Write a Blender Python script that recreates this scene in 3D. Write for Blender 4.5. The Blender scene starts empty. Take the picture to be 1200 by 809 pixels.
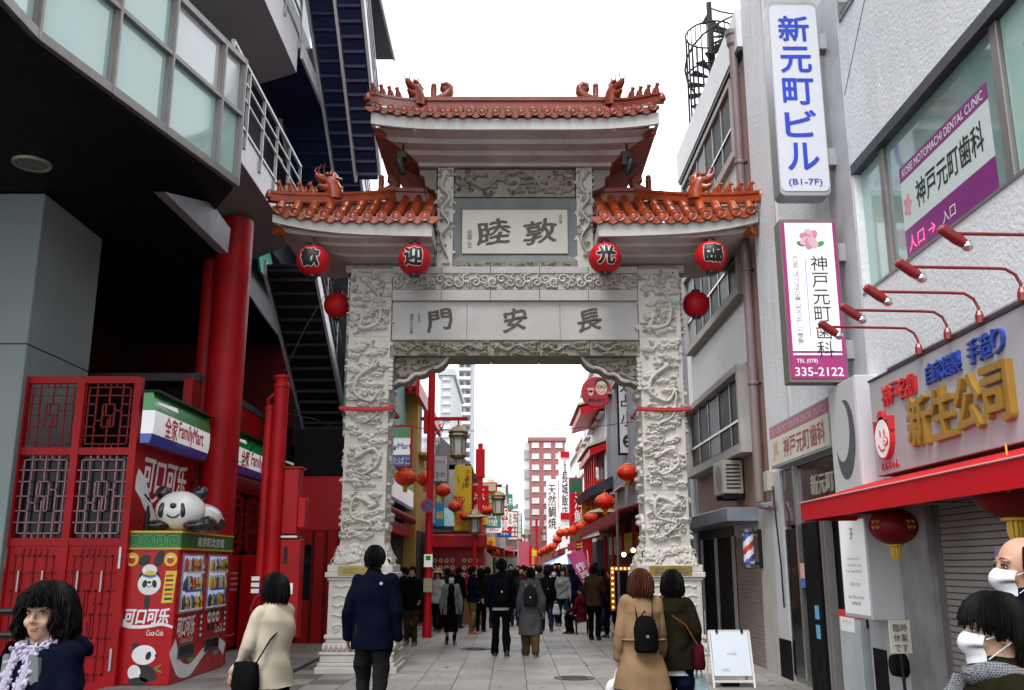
import bpy, bmesh, math, random
import numpy as np
from mathutils import Vector, Matrix, Euler, noise as mnoise
R = math.radians
random.seed(7); rng = np.random.RandomState(5)
scene = bpy.context.scene
C = scene.collection

# ------------------------------------------------------------------ camera
EYE = 1.6; FPX = 1098.0; PITCH = math.atan(257.5/FPX)
cam_data = bpy.data.cameras.new('camera'); cam = bpy.data.objects.new('camera', cam_data); C.objects.link(cam)
cam_data.sensor_width = 36; cam_data.sensor_fit = 'HORIZONTAL'; cam_data.lens = FPX/1200*36
cam_data.clip_end = 3000; cam_data.clip_start = .05
cam.location = (0, 0, EYE); cam.rotation_euler = (math.pi/2 + PITCH, 0, 0)
scene.camera = cam
# ------------------------------------------------------------------ sky (thin bright overcast) and sun
world = bpy.data.worlds.new('World'); scene.world = world; world.use_nodes = True
wn = world.node_tree; wn.nodes.clear()
w_out = wn.nodes.new('ShaderNodeOutputWorld'); w_bg = wn.nodes.new('ShaderNodeBackground')
w_sky = wn.nodes.new('ShaderNodeTexSky'); w_sky.sky_type = 'NISHITA'; w_sky.sun_disc = False
SUN_EL, SUN_AZ = R(58), R(205)
w_sky.sun_elevation = SUN_EL; w_sky.sun_rotation = SUN_AZ
w_sky.air_density = 1.0; w_sky.dust_density = 3.0; w_sky.ozone_density = 1.0
w_mix = wn.nodes.new('ShaderNodeMix'); w_mix.data_type = 'RGBA'; w_mix.inputs[0].default_value = .86
w_mix.inputs[7].default_value = (9.6, 9.75, 10.0, 1)          # the cloud layer, even and almost white
wn.links.new(w_sky.outputs[0], w_mix.inputs[6]); wn.links.new(w_mix.outputs[2], w_bg.inputs[0])
w_bg.inputs[1].default_value = .115
wn.links.new(w_bg.outputs[0], w_out.inputs[0])
sun_d = bpy.data.lights.new('sun', 'SUN'); sun = bpy.data.objects.new('sun', sun_d); C.objects.link(sun)
sun_d.energy = 1.4; sun_d.angle = R(25); sun_d.color = (1, .97, .93)
sd = Vector((math.sin(SUN_AZ)*math.cos(SUN_EL), math.cos(SUN_AZ)*math.cos(SUN_EL), math.sin(SUN_EL)))
sun.rotation_euler = sd.to_track_quat('Z', 'Y').to_euler(); sun.location = (0, -5, 30)
scene.view_settings.view_transform = 'Standard'; scene.view_settings.look = 'None'
scene.view_settings.exposure = 1.15; scene.view_settings.gamma = 1.0
scene.render.engine = 'CYCLES'
scene.cycles.use_denoising = True
scene.cycles.max_bounces = 6; scene.cycles.diffuse_bounces = 3; scene.cycles.glossy_bounces = 3
scene.cycles.transmission_bounces = 4; scene.cycles.transparent_max_bounces = 8
scene.cycles.caustics_reflective = False; scene.cycles.caustics_refractive = False

# ------------------------------------------------------------------ measured points: photo pixel + one known coordinate
_c, _s = math.cos(PITCH), math.sin(PITCH)
def ray(u, v):
    z = (404.5-v)/FPX
    return ((u-600)/FPX, _c-z*_s, _s+z*_c)
def atY(u, v, Y):
    x, y, z = ray(u, v); return Vector((x/y*Y, Y, EYE+z/y*Y))
def atX(u, v, X):
    x, y, z = ray(u, v); Y = X/x*y; return Vector((X, Y, EYE+z/y*Y))
def atZ(u, v, Z=0.):
    x, y, z = ray(u, v); t = (Z-EYE)/z; return Vector((x*t, y*t, Z))

# ------------------------------------------------------------------ materials
MATS = {}
def mat(name, col, rough=.6, var=.12, vs=3., bump=0., bs=60., metal=0., streak=0., dirt=(.12, .11, .10), coat=0., emit=None, es=1., spec=.5, fine=0., trans=0., sx=1., alpha=1.):
    if name in MATS: return MATS[name]
    m = bpy.data.materials.new(name); m.use_nodes = True; MATS[name] = m
    nt = m.node_tree; N = nt.nodes; L = nt.links
    b = N['Principled BSDF']
    b.inputs['Roughness'].default_value = rough; b.inputs['Metallic'].default_value = metal
    b.inputs['Specular IOR Level'].default_value = spec; b.inputs['Coat Weight'].default_value = coat
    if coat: b.inputs['Coat Roughness'].default_value = .08
    if trans: b.inputs['Transmission Weight'].default_value = trans; b.inputs['IOR'].default_value = 1.1
    if alpha < 1: b.inputs['Alpha'].default_value = alpha
    geo = N.new('ShaderNodeNewGeometry'); src = geo.outputs['Position']
    cur = None
    def mixc(fac, a, bcol, bt='MIX'):
        x = N.new('ShaderNodeMix'); x.data_type = 'RGBA'; x.blend_type = bt
        for s, val in ((x.inputs[0], fac), (x.inputs[6], a), (x.inputs[7], bcol)):
            if hasattr(val, 'is_output'): L.new(val, s)
            else: s.default_value = val if isinstance(val, float) else (*val[:3], 1)
        return x.outputs[2]
    def nz(scale, detail=4., vec=None, rgh=.6):
        n = N.new('ShaderNodeTexNoise'); n.inputs['Scale'].default_value = scale; n.inputs['Detail'].default_value = detail
        n.inputs['Roughness'].default_value = rgh
        L.new(vec or src, n.inputs['Vector']); return n.outputs['Fac']
    def ramp(fac, a, bb, c0=0., c1=1.):
        r = N.new('ShaderNodeMapRange'); L.new(fac, r.inputs[0]); r.inputs[1].default_value = a; r.inputs[2].default_value = bb
        r.inputs[3].default_value = c0; r.inputs[4].default_value = c1; return r.outputs[0]
    c = (*col[:3], 1)
    if var:
        lo = tuple(max(0, k*(1-var)) for k in col[:3]); hi = tuple(min(1, k*(1+var)) for k in col[:3])
        cur = mixc(ramp(nz(vs), .3, .7), lo, hi)
    if fine:
        f = ramp(nz(vs*30, 2.), .35, .65, 1-fine, 1+fine*.5)
        x = N.new('ShaderNodeMix'); x.data_type = 'RGBA'; x.blend_type = 'MULTIPLY'; x.inputs[0].default_value = 1
        cc = N.new('ShaderNodeCombineColor'); [L.new(f, cc.inputs[k]) for k in range(3)]
        if cur: L.new(cur, x.inputs[6])
        else: x.inputs[6].default_value = c
        L.new(cc.outputs[0], x.inputs[7]); cur = x.outputs[2]
    if streak:
        mp = N.new('ShaderNodeMapping'); mp.inputs['Scale'].default_value = (7, 7, .5); L.new(src, mp.inputs[0])
        s1 = nz(1.6, 5., mp.outputs[0]); s2 = nz(.7, 3.)
        mu = N.new('ShaderNodeMath'); mu.operation = 'MULTIPLY'; L.new(ramp(s1, .5, .75), mu.inputs[0]); L.new(ramp(s2, .35, .7), mu.inputs[1])
        m2 = N.new('ShaderNodeMath'); m2.operation = 'MULTIPLY'; L.new(mu.outputs[0], m2.inputs[0]); m2.inputs[1].default_value = streak
        cur = mixc(m2.outputs[0], cur or c, dirt)
    if cur: L.new(cur, b.inputs['Base Color'])
    else: b.inputs['Base Color'].default_value = c
    if rough > .05 and var:
        L.new(ramp(nz(vs*4), .3, .7, max(.02, rough*.85), min(1, rough*1.15)), b.inputs['Roughness'])
    if bump:
        bp = N.new('ShaderNodeBump'); bp.inputs['Strength'].default_value = bump; bp.inputs['Distance'].default_value = .01
        L.new(nz(bs, 3.), bp.inputs['Height']); L.new(bp.outputs[0], b.inputs['Normal'])
    if emit:
        b.inputs['Emission Color'].default_value = (*emit, 1); b.inputs['Emission Strength'].default_value = es
    return m
def node_add_brick(m, scale, c1, c2, cm, axis, bw=.5, rh=.25, mortar=.02, offset=.5):
    nt = m.node_tree; N = nt.nodes; L = nt.links; b = N['Principled BSDF']
    g = N.new('ShaderNodeNewGeometry'); sp = N.new('ShaderNodeSeparateXYZ'); L.new(g.outputs['Position'], sp.inputs[0])
    cb = N.new('ShaderNodeCombineXYZ'); a = {'x': (1, 2), 'y': (0, 2), 'z': (0, 1)}[axis]
    L.new(sp.outputs[a[0]], cb.inputs[0]); L.new(sp.outputs[a[1]], cb.inputs[1])
    br = N.new('ShaderNodeTexBrick'); L.new(cb.outputs[0], br.inputs['Vector']); br.inputs['Scale'].default_value = scale; br.offset = offset
    for k, v in (('Color1', c1), ('Color2', c2), ('Mortar', cm)): br.inputs[k].default_value = (*v, 1)
    br.inputs['Mortar Size'].default_value = mortar; br.inputs['Brick Width'].default_value = bw; br.inputs['Row Height'].default_value = rh
    L.new(br.outputs[0], b.inputs['Base Color'])
    bp = N.new('ShaderNodeBump'); bp.inputs['Strength'].default_value = .4; bp.inputs['Distance'].default_value = .008; bp.invert = True
    L.new(br.outputs['Fac'], bp.inputs['Height']); L.new(bp.outputs[0], b.inputs['Normal'])
    return m

# ------------------------------------------------------------------ object helpers
ORG = {}
def tag(o, label, cat, group=None):
    o['label'] = label; o['category'] = cat
    if group: o['group'] = group
    return o
def thing(name, label, cat, loc=(0, 0, 0), group=None, rz=0.):
    o = bpy.data.objects.new(name, None); C.objects.link(o); o.location = loc; o.rotation_euler = (0, 0, rz)
    o.empty_display_size = .2
    ORG[o.name] = Vector(loc); return tag(o, label, cat, group)
def org(p): return ORG.get(p.name, Vector((0, 0, 0))) if p else Vector((0, 0, 0))
def place(me, name, m, parent=None, loc=(0, 0, 0), rot=(0, 0, 0), sc=None):
    """an object from mesh data; loc in world coordinates (or in the thing's own frame when it stands at 0)"""
    o = bpy.data.objects.new(name, me); C.objects.link(o)
    if m is not None and not me.materials: me.materials.append(m)
    o.location = Vector(loc) - org(parent); o.rotation_euler = rot
    if sc is not None: o.scale = sc
    if parent: o.parent = parent
    ORG[o.name] = Vector(loc); return o
def kind(o, k): o['kind'] = k; return o
def kids(o): return [c for c in bpy.data.objects if c.parent == o]
CH = {}
def copy_tree(o, parent=None, children=None):
    c = o.copy(); C.objects.link(c); c.parent = parent
    ORG[c.name] = ORG.get(o.name, Vector((0, 0, 0)))
    for ch in o.children: copy_tree(ch, c)
    return c
class MB:
    def __init__(s): s.v = []; s.f = []; s.mi = []; s.cur = 0
    def add(s, vs, fs):
        n = len(s.v); s.v += [tuple(p) for p in vs]; s.f += [tuple(i+n for i in f) for f in fs]; s.mi += [s.cur]*len(fs); return s
    def box(s, x0, y0, z0, x1, y1, z1):
        x0, x1 = min(x0, x1), max(x0, x1); y0, y1 = min(y0, y1), max(y0, y1); z0, z1 = min(z0, z1), max(z0, z1)
        return s.add([(x0,y0,z0),(x1,y0,z0),(x1,y1,z0),(x0,y1,z0),(x0,y0,z1),(x1,y0,z1),(x1,y1,z1),(x0,y1,z1)],
                     [(0,3,2,1),(4,5,6,7),(0,1,5,4),(1,2,6,5),(2,3,7,6),(3,0,4,7)])
    def hexa(s, a, b):
        """two quads of four corners each, joined"""
        return s.add(list(a)+list(b), [(3,2,1,0),(4,5,6,7),(0,1,5,4),(1,2,6,5),(2,3,7,6),(3,0,4,7)])
    def beam(s, a, b, w, h, up=(0, 0, 1)):
        a, b = Vector(a), Vector(b); d = (b-a).normalized(); side = d.cross(Vector(up))
        if side.length < 1e-4: side = d.cross(Vector((0, 1, 0)))
        side.normalize(); u = side.cross(d).normalized()
        q = [side*sx*w/2+u*sz*h/2 for sx, sz in ((-1,-1),(1,-1),(1,1),(-1,1))]
        return s.hexa([a+k for k in q], [b+k for k in q])
    def tube(s, pts, r, n=8, cap=True, flat=None):
        pts = [Vector(p) for p in pts]; rs = r if hasattr(r, '__len__') else [r]*len(pts)
        vs = []; prev = None
        for i, p in enumerate(pts):
            d = (pts[min(i+1, len(pts)-1)]-pts[max(i-1, 0)])
            if d.length < 1e-9: d = Vector((0, 0, 1))
            d.normalize()
            if prev is None:
                a = Vector((0, 0, 1)) if abs(d.z) < .9 else Vector((1, 0, 0)); x = d.cross(a).normalized()
            else:
                x = prev - d*prev.dot(d)
                x = x.normalized() if x.length > 1e-6 else d.orthogonal().normalized()
            y = d.cross(x); prev = x
            for k in range(n):
                t = 2*math.pi*k/n; vs.append(p + x*math.cos(t)*rs[i] + y*math.sin(t)*rs[i]*(flat or 1))
        fs = [(i*n+k, i*n+(k+1) % n, (i+1)*n+(k+1) % n, (i+1)*n+k) for i in range(len(pts)-1) for k in range(n)]
        if cap: fs += [tuple(range(n))[::-1], tuple((len(pts)-1)*n+k for k in range(n))]
        return s.add(vs, fs)
    def lathe(s, prof, c=(0, 0, 0), n=16, sx=1., sy=1., axis='z', a0=0., cap=True):
        vs = []
        for r, z in prof:
            for k in range(n):
                t = 2*math.pi*k/n+a0; x, y = r*math.cos(t)*sx, r*math.sin(t)*sy
                p = (x, y, z) if axis == 'z' else ((x, z, y) if axis == 'y' else (z, x, y))
                vs.append((c[0]+p[0], c[1]+p[1], c[2]+p[2]))
        m = len(prof)
        fs = [(i*n+k, i*n+(k+1) % n, (i+1)*n+(k+1) % n, (i+1)*n+k) for i in range(m-1) for k in range(n)]
        if cap and prof[0][0] > 1e-5: fs.append(tuple(range(n))[::-1])
        if cap and prof[-1][0] > 1e-5: fs.append(tuple((m-1)*n+k for k in range(n)))
        return s.add(vs, fs)
    def ball(s, c, rx, ry=None, rz=None, n=12, m=8, rot=None):
        ry = ry or rx; rz = rz or rx; vs = []; c = Vector(c)
        for i in range(m+1):
            ph = math.pi*i/m
            for k in range(n):
                t = 2*math.pi*k/n
                p = Vector((rx*math.sin(ph)*math.cos(t), ry*math.sin(ph)*math.sin(t), -rz*math.cos(ph)))
                if rot: p = rot @ p
                vs.append(c+p)
        return s.add(vs, [(i*n+k, i*n+(k+1) % n, (i+1)*n+(k+1) % n, (i+1)*n+k) for i in range(m) for k in range(n)])
    def ext(s, poly, d):
        """extrude a planar 3-D polygon along d"""
        n = len(poly); d = Vector(d); p = [Vector(q) for q in poly]
        return s.add(p+[q+d for q in p], [tuple(range(n))[::-1], tuple(range(n, 2*n))]+[(i, (i+1) % n, n+(i+1) % n, n+i) for i in range(n)])
    def quad(s, *p): return s.add(p, [tuple(range(len(p)))])
    def grid(s, P):
        """P[i][j] points"""
        P = np.asarray(P); a, b = P.shape[:2]; n = len(s.v)
        s.v += [tuple(q) for q in P.reshape(-1, 3).tolist()]
        fs = [(n+i*b+j, n+i*b+j+1, n+(i+1)*b+j+1, n+(i+1)*b+j) for i in range(a-1) for j in range(b-1)]
        s.f += fs; s.mi += [s.cur]*len(fs); return s
    def mesh(s, name, off=Vector((0, 0, 0)), smooth=False, bevel=0., weld=0., fixn=True, seg=1):
        me = bpy.data.meshes.new(name)
        me.from_pydata([(x-off[0], y-off[1], z-off[2]) for x, y, z in s.v], [], s.f)
        if max(s.mi, default=0): me.polygons.foreach_set('material_index', s.mi)
        if fixn or weld or bevel:
            bm = bmesh.new(); bm.from_mesh(me)
            bmesh.ops.remove_doubles(bm, verts=bm.verts, dist=weld or 1e-5)
            if fixn: bmesh.ops.recalc_face_normals(bm, faces=bm.faces)
            if bevel: bmesh.ops.bevel(bm, geom=[e for e in bm.edges if len(e.link_faces) == 2 and e.calc_face_angle(0) > .5], offset=bevel, segments=seg, affect='EDGES', clamp_overlap=True)
            bm.to_mesh(me); bm.free()
        if smooth is True: me.polygons.foreach_set('use_smooth', [True]*len(me.polygons))
        elif smooth:
            me.polygons.foreach_set('use_smooth', [True]*len(me.polygons)); me.set_sharp_from_angle(angle=R(smooth))
        me.update(); return me
    def build(s, name, m, parent=None, smooth=False, bevel=0., weld=0., fixn=True, seg=1, base=None):
        o = org(parent)
        if parent is None:
            a = np.array(s.v); o = Vector(((a[:,0].min()+a[:,0].max())/2, (a[:,1].min()+a[:,1].max())/2, a[:,2].min()))
        me = s.mesh(name, o, smooth, bevel, weld, fixn, seg)
        for x in (m if isinstance(m, (list, tuple)) else [m]): me.materials.append(x)
        ob = bpy.data.objects.new(name, me); C.objects.link(ob)
        if parent: ob.parent = parent
        else: ob.location = o
        if parent: ob.location = (0, 0, 0)
        ORG[ob.name] = Vector(o); return ob
def box(name, m, parent, x0, y0, z0, x1, y1, z1, bevel=0.): return MB().box(x0, y0, z0, x1, y1, z1).build(name, m, parent, bevel=bevel)
# ------------------------------------------------------------------ lettering
TMP = bpy.data.scenes.new('workbench')      # modifiers and lettering are evaluated here, then the scene is removed
def evaluate(o):
    TMP.collection.objects.link(o); vl = TMP.view_layers[0]; vl.update()
    me = bpy.data.meshes.new_from_object(o.evaluated_get(vl.depsgraph)); bpy.data.objects.remove(o); return me
def text_mesh(s, size=1., ext=0., bold=0., vertical=False, gap=1., ax='CENTER', res=3, shear=0.):
    cu = bpy.data.curves.new('t', 'FONT'); cu.body = '\n'.join(s) if vertical else s
    cu.size = size; cu.extrude = ext; cu.offset = bold*size; cu.align_x = ax; cu.align_y = 'CENTER'; cu.resolution_u = res
    cu.space_line = gap if vertical else 1.; cu.shear = shear
    if not vertical: cu.space_character = gap
    me = evaluate(bpy.data.objects.new('t', cu)); bpy.data.curves.remove(cu)
    return me
FRONT = (R(90), 0, 0); LEFTWARD = (R(90), 0, R(-90)); RIGHTWARD = (R(90), 0, R(90))
def fit(me, w=None, h=None):
    """centre a flat lettering mesh and scale it to width w and height h"""
    n = len(me.vertices); a = np.empty(n*3); me.vertices.foreach_get('co', a); a = a.reshape(-1, 3)
    lo, hi = a.min(0), a.max(0); a -= (lo+hi)/2*np.array([1, 1, 0])
    sx = w/(hi[0]-lo[0]) if w else None; sy = h/(hi[1]-lo[1]) if h else None
    a[:, 0] *= sx or sy; a[:, 1] *= sy or sx
    me.vertices.foreach_set('co', a.ravel()); me.update(); return me
def letters(s, m, parent, loc, rot=FRONT, w=None, h=None, ext=.0, bold=0., vertical=False, gap=1., name='lettering', shear=0., brush=False):
    me = text_mesh(s, 1., 0., 0., vertical, gap, shear=shear)
    if brush:                             # hand-brushed: strokes bent, slanted upwards to the right
        bm = bmesh.new(); bm.from_mesh(me)
        for _ in range(2): bmesh.ops.subdivide_edges(bm, edges=[e for e in bm.edges if e.calc_length() > .08], cuts=1)
        bmesh.ops.triangulate(bm, faces=bm.faces)
        for v in bm.verts:
            x, y = v.co.x, v.co.y; v.co.x = x+.028*math.sin(y*8+1)+.012*math.sin(y*19+x*6); v.co.y = y+.16*x+.03*math.sin(x*7+.5)+.010*math.sin(x*21+y*5)
        bm.to_mesh(me); bm.free()
    fit(me, w, h)
    if bold > .004:                       # heavier strokes: the same outline laid again a hair to each side
        n = len(me.vertices); co = np.empty(n*3); me.vertices.foreach_get('co', co); co = co.reshape(-1, 3)
        d = bold*max((h or w)/(1 if not vertical else len(s)), .02)*1.1
        if not vertical and len(s) > 1 and h: d = bold*h*1.1
        polys = [tuple(p.vertices) for p in me.polygons]; V = []; F = []
        for k, (dx, dy) in enumerate(((0, 0), (1, 0), (-1, 0), (0, 1), (0, -1), (.7, .7), (-.7, .7), (.7, -.7), (-.7, -.7)) if not brush else ((0, 0), (1.6, .5), (-1.6, -.5), (.9, .9), (-.9, -.9), (.4, 1.2), (-.4, -1.2), (2.0, -.2), (-1.0, .4))):
            V += (co+np.array([dx*d, dy*d, -.00012*k])).tolist(); F += [tuple(i+k*n for i in p) for p in polys]
        me = bpy.data.meshes.new(name); me.from_pydata(V, [], F)
    if ext:
        bm = bmesh.new(); bm.from_mesh(me); r = bmesh.ops.extrude_face_region(bm, geom=bm.faces[:])
        bmesh.ops.translate(bm, verts=[e for e in r['geom'] if isinstance(e, bmesh.types.BMVert)], vec=(0, 0, ext)); bm.to_mesh(me); bm.free()
    else:
        me.transform(Matrix.Translation((0, 0, .0012)))
    me.name = name
    return place(me, name, m, parent, loc, rot)
# ================================================================== GROUND
ASPHALT = mat('asphalt', (.05, .05, .05), .85, .15, 1.2, .4, 160, fine=.25)
g = MB().box(-400, -30, -.5, 400, 900, -.004).build('ground', ASPHALT, None); kind(g, 'structure')
MORTAR = mat('joint_grey', (.05, .047, .044), .9, .2, 4)
PV = [mat('paver_a', (.25, .235, .22), .6, .24, .9, .12, 120, fine=.12), mat('paver_b', (.215, .20, .185), .6, .24, .9, .12, 120, fine=.12), mat('paver_c', (.285, .27, .255), .6, .22, .9, .12, 120, fine=.12), mat('paver_d', (.13, .125, .12), .62, .16, 1.6, .12, 120, fine=.12)]
pv = MB().box(-3.3, 9, -.0035, 4.2, 160, .004).build('pavement', MORTAR, None); kind(pv, 'structure')
sl = MB(); sl.box(0, 0, 0, 1, 1, 1); PM = {}
pr = random.Random(11); slabs = []
TW, TL = .50, .62
y = 11.0
row = 0
while y < 150:
    x = -3.3; col = 0
    while x < 4.15:
        slabs.append((x, y, col, row)); x += TW; col += 1
    y += TL; row += 1
def slab_mat(x, col, row):
    if x < -2.3: return 3 if (col+row) % 2 else 2
    return pr.choice((0, 0, 0, 1, 1, 2))
vis = [s for s in slabs if s[1] > 12.4 and abs(s[0]+.25)/s[1] < .40][:300]; vset = set(vis)
rest = [MB() for _ in range(4)]
for s in slabs:
    x, y, c_, r_ = s; k = slab_mat(x, c_, r_); h = .010+pr.uniform(0, .004)
    if s in vset:
        if k not in PM:
            b = MB(); b.box(.004, .004, 0, TW-.004, TL-.004, .008); PM[k] = b.mesh('paving_slab', bevel=.003); PM[k].materials.append(PV[k])
        o = bpy.data.objects.new('paving_slab', PM[k]); C.objects.link(o); o.parent = pv
        o.location = Vector((x, y, h-.0085))-pv.location; o.rotation_euler = (pr.uniform(-.0015, .0015), pr.uniform(-.0015, .0015), 0)
    else: rest[k].box(x+.004, y+.004, .001, x+TW-.004, y+TL-.004, h)
for k in range(4): kind(rest[k].build('paving_slabs', PV[k], pv, fixn=False), 'stuff')
# kerb-like strip and apron in front of the store
lp = MB().box(-5.3, 6, -.003, -3.32, 60, .05).build('left_pavement', PV[1], None, bevel=.01); kind(lp, 'structure')
for k in range(26):
    y0 = 11.5+k*.6
    for j in range(3): MB().box(-5.25+j*.65, y0, .05, -5.25+j*.65+.64, y0+.592, .057).build('paving_slab', PV[(k+j) % 3], lp, bevel=.003)
rp = MB().box(4.0, 2, -.003, 4.6, 15, .10).build('step', mat('granite_step', (.30, .29, .27), .7, .12, 3, .1, 80), None, bevel=.01); kind(rp, 'structure')

for i, (x, y, r_) in enumerate(((.9, 14.2, .30), (-.7, 19.0, .30))):
    mh = MB(); mh.lathe([(0, .018), (r_*.9, .018), (r_*.92, .014), (r_*.97, .014), (r_, .018), (r_, .012)], (x, y, 0), 28)
    for k in range(-4, 5): mh.box(x-r_*.6, y+k*r_*.17-.008, .0175, x+r_*.6, y+k*r_*.17+.008, .0215)
    kind(mh.build('manhole_cover', mat('cast_iron', (.05, .048, .046), .6, .3, 8, metal=.3), None), 'structure')

gs = MB(); gr = random.Random(99)
for k in range(260):
    y = 12.2+22*gr.random()**1.6; x = gr.uniform(-3.0, 3.9); r_ = gr.uniform(.012, .035)
    gs.add([(x+r_*gr.uniform(.7, 1.2)*math.cos(a), y+r_*gr.uniform(.7, 1.2)*math.sin(a), .0165) for a in np.linspace(0, 6.283, 9)[:-1]], [tuple(range(8))])
kind(gs.build('gum_spots', mat('old_gum', (.075, .07, .066), .8, .3, 8), pv, fixn=False), 'stuff')
# ================================================================== GATE
GX = .05          # the gate's axis
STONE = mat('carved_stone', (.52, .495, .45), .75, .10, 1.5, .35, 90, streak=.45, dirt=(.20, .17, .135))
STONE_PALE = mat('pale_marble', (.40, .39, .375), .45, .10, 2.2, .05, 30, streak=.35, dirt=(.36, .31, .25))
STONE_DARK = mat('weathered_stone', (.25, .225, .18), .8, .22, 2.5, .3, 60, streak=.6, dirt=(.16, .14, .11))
STONE_GREY = mat('grey_frame_stone', (.17, .185, .185), .6, .15, 3, .1, 40, streak=.3)
PLAQUE = mat('plaque_face', (.54, .51, .43), .5, .06, 3)
RENDER_WHITE = mat('eave_render', (.52, .51, .48), .7, .10, 2, .1, 50, streak=.7, dirt=(.26, .21, .17))
SOFFIT = mat('soffit_render', (.44, .385, .365), .75, .18, 1.5, .1, 40, streak=.6, dirt=(.27, .18, .16))
TILE = mat('glazed_tile', (.32, .05, .010), .22, .30, 5, .05, 30, coat=.3, streak=.35, dirt=(.09, .035, .025))
TILE_TOP = mat('glazed_tile_dull', (.22, .038, .018), .35, .28, 5, .08, 30, streak=.5, dirt=(.09, .04, .03))
TILE_DARK = mat('tile_bed', (.13, .035, .02), .5, .3, 6)
REDBROWN = mat('red_brown_render', (.22, .055, .038), .65, .15, 2, .05, streak=.5, dirt=(.16, .06, .05))
INK = mat('engraved_ink', (.085, .075, .06), .7, .1, 10)
BRONZE = mat('bronze_letters', (.055, .045, .030), .55, .2, 8)
gate = thing('paifang_gate', 'carved pale stone archway with orange glazed tile roofs across the street', 'gate', (GX, 15.4, 0))
# ---- relief carving: a height field with scrolls, clouds and dragon bodies stamped into it
class Relief:
    def __init__(s, w, h, res=.012):
        s.w, s.h, s.res = w, h, res; s.nx = max(6, int(w/res)); s.ny = max(6, int(h/res))
        s.H = np.zeros((s.ny+1, s.nx+1)); s.X, s.Y = np.meshgrid(np.linspace(0, w, s.nx+1), np.linspace(0, h, s.ny+1))
    def blob(s, x, y, rx, ry, hh, ang=0., base=0.):
        r = max(rx, ry); i0, i1 = int((y-r)/s.h*s.ny), int((y+r)/s.h*s.ny)+2; j0, j1 = int((x-r)/s.w*s.nx), int((x+r)/s.w*s.nx)+2
        i0, j0 = max(i0, 0), max(j0, 0)
        if i1 <= i0 or j1 <= j0: return
        dx = s.X[i0:i1, j0:j1]-x; dy = s.Y[i0:i1, j0:j1]-y; c, n = math.cos(ang), math.sin(ang)
        d = ((dx*c+dy*n)/rx)**2+((dy*c-dx*n)/ry)**2
        s.H[i0:i1, j0:j1] = np.maximum(s.H[i0:i1, j0:j1], np.where(d < 1, base+hh*np.sqrt(np.clip(1-d, 0, 1)), 0))
    def stroke(s, pts, r0, r1, hh, scales=0.):
        pts = [np.array(p, float) for p in pts]; L = 0
        for a, b in zip(pts, pts[1:]):
            n = max(1, int(np.linalg.norm(b-a)/(s.res*.6)))
            for k in range(n):
                p = a+(b-a)*k/n; L += np.linalg.norm(b-a)/n; t = min(1, L/max(1e-6, s._len(pts))); r = r0+(r1-r0)*t
                m = 1+scales*math.sin(L/max(r, .01)*5)
                s.blob(p[0], p[1], r, r, hh*m)
    def _len(s, pts): return sum(np.linalg.norm(np.array(b)-np.array(a)) for a, b in zip(pts, pts[1:]))
    def spiral(s, x, y, r, hh, sg=1, a0=0., turns=1.4, th=.16):
        s.stroke([(x+r*(1-t*.8)*math.cos(a0+sg*t*turns*6.28), y+r*(1-t*.8)*math.sin(a0+sg*t*turns*6.28)) for t in np.linspace(0, 1, 18)], r*th*1.2, r*th, hh)
    def cloud(s, x, y, r, hh):
        for k in range(4): s.blob(x+(k-1.5)*r*.52, y+random.uniform(-.05, .1)*r+(.22*r if k in (1, 2) else 0), r*.34, r*.34, hh, base=hh*.25)
        s.blob(x, y-.2*r, r*1.05, r*.2, hh*.7, base=hh*.2)
        s.spiral(x-r*.35, y+.12*r, r*.26, hh*1.35); s.spiral(x+r*.35, y+.12*r, r*.26, hh*1.35, -1)
    def dragon(s, pts, r, hh):
        from_pts = []
        P = [np.array(p, float) for p in pts]
        for i in range(len(P)-1):
            p0, p1, p2, p3 = P[max(i-1, 0)], P[i], P[i+1], P[min(i+2, len(P)-1)]
            for t in np.linspace(0, 1, 8, endpoint=False):
                from_pts.append(.5*((2*p1)+(-p0+p2)*t+(2*p0-5*p1+4*p2-p3)*t*t+(-p0+3*p1-3*p2+p3)*t**3))
        s.stroke(from_pts, r, r*.4, hh, .16)
        for i in range(3, len(from_pts)-2, 5):          # crest and claws
            d = from_pts[i+1]-from_pts[i-1]; d /= np.linalg.norm(d)+1e-9; nrm = np.array([-d[1], d[0]])
            q = from_pts[i]+nrm*r*1.15; s.blob(q[0], q[1], r*.35, r*.5, hh*.75, math.atan2(d[1], d[0]))
            if i % 10 == 8:
                for a in (-.5, 0, .5):
                    e = from_pts[i]-nrm*r*2.2+d*a*r*1.5; s.stroke([from_pts[i]-nrm*r*.8, e], r*.28, r*.12, hh*.8)
        x, y = P[0]
        s.blob(x, y, r*1.7, r*1.4, hh*1.3); s.blob(x-r, y-r*.8, r*1.1, r*.7, hh*1.25); s.blob(x+r*.4, y+r*.6, r*.4, r*.4, hh*1.6)
        for a in np.linspace(.2, 2.9, 6): s.stroke([(x, y), (x+r*3*math.cos(a), y+r*3*math.sin(a))], r*.35, r*.08, hh*.8)
    def flower(s, x, y, r, hh):
        for k in range(6): s.blob(x+.55*r*math.cos(k*1.047), y+.55*r*math.sin(k*1.047), r*.45, r*.3, hh, k*1.047)
        s.blob(x, y, r*.28, r*.28, hh*1.3)
    def fill(s, n, r0, r1, hh, margin=.0, kinds='csb'):
        for _ in range(n):
            x, y = random.uniform(margin, s.w-margin), random.uniform(margin, s.h-margin); r = random.uniform(r0, r1); k = random.choice(kinds)
            if k == 'c': s.cloud(x, y, r, hh)
            elif k == 's': s.spiral(x, y, r*.7, hh, random.choice((-1, 1)), random.uniform(0, 6))
            elif k == 'f': s.flower(x, y, r*.7, hh)
            else: s.blob(x, y, r*.5, r*.28, hh, random.uniform(0, 3))
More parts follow.
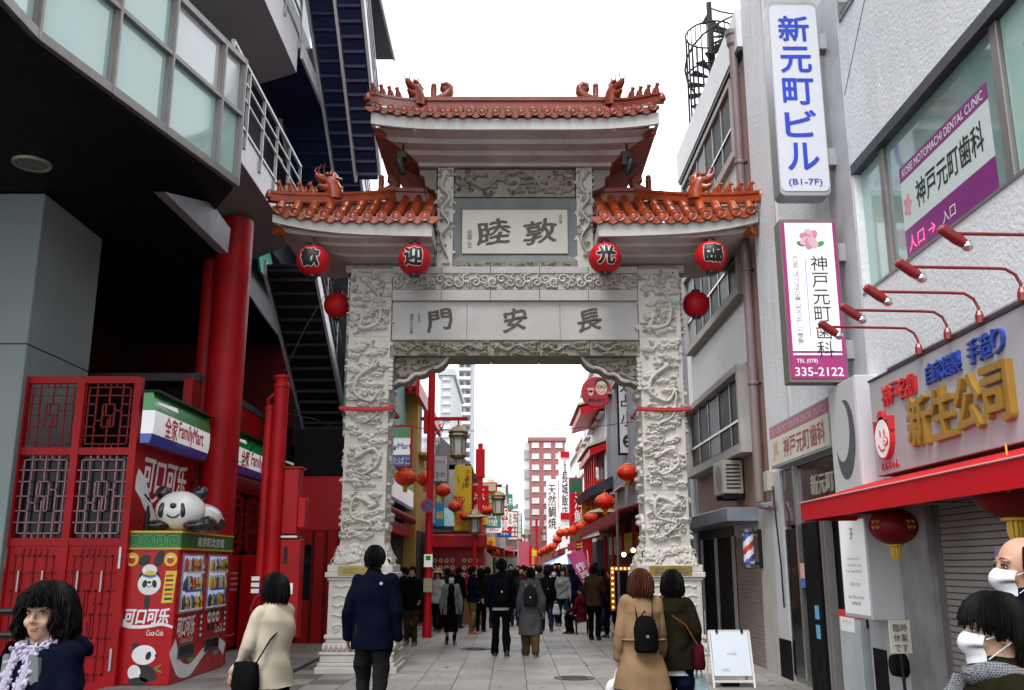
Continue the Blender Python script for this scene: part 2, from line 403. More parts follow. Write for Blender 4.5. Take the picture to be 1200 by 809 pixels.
    def rough(s, a):
        s.H += rng.rand(*s.H.shape)*a
    def points(s, o, ux, uy, nrm, margin=0.):
        H = s.H.copy()
        if margin:
            e = np.minimum(np.minimum(s.X, s.w-s.X), np.minimum(s.Y, s.h-s.Y)); H *= np.clip(e/margin, 0, 1)
        o, ux, uy, nrm = (np.array(k, float) for k in (o, ux, uy, nrm))
        return o+s.X[..., None]*ux+s.Y[..., None]*uy+H[..., None]*nrm
def carved_panel(name, x0, x1, z0, z1, y, depth, rel, m, parent, margin=.012):
    """a block whose front (towards -Y) carries the relief"""
    b = MB(); b.grid(rel.points((x0, y, z0), (1, 0, 0), (0, 0, 1), (0, -1, 0), margin))
    b.add([(x0,y,z0),(x1,y,z0),(x1,y+depth,z0),(x0,y+depth,z0),(x0,y,z1),(x1,y,z1),(x1,y+depth,z1),(x0,y+depth,z1)],
          [(0,3,2,1),(4,5,6,7),(1,2,6,5),(2,3,7,6),(3,0,4,7)])
    return b.build(name, m, parent, smooth=60, fixn=False)
CF = 15.02         # front plane of the column shafts
def column(cx, inner):
    """one carved column; inner = +1 when the opening lies at +x"""
    cx += GX; hw = .345; D = .76
    ped = MB()
    for a, z0, z1 in ((.62, 0, .10), (.585, .10, .16), (.555, .16, .27), (.575, .27, .31), (.53, .31, .44), (.49, .44, .50), (.515, .50, .56)):
        ped.box(cx-a, CF+D/2-a, z0, cx+a, CF+D/2+a, z1)
    ped.build('plinth', STONE, gate, bevel=.012)
    b = MB()
    for k in range(14):
        for fy in (0,):
            b.ball((cx-.5+k*1.0/13, CF+D/2-.545, .375), .036, .03, .05, 6, 4)
            b.ball((cx+inner*.545, CF+D/2-.5+k*1.0/13, .375), .03, .036, .05, 6, 4)
    kind(b.build('petal_moulding', STONE, gate, smooth=True), 'stuff')
    a = .475
    rel = Relief(2*a, .80, .012)
    for row in range(5):
        z = .12+row*.145
        rel.stroke([(.08+(2*a-.16)*t, z+.028*abs(math.sin(t*15.7+row))) for t in np.linspace(0, 1, 60)], .014, .014, .022)
    for k in range(5): rel.spiral(.13+k*.17, .06, .05, .02)
    o = carved_panel('pedestal_block', cx-a, cx+a, .56, 1.36, CF+D/2-a, 2*a, rel, STONE, gate)
    rel = Relief(2*a, .80, .012)
    for row in range(5):
        z = .12+row*.145
        rel.stroke([(.08+(2*a-.16)*t, z+.028*abs(math.sin(t*15.7+row))) for t in np.linspace(0, 1, 60)], .014, .014, .022)
    b = MB(); xs = cx+inner*(a+.001)
    b.grid(rel.points((xs, CF+D/2-a, .56), (0, 1, 0), (0, 0, 1), (inner, 0, 0), .01)); b.build('side_carving', STONE, o, smooth=60, fixn=False)
    cap = MB()
    for a, z0, z1 in ((.50, 1.36, 1.41), (.535, 1.41, 1.49), (.505, 1.49, 1.60)): cap.box(cx-a, CF+D/2-a, z0, cx+a, CF+D/2+a, z1)
    cap.build('pedestal_cap', STONE, gate, bevel=.01)
    pl = box('name_plate', mat('brass_plate', (.30, .21, .07), .4, .25, 6, metal=.5), gate, cx-.33, CF+D/2-.525, 1.425, cx+.33, CF+D/2-.536, 1.585, .004)
    for k in range(2):
        letters('南京町 長安門', INK, pl, (cx, CF+D/2-.538, 1.53-k*.05), w=.5, h=.03)
    # flared rock-and-lotus foot of the shaft
    z = 1.60; rel = Relief(.9, .34); rel.fill(22, .07, .15, .05, .04, 'cbf'); rel.rough(.006)
    P = rel.points((cx-.45, 0, z), (1, 0, 0), (0, 0, 1), (0, -1, 0))
    def taper(P, xi, yi):
        t = np.clip((P[..., 2]-z)/.34, 0, 1)[..., None]; k = 1-.23*t**.7
        c = np.array([cx, CF+D/2, 0]); Q = P.copy(); Q[..., :2] = c[:2]+(P[..., :2]-c[:2])*k; return Q
    foot = MB()
    for sgn in (1, -1):
        Pf = P.copy(); Pf[..., 1] = (CF+D/2)-sgn*(.47-P[..., 1])
        foot.grid(taper(Pf, 0, 0))
    for sgn in (1, -1):
        Q = P.copy(); Q[..., 0] = cx+sgn*(.45-P[..., 1]); Q[..., 1] = CF+D/2+(P[..., 0]-cx)*1.04
        foot.grid(taper(Q, 0, 0))
    foot.box(cx-.40, CF-.02, z, cx+.40, CF+D+.02, z+.2); foot.box(cx-.35, CF, z+.2, cx+.35, CF+D, z+.34)
    foot.build('carved_foot', STONE, gate, smooth=60, fixn=False)
    for (z0, z1, sty) in ((1.94, 2.75, 0), (2.75, 5.26, 1), (5.26, 6.44, 2)):
        h = z1-z0; g = .004
        rel = Relief(2*hw, h-g)
        w = 2*hw
        if sty == 0:
            rel.fill(60, .05, .10, .05, .06, 'cbs'); rel.dragon([(w*.72, h*.72), (w*.3, h*.86), (w*.25, h*.5), (w*.7, h*.35), (w*.4, h*.12)], .042, .07)
        elif sty == 1:
            rel.fill(70, .06, .10, .05, .07, 'ccc')
            rel.fill(120, .03, .06, .04, .04, 'bscf')
            rel.dragon([(w*.62, h*.80), (w*.25, h*.72), (w*.22, h*.62), (w*.6, h*.57), (w*.8, h*.64), (w*.72, h*.48), (w*.35, h*.42)], .042, .075)
            rel.dragon([(w*.35, h*.22), (w*.7, h*.26), (w*.8, h*.17), (w*.45, h*.10), (w*.2, h*.15)], .04, .07)
        else:
            rel.fill(110, .045, .09, .05, .05, 'cfbs'); rel.dragon([(w*.35, h*.30), (w*.28, h*.12), (w*.7, h*.2), (w*.72, h*.55), (w*.4, h*.80), (w*.8, h*.88)], .044, .08)
        rel.rough(.005)
        b = MB(); b.grid(rel.points((cx-hw, CF, z0), (1, 0, 0), (0, 0, 1), (0, -1, 0), .02))
        for sgn in (1, -1):
            r2 = Relief(D, h-g); n = int(h*22); r2.fill(n, .06, .11, .055, .06, 'cbs'); r2.rough(.003)
            if sty == 2 and sgn != inner:
                for q in range(12): r2.blob(D*.25, .06+q*.09, .16, .036, .06)
            Q = r2.points((cx+sgn*hw, CF, z0), (0, 1, 0), (0, 0, 1), (sgn, 0, 0), .012)
            b.grid(Q if sgn > 0 else Q[:, ::-1])
        b.add([(cx-hw, CF, z0), (cx+hw, CF, z0), (cx+hw, CF+D, z0), (cx-hw, CF+D, z0), (cx-hw, CF, z1-g), (cx+hw, CF, z1-g), (cx+hw, CF+D, z1-g), (cx-hw, CF+D, z1-g)],
              [(0, 3, 2, 1), (4, 5, 6, 7), (2, 3, 7, 6)])
        b.build('carved_block', STONE, gate, smooth=60, fixn=False)
    box('seam_core', STONE_DARK, gate, cx-hw+.02, CF+.02, 1.7, cx+hw-.02, CF+D-.02, 6.5)
    # stacked scroll ends under the beam
    for q in range(7):
        z = 4.40+q*.075
        MB().tube([(cx+inner*(hw+.03), CF-.045, z), (cx+inner*(hw+.03), CF+.12, z)], .036, 8).build('scroll_end', STONE, gate, smooth=40)
    # red ribbon
    rb = MB(); zc = 4.06 if inner > 0 else 4.05
    e = .085
    ring = [(cx-hw-e, CF-e), (cx+hw+e, CF-e), (cx+hw+e, CF+D+e), (cx-hw-e, CF+D+e), (cx-hw-e, CF-e)]
    pts = []
    for (ax, ay), (bx, by) in zip(ring, ring[1:]):
        for t in np.linspace(0, 1, 6, endpoint=False): pts.append((ax+(bx-ax)*t, ay+(by-ay)*t, zc-.02*math.sin(t*3.14)+random.uniform(-.005, .005)))
    pts.append(pts[0])
    rb.tube(pts, .042, 6, False, .3)
    rb2 = MB()
    for i in range(len(pts)-1):
        a, c = pts[i], pts[i+1]
        rb2.quad((a[0], a[1], a[2]-.035), (c[0], c[1], c[2]-.035), (c[0], c[1], c[2]+.035), (a[0], a[1], a[2]+.035))
    rb2.grid([[(p[0]*1.0+(p[0]-cx)*.02, p[1]-.006, p[2]+.012), (p[0]+(p[0]-cx)*.03, p[1]-.012, p[2]-.012)] for p in pts])
    t = rb2.build('red_ribbon', mat('red_cloth', (.42, .015, .02), .7, .15, 8), None)
    tag(t, 'red cloth ribbon tied round the %s carved gate column' % ('left' if inner > 0 else 'right'), 'ribbon', 'ribbons on the gate columns')
column(-2.40, 1); column(2.40, -1)
# ---- beams between the columns
BX0, BX1 = -2.05+GX, 2.05+GX; BY = 15.06; BD = .70
def split(x0, x1, n, g=.003):
    w = (x1-x0)/n; return [(x0+i*w+g, x0+(i+1)*w-g) for i in range(n)]
for x0, x1 in split(BX0, BX1, 5):
    rel = Relief(x1-x0, .25, .009); w = x1-x0
    rel.dragon([(w*.15, .15), (w*.35, .08), (w*.55, .17), (w*.8, .09), (w*.95, .16)], .03, .05); rel.fill(26, .04, .07, .04, .02, 'csb'); rel.rough(.003)
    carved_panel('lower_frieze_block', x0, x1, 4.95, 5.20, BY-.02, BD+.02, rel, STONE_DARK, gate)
for i, (x0, x1) in enumerate(((BX0, -.80+GX), (-.80+GX, .75+GX), (.75+GX, BX1))):
    box('inscription_slab', STONE_PALE, gate, x0+.002, BY+.03, 5.215, x1-.002, BY+BD-.03, 5.885, .004)
box('ledge', STONE_DARK, gate, BX0, BY-.05, 5.20, BX1, BY+BD+.02, 5.216, .003)
for ch, x in (('門', -1.25), ('安', 0.0), ('長', 1.24)):
    letters(ch, BRONZE, gate, (GX+x, BY+.03, 5.56), h=.41, w=.39, ext=.012, bold=.012, name='carved_character', brush=True)
letters('昭和六十年春', INK, gate, (GX-1.72, BY+.027, 5.50), h=.34, vertical=True, gap=.9, bold=.01)
letters('乙丑吉日', INK, gate, (GX-1.60, BY+.027, 5.60), h=.16, vertical=True, gap=.9, bold=.01)
for x0, x1 in split(BX0, BX1, 5):
    box('band_block', STONE_PALE, gate, x0, BY-.04, 5.885, x1, BY+BD+.02, 6.075, .006)
rel = None
for x0, x1 in split(BX0, BX1, 4):
    w = x1-x0; rel = Relief(w, .27, .009)
    for k in range(7):
        x = w*(k+.5)/7; rel.spiral(x, .135+(.03 if k % 2 else -.03), .085, .065, 1 if k % 2 else -1, k*1.3, 1.3, .24)
        rel.spiral(x+.05, .06 if k % 2 else .21, .05, .055, 1, k, 1.1, .3)
        rel.blob(x, .135, .04, .03, .05)
    carved_panel('scroll_frieze_block', x0, x1, 6.09, 6.355, BY-.01, BD, rel, STONE, gate)
for x0, x1 in split(BX0, BX1, 5):
    box('upper_band_block', STONE_PALE, gate, x0, BY-.05, 6.355, x1, BY+BD+.03, 6.475, .006)
for x0, x1 in split(-1.05+GX, 1.05+GX, 3):
    rel = Relief(x1-x0, .10, .009); rel.fill(14, .03, .05, .025, .015, 'csb')
    carved_panel('small_frieze_block', x0, x1, 6.475, 6.575, BY, .6, rel, STONE_DARK, gate)
# carved brackets under the beam
for sg in (1, -1):
    x0 = GX-sg*2.02; W = .92; pts = [(0, 0), (W, 0), (W-.03, -.08), (W-.10, -.16), (W-.17, -.20), (W-.25, -.205), (W-.32, -.23), (W-.38, -.29), (W-.45, -.315), (W-.52, -.31), (W-.58, -.34), (W-.64, -.41), (W-.72, -.44), (W-.80, -.43), (W-.86, -.46), (0, -.50)]
    poly = [(x0+sg*a, BY+.12, 4.95+z) for a, z in pts]
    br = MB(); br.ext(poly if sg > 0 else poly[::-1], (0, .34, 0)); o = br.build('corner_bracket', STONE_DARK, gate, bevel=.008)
    rim = MB(); rim.tube([(x0+sg*a, BY+.11, 4.95+z+.02) for a, z in [(W, 0)]+[(p[0]-.01, p[1]+.01) for p in pts[2:]]], .028, 6); rim.build('rim_moulding', STONE, o, smooth=50)
    rel = Relief(.78, .36, .01); rel.fill(50, .04, .07, .045, .03, 'csb')
    P = rel.points((0, BY+.119, 0), (1, 0, 0), (0, 0, 1), (0, -1, 0), .02)
    t = P[..., 0]/.78; s_ = P[..., 2]/.36
    P[..., 2] = 4.93-s_*(.45-.31*t); P[..., 0] = x0+sg*P[..., 0]
    MB().grid(P if sg < 0 else P).build('bracket_carving', STONE_DARK, o, smooth=60, fixn=True)
# ---- the upper storey with the calligraphy plaque
UY = 15.10
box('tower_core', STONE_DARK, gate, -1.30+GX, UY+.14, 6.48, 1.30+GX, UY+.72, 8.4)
box('plaque_panel', PLAQUE, gate, -.90+GX, UY+.02, 6.74, .90+GX, UY+.10, 7.53, .004)
fr = MB()   # bevelled grey frame round the plaque
for a, b_, y0, y1 in ((1.05, .90, 0, 0),):
    o_ = [(-1.05, 6.59), (1.05, 6.59), (1.05, 7.71), (-1.05, 7.71)]; i_ = [(-.90, 6.74), (.90, 6.74), (.90, 7.53), (-.90, 7.53)]
    for k in range(4):
        k2 = (k+1) % 4
        fr.add([(GX+o_[k][0], UY-.02, o_[k][1]), (GX+o_[k2][0], UY-.02, o_[k2][1]), (GX+i_[k2][0], UY+.06, i_[k2][1]), (GX+i_[k][0], UY+.06, i_[k][1])], [(0, 1, 2, 3)])
fr.box(-1.05+GX, UY-.0199, 6.579, 1.05+GX, UY+.15, 6.5895); fr.box(-1.05+GX, UY-.0199, 7.7105, 1.05+GX, UY+.15, 7.72)
fr.build('plaque_frame', STONE_GREY, gate)
letters('睦', BRONZE, gate, (GX-.36, UY+.019, 7.13), h=.48, w=.56, bold=.012, ext=.006, name='calligraphy_character', brush=True)
letters('敦', BRONZE, gate, (GX+.43, UY+.019, 7.13), h=.48, w=.56, bold=.012, ext=.006, name='calligraphy_character', brush=True)
letters('民國乙丑', INK, gate, (GX-.77, UY+.018, 7.0), h=.32, vertical=True, gap=.9)
letters('吉日建', INK, gate, (GX+.78, UY+.018, 7.36), h=.17, vertical=True, gap=.9)
rel = Relief(2.06, .50, .01); rel.dragon([(.25, .3), (.5, .15), (.8, .36), (.98, .2)], .04, .07); rel.dragon([(1.8, .3), (1.55, .15), (1.3, .36), (1.1, .2)], .04, .07)
rel.fill(90, .05, .09, .05, .03, 'csb'); rel.rough(.003)
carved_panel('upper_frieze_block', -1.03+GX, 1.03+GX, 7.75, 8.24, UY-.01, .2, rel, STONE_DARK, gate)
for sg in (-1, 1):
    xc = GX+sg*1.19; b = MB(); h = 1.80
    rel = Relief(.27, h, .009)
    rel.dragon([(.13, h*.93), (.06, h*.8), (.2, h*.68), (.07, h*.55), (.2, h*.42), (.07, h*.28), (.18, h*.1)], .045, .09); rel.fill(30, .04, .06, .05, .02, 'csb'); rel.rough(.004)
    b.grid(rel.points((xc-.135, UY-.04, 6.48), (1, 0, 0), (0, 0, 1), (0, -1, 0), .01))
    for s2 in (1, -1):
        r2 = Relief(.3, h, .012); r2.fill(36, .04, .07, .045, .02, 'csb'); Q = r2.points((xc+s2*.135, UY-.04, 6.48), (0, 1, 0), (0, 0, 1), (s2, 0, 0), .01); b.grid(Q if s2 > 0 else Q[:, ::-1])
    b.add([(xc-.135, UY-.04, 8.28), (xc+.135, UY-.04, 8.28), (xc+.135, UY+.3, 8.28), (xc-.135, UY+.3, 8.28)], [(0, 1, 2, 3)])
    b.build('dragon_pillar', STONE, gate, smooth=60, fixn=False)
    # bracket ears beside the pillar
    ear = MB(); pts = [(0, 0), (.30, 0), (.30, -.10), (.22, -.14), (.20, -.30), (.10, -.36), (0, -.40)]
    ear.ext([(xc+sg*(.16+a), UY+.02, 8.27+z) for a, z in pts], (0, .2, 0)); ear.build('bracket_ear', STONE_DARK, gate, bevel=.01)
# ---- glazed roofs.  Each slope: rows of barrel tiles with round end tiles and drip tiles between them
def half_barrel(L, r=.066, n=8):
    b = MB(); vs = []
    for t, rr in ((0, r*1.07), (1, r*.93)):
        for k in range(n+1):
            a = math.pi*k/n; vs.append((rr*math.cos(a), t*L, rr*math.sin(a)*1.05))
    b.add(vs, [(k, k+1, n+2+k, n+1+k) for k in range(n)]); b.add([vs[k] for k in range(n+1)], [tuple(range(n+1))])
    return b.mesh('barrel_tile', smooth=50)
BARREL = half_barrel(1.0)
def end_mesh():
    b = MB(); b.lathe([(.0, -.02), (.03, -.022), (.045, -.012), (.056, -.018), (.068, -.018), (.068, .03)], (0, 0, 0), 14, axis='y'); return b.mesh('end_tile', smooth=40)
END = end_mesh()
def drip_mesh():
    b = MB(); pts = [(-.10, .03), (-.10, 0), (-.06, -.045), (0, -.075), (.06, -.045), (.10, 0), (.10, .03)]
    b.ext([(x, 0, z) for x, z in pts], (0, .025, 0)); b.tube([(x, -.006, z) for x, z in pts[1:-1]], .010, 5); return b.mesh('drip_tile', smooth=40)
DRIP = drip_mesh()
for m_ in (BARREL, END, DRIP): pass
def mesh_with(me, m, cache={}):
    k = (me.name, m.name)
    if k not in cache: c = me.copy(); c.name = me.name; c.materials.append(m); cache[k] = c
    return cache[k]
def slope(eave, top, n, tm, rows=3, ts=1.):
    """eave(t), top(t) -> Vector for t in 0..1; n barrel rows"""
    bed = MB(); P = []
    for i in range(n*2+1):
        t = i/(n*2); a, b_ = eave(t), top(t); P.append([tuple(a+(b_-a)*q + Vector((0, 0, -.05*math.sin(q*3.14)-.03))) for q in np.linspace(0, 1, 6)])
    bed.grid(P); bed.build('tile_bed', TILE_DARK, gate, smooth=True)
    for i in range(n):
        t = (i+.5)/n; a, b_ = eave(t), top(t); L = (b_-a).length
        if L < .08: continue
        k = max(1, min(rows, int(L/.25)))
        for j in range(k):
            q0, q1 = j/k, (j+1)/k
            sag = lambda q: Vector((0, 0, -.05*math.sin(q*3.14)))
            p0, p1 = a+(b_-a)*q0+sag(q0), a+(b_-a)*q1+sag(q1); d = p1-p0
            rot = d.to_track_quat('Y', 'Z').to_euler()
            place(mesh_with(BARREL, tm), 'barrel_tile', None, gate, p0, rot, (ts, d.length*1.03, ts))
        d = (b_-a); o = place(mesh_with(END, tm), 'end_tile', None, gate, a+Vector((0, -.012, .012)), (0, 0, 0), (ts, 1, ts))
        t2 = i/n; a2 = eave(t2)
        place(mesh_with(DRIP, tm), 'drip_tile', None, gate, a2+Vector((0, .0, -.02)), (0, 0, 0), (ts, 1, ts))
def ridge_bar(pts, m, name='ridge', w=.13, h=.17, steps=True):
    """a stepped ridge following pts"""
    b = MB()
    for (ww, z0, z1) in ((w, -.02, h*.42), (w*.72, h*.42, h*.72), (w*1.05, h*.72, h)):
        P = []
        for i, p in enumerate(pts):
            d = Vector(pts[min(i+1, len(pts)-1)])-Vector(pts[max(i-1, 0)]); s_ = Vector((d.y, -d.x, 0)).normalized()*ww/2; p = Vector(p)
            P.append([p+s_+Vector((0, 0, z0)), p+s_+Vector((0, 0, z1)), p-s_+Vector((0, 0, z1)), p-s_+Vector((0, 0, z0)), p+s_+Vector((0, 0, z0))])
        b.grid([[tuple(q) for q in r] for r in P])
        b.quad(*[tuple(q) for q in P[0][:4]]); b.quad(*[tuple(q) for q in P[-1][:4]])
    return b.build(name, m, gate, smooth=30, bevel=0)
def dragon_head(m, p, ang, s=1.):
    """ridge-end beast with open mouth, mane and whiskers; faces local +x"""
    b = MB(); q = Matrix.Rotation(ang, 4, 'Z')
    f = lambda x, z, y=0: tuple(Vector(p)+(q @ Vector((x*s, y*s, 0)))+Vector((0, 0, z*s)))
    b.tube([f(-.14, -.05), f(-.13, .10), f(-.07, .22), f(.0, .27), f(.06, .27)], [.15*s, .16*s, .14*s, .11*s, .08*s], 9)
    b.tube([f(.0, .27), f(.12, .27), f(.20, .31), f(.23, .35)], [.10*s, .075*s, .055*s, .02*s], 8)      # upper jaw and raised snout
    b.tube([f(-.02, .15), f(.09, .12), f(.17, .15)], [.09*s, .06*s, .03*s], 8)       # lower jaw
    b.tube([f(-.10, .26), f(-.13, .38), f(-.09, .44)], [.10*s, .08*s, .035*s], 7)      # crest
    for y in (-.07, .07):
        b.ball(f(.05, .35, y), .04*s, n=7, m=5); b.tube([f(-.02, .36, y), f(-.03, .45, y*1.2)], [.035*s, .012*s], 5)
        b.tube([f(.18, .33, y*.5), f(.22, .42, y), f(.17, .50, y*1.4)], [.012*s, .009*s, .004*s], 4)
        b.tube([f(.10, .30, y), f(.14, .44, y*1.5), f(.10, .53, y*1.2)], [.011*s, .008*s, .004*s], 4)
    for k in range(5): b.tube([f(-.10-.02*k, .32-.07*k, .05*(-1)**k), f(-.26-.01*k, .34-.08*k, .05*(-1)**k)], [.06*s, .018*s], 5)
    return b.build('dragon_head', m, gate, smooth=50)
def fish_tail(m, p, ang, s=1.):
    """the curled tail of the ridge beast with a sword hilt beside it"""
    b = MB(); q = Matrix.Rotation(ang, 4, 'Z')
    f = lambda x, z, y=0: tuple(Vector(p)+(q @ Vector((x*s, y*s, 0)))+Vector((0, 0, z*s)))
    b.tube([f(.24, -.02), f(.12, .03), f(.0, .07), f(-.08, .12), f(-.13, .20), f(-.13, .29), f(-.07, .35), f(.0, .33), f(.01, .27), f(-.05, .26)],
           [.07*s, .10*s, .12*s, .125*s, .11*s, .10*s, .09*s, .08*s, .07*s, .05*s], 9, True, .8)
    b.ball(f(-.06, .27), .11*s, .07*s, .11*s)
    b.lathe([(.055*s, -.05*s), (.05*s, .03*s), (.065*s, .06*s), (.055*s, .09*s), (.06*s, .26*s), (.045*s, .27*s), (.06*s, .30*s), (.045*s, .35*s), (.0, .36*s)], f(.17, .02), 8)
    for k in range(3): b.tube([f(.24+.03*k, .0), f(.34+.05*k, .0+.03*k)], [.05*s, .012*s], 5)
    return b.build('scroll_tail_ornament', m, gate, smooth=50)
def beast(m, p, ang, s=1.):
    b = MB(); q = Matrix.Rotation(ang, 4, 'Z'); s *= 1.15
    f = lambda x, z, y=0: tuple(Vector(p)+(q @ Vector((x*s, y*s, 0)))+Vector((0, 0, z*s)))
    b.tube([f(-.05, .0), f(-.05, .09), f(.01, .15), f(.035, .20)], [.055*s, .058*s, .048*s, .034*s], 7)
    b.ball(f(.045, .215), .045*s, n=7, m=5); b.tube([f(.06, .21), f(.11, .195)], [.032*s, .018*s], 5)
    for y in (-.025, .025): b.tube([f(.03, .14, y), f(.055, -.02, y)], .02*s, 5); b.tube([f(.03, .24, y), f(.02, .29, y)], [.014*s, .004*s], 4)
    b.tube([f(-.07, .03), f(-.12, .12), f(-.08, .20)], [.022*s, .02*s, .006*s], 5)
    return b.build('ridge_beast', m, gate, smooth=50)
# ---- wing roofs
EY = 14.10; RYC = 15.42
for sg in (-1, 1):
    xi, xo = 1.33, 3.86; xr = 2.12                    # inner end, outer corner, end of the ridge
    ze, zr = 7.00, 7.82; lift = .12; zhip = 7.36
    X = lambda t: xi+(xo-xi)*t
    def eave(t): return Vector((GX+sg*X(t), EY-.10*t**3, ze+lift*max(0, t-.45)**2.2*3.3))
    corner = eave(1.0)
    def top(t):
        x = X(t)
        if x <= xr: return Vector((GX+sg*x, RYC-.06, zr))
        q = (x-xr)/(xo-xr); a = Vector((GX+sg*xr, RYC-.06, zr)); c = corner+Vector((0, 0, .08)); p = a.lerp(c, q); p.z -= .03*math.sin(q*3.14); return p
    slope(eave, top, 11, TILE, ts=1.2)
    # back and end slopes (plain, seen only from behind)
    bk = MB(); P = []
    for t in np.linspace(0, 1, 14):
        e, tp = eave(t), top(t); P.append([(e.x, 2*RYC-e.y, e.z), (tp.x, 2*RYC-tp.y, tp.z)])
    bk.grid(P); bk.build('rear_slope', TILE, gate, smooth=True)
    en = MB(); a = Vector((GX+sg*xr, RYC, zr)); P = []
    for q in np.linspace(-1, 1, 12):
        P.append([tuple(a), (corner.x+sg*.02-sg*.12*(1-q*q), RYC+q*(RYC-corner.y), ze+.12*abs(q)**3)])
    en.grid(P); en.build('end_slope', TILE, gate, smooth=True)
    ridge_bar([(GX+sg*1.30, RYC, zr-.05), (GX+sg*1.7, RYC, zr-.05), (GX+sg*2.25, RYC, zr-.03)], TILE_TOP, w=.2, h=.24)
    hip = []
    for q in np.linspace(0, 1.03, 12):
        x = xr+(xo-xr)*q; t = (x-xi)/(xo-xi); p = top(min(t, 1)) if q <= 1 else top(1); p = p+Vector((sg*.05*(q > 1), -.03*(q > 1), .02+.03*q**4)); hip.append(tuple(p))
    ridge_bar(hip, TILE, 'hip_ridge', .13, .15)
    fish_tail(TILE_TOP, (GX+sg*2.20, RYC, zr+.13), 0 if sg > 0 else math.pi, .9) if sg < 0 else fish_tail(TILE_TOP, (GX+sg*2.20, RYC, zr+.13), 0, .9)
    d = math.atan2(corner.y-RYC, corner.x-(GX+sg*xr))
    at = lambda q: Vector(hip[min(11, int(q*11))]).lerp(Vector(hip[min(11, int(q*11)+1)]), q*11-int(q*11))
    dragon_head(TILE, at(.56)+Vector((0, 0, .13)), d, .95)
    for k, q in enumerate((.68, .76, .84, .92)): beast(TILE, at(q)+Vector((0, 0, .13)), d, .72)
    MB().lathe([(.0, -.05), (.06, -.04), (.07, .0), (.05, .06), (.02, .10), (.0, .11)], tuple(Vector(hip[-1])+Vector((0, 0, .08))), 8).build('corner_finial', TILE, gate, smooth=50)
    # eave fascia, soffit and cove
    fa = MB(); P = []; n = 16
    for i in range(n+1):
        e = eave(i/n); k = .30-.10*(i/n)**1.5; P.append([(e.x, e.y+.05, e.z-.07), (e.x, e.y+.05, e.z-k), (e.x, e.y+.12, e.z-k)])
    fa.grid(P)
    e1, e0 = eave(1), eave(0)
    fa.quad((e1.x, e1.y+.05, e1.z-.07), (e1.x, e1.y+.05, e1.z-.20), (e1.x, 2*RYC-e1.y-.05, e1.z-.20), (e1.x, 2*RYC-e1.y-.05, e1.z-.07))
    fa.quad((e0.x, e0.y+.05, e0.z-.07), (e0.x, e0.y+.05, e0.z-.30), (e0.x, UY, e0.z-.30), (e0.x, UY, e0.z-.07))
    fa.build('eave_fascia', RENDER_WHITE, gate, smooth=40)
    so = MB()
    def lower(t, k):
        e = eave(t); x = GX+sg*(X(t)*(1-.0*k)); return e
    prof = [(.12, -.20), (.13, -.295), (.30, -.33), (.34, -.37), (.62, -.40), (.66, -.44), (1.02, -.48)]
    P = []
    for i in range(n+1):
        t = i/n; e = eave(t); row = []
        for j, (dy, dz) in enumerate(prof):
            fx = 1-.30*(j/(len(prof)-1))*max(0, (t-.35)/.65)
            base = ze+(e.z-ze)*(1-j/(len(prof)-1))
            row.append((GX+sg*X(t)*fx, EY+dy, base+dz))
        P.append(row)
    so.grid(P)
    # the soffit on the outer side, reddish
    so.build('soffit', SOFFIT, gate, smooth=30)
    so2 = MB(); P = []
    for j, (dy, dz) in enumerate(prof):
        fx = 1-.30*(j/(len(prof)-1)); z = ze+(e1.z-ze)*(1-j/(len(prof)-1))+dz; x = GX+sg*xo*fx
        P.append([(x, EY+dy, z), (x, 2*RYC-EY-dy, z)])
    so2.grid(P); so2.build('side_soffit', SOFFIT, gate, smooth=30)
    cr = MB(); cr.box(GX+sg*2.0, 15.12, 6.40, GX+sg*2.85, 15.7, 6.53); cr.build('soffit_block', SOFFIT, gate)
    P = [(GX+sg*1.33, 15.08, 6.52), (GX+sg*2.72, 15.08, 6.52), (GX+sg*2.72, 15.8, 6.52), (GX+sg*1.33, 15.8, 6.52)]
    MB().ext(P, (0, 0, .12)).build('soffit_slab', SOFFIT, gate)
    # red-brown end of the rear eave peeping out under the corner
    rb = MB(); rb.tube([(e1.x-sg*.04, e1.y+.14, e1.z-.30), (e1.x-sg*.14, e1.y+.30, e1.z-.32)], [.085, .06], 8); rb.build('corner_beam', TILE, gate, smooth=50)
# ---- top roof
TY, TR = 14.12, 15.42
xo = 2.36; xr = 1.62; ze, zr = 8.83, 9.55
X = lambda t: -xo+2*xo*t
def eave(t):
    q = abs(2*t-1); return Vector((GX+X(t), TY-.08*q**4, ze+.10*max(0, q-.45)**2.2*2.6))
def top(t):
    x = X(t); q = abs(x)
    if q <= xr: return Vector((GX+x, TR-.06, zr))
    k = (q-xr)/(xo-xr); a = Vector((GX+math.copysign(xr, x), TR-.06, zr)); c = eave(0 if x < 0 else 1)+Vector((0, 0, .06)); p = a.lerp(c, k); p.z -= .03*math.sin(k*3.14); return p
slope(eave, top, 22, TILE_TOP)
bk = MB(); P = []
for t in np.linspace(0, 1, 24):
    e, tp = eave(t), top(t); P.append([(e.x, 2*TR-e.y, e.z), (tp.x, 2*TR-tp.y, tp.z)])
bk.grid(P); bk.build('rear_slope', TILE_TOP, gate, smooth=True)
ridge_bar([(GX+x, TR, zr-.05) for x in np.linspace(-1.75, 1.75, 9)], TILE_TOP, w=.2, h=.26)
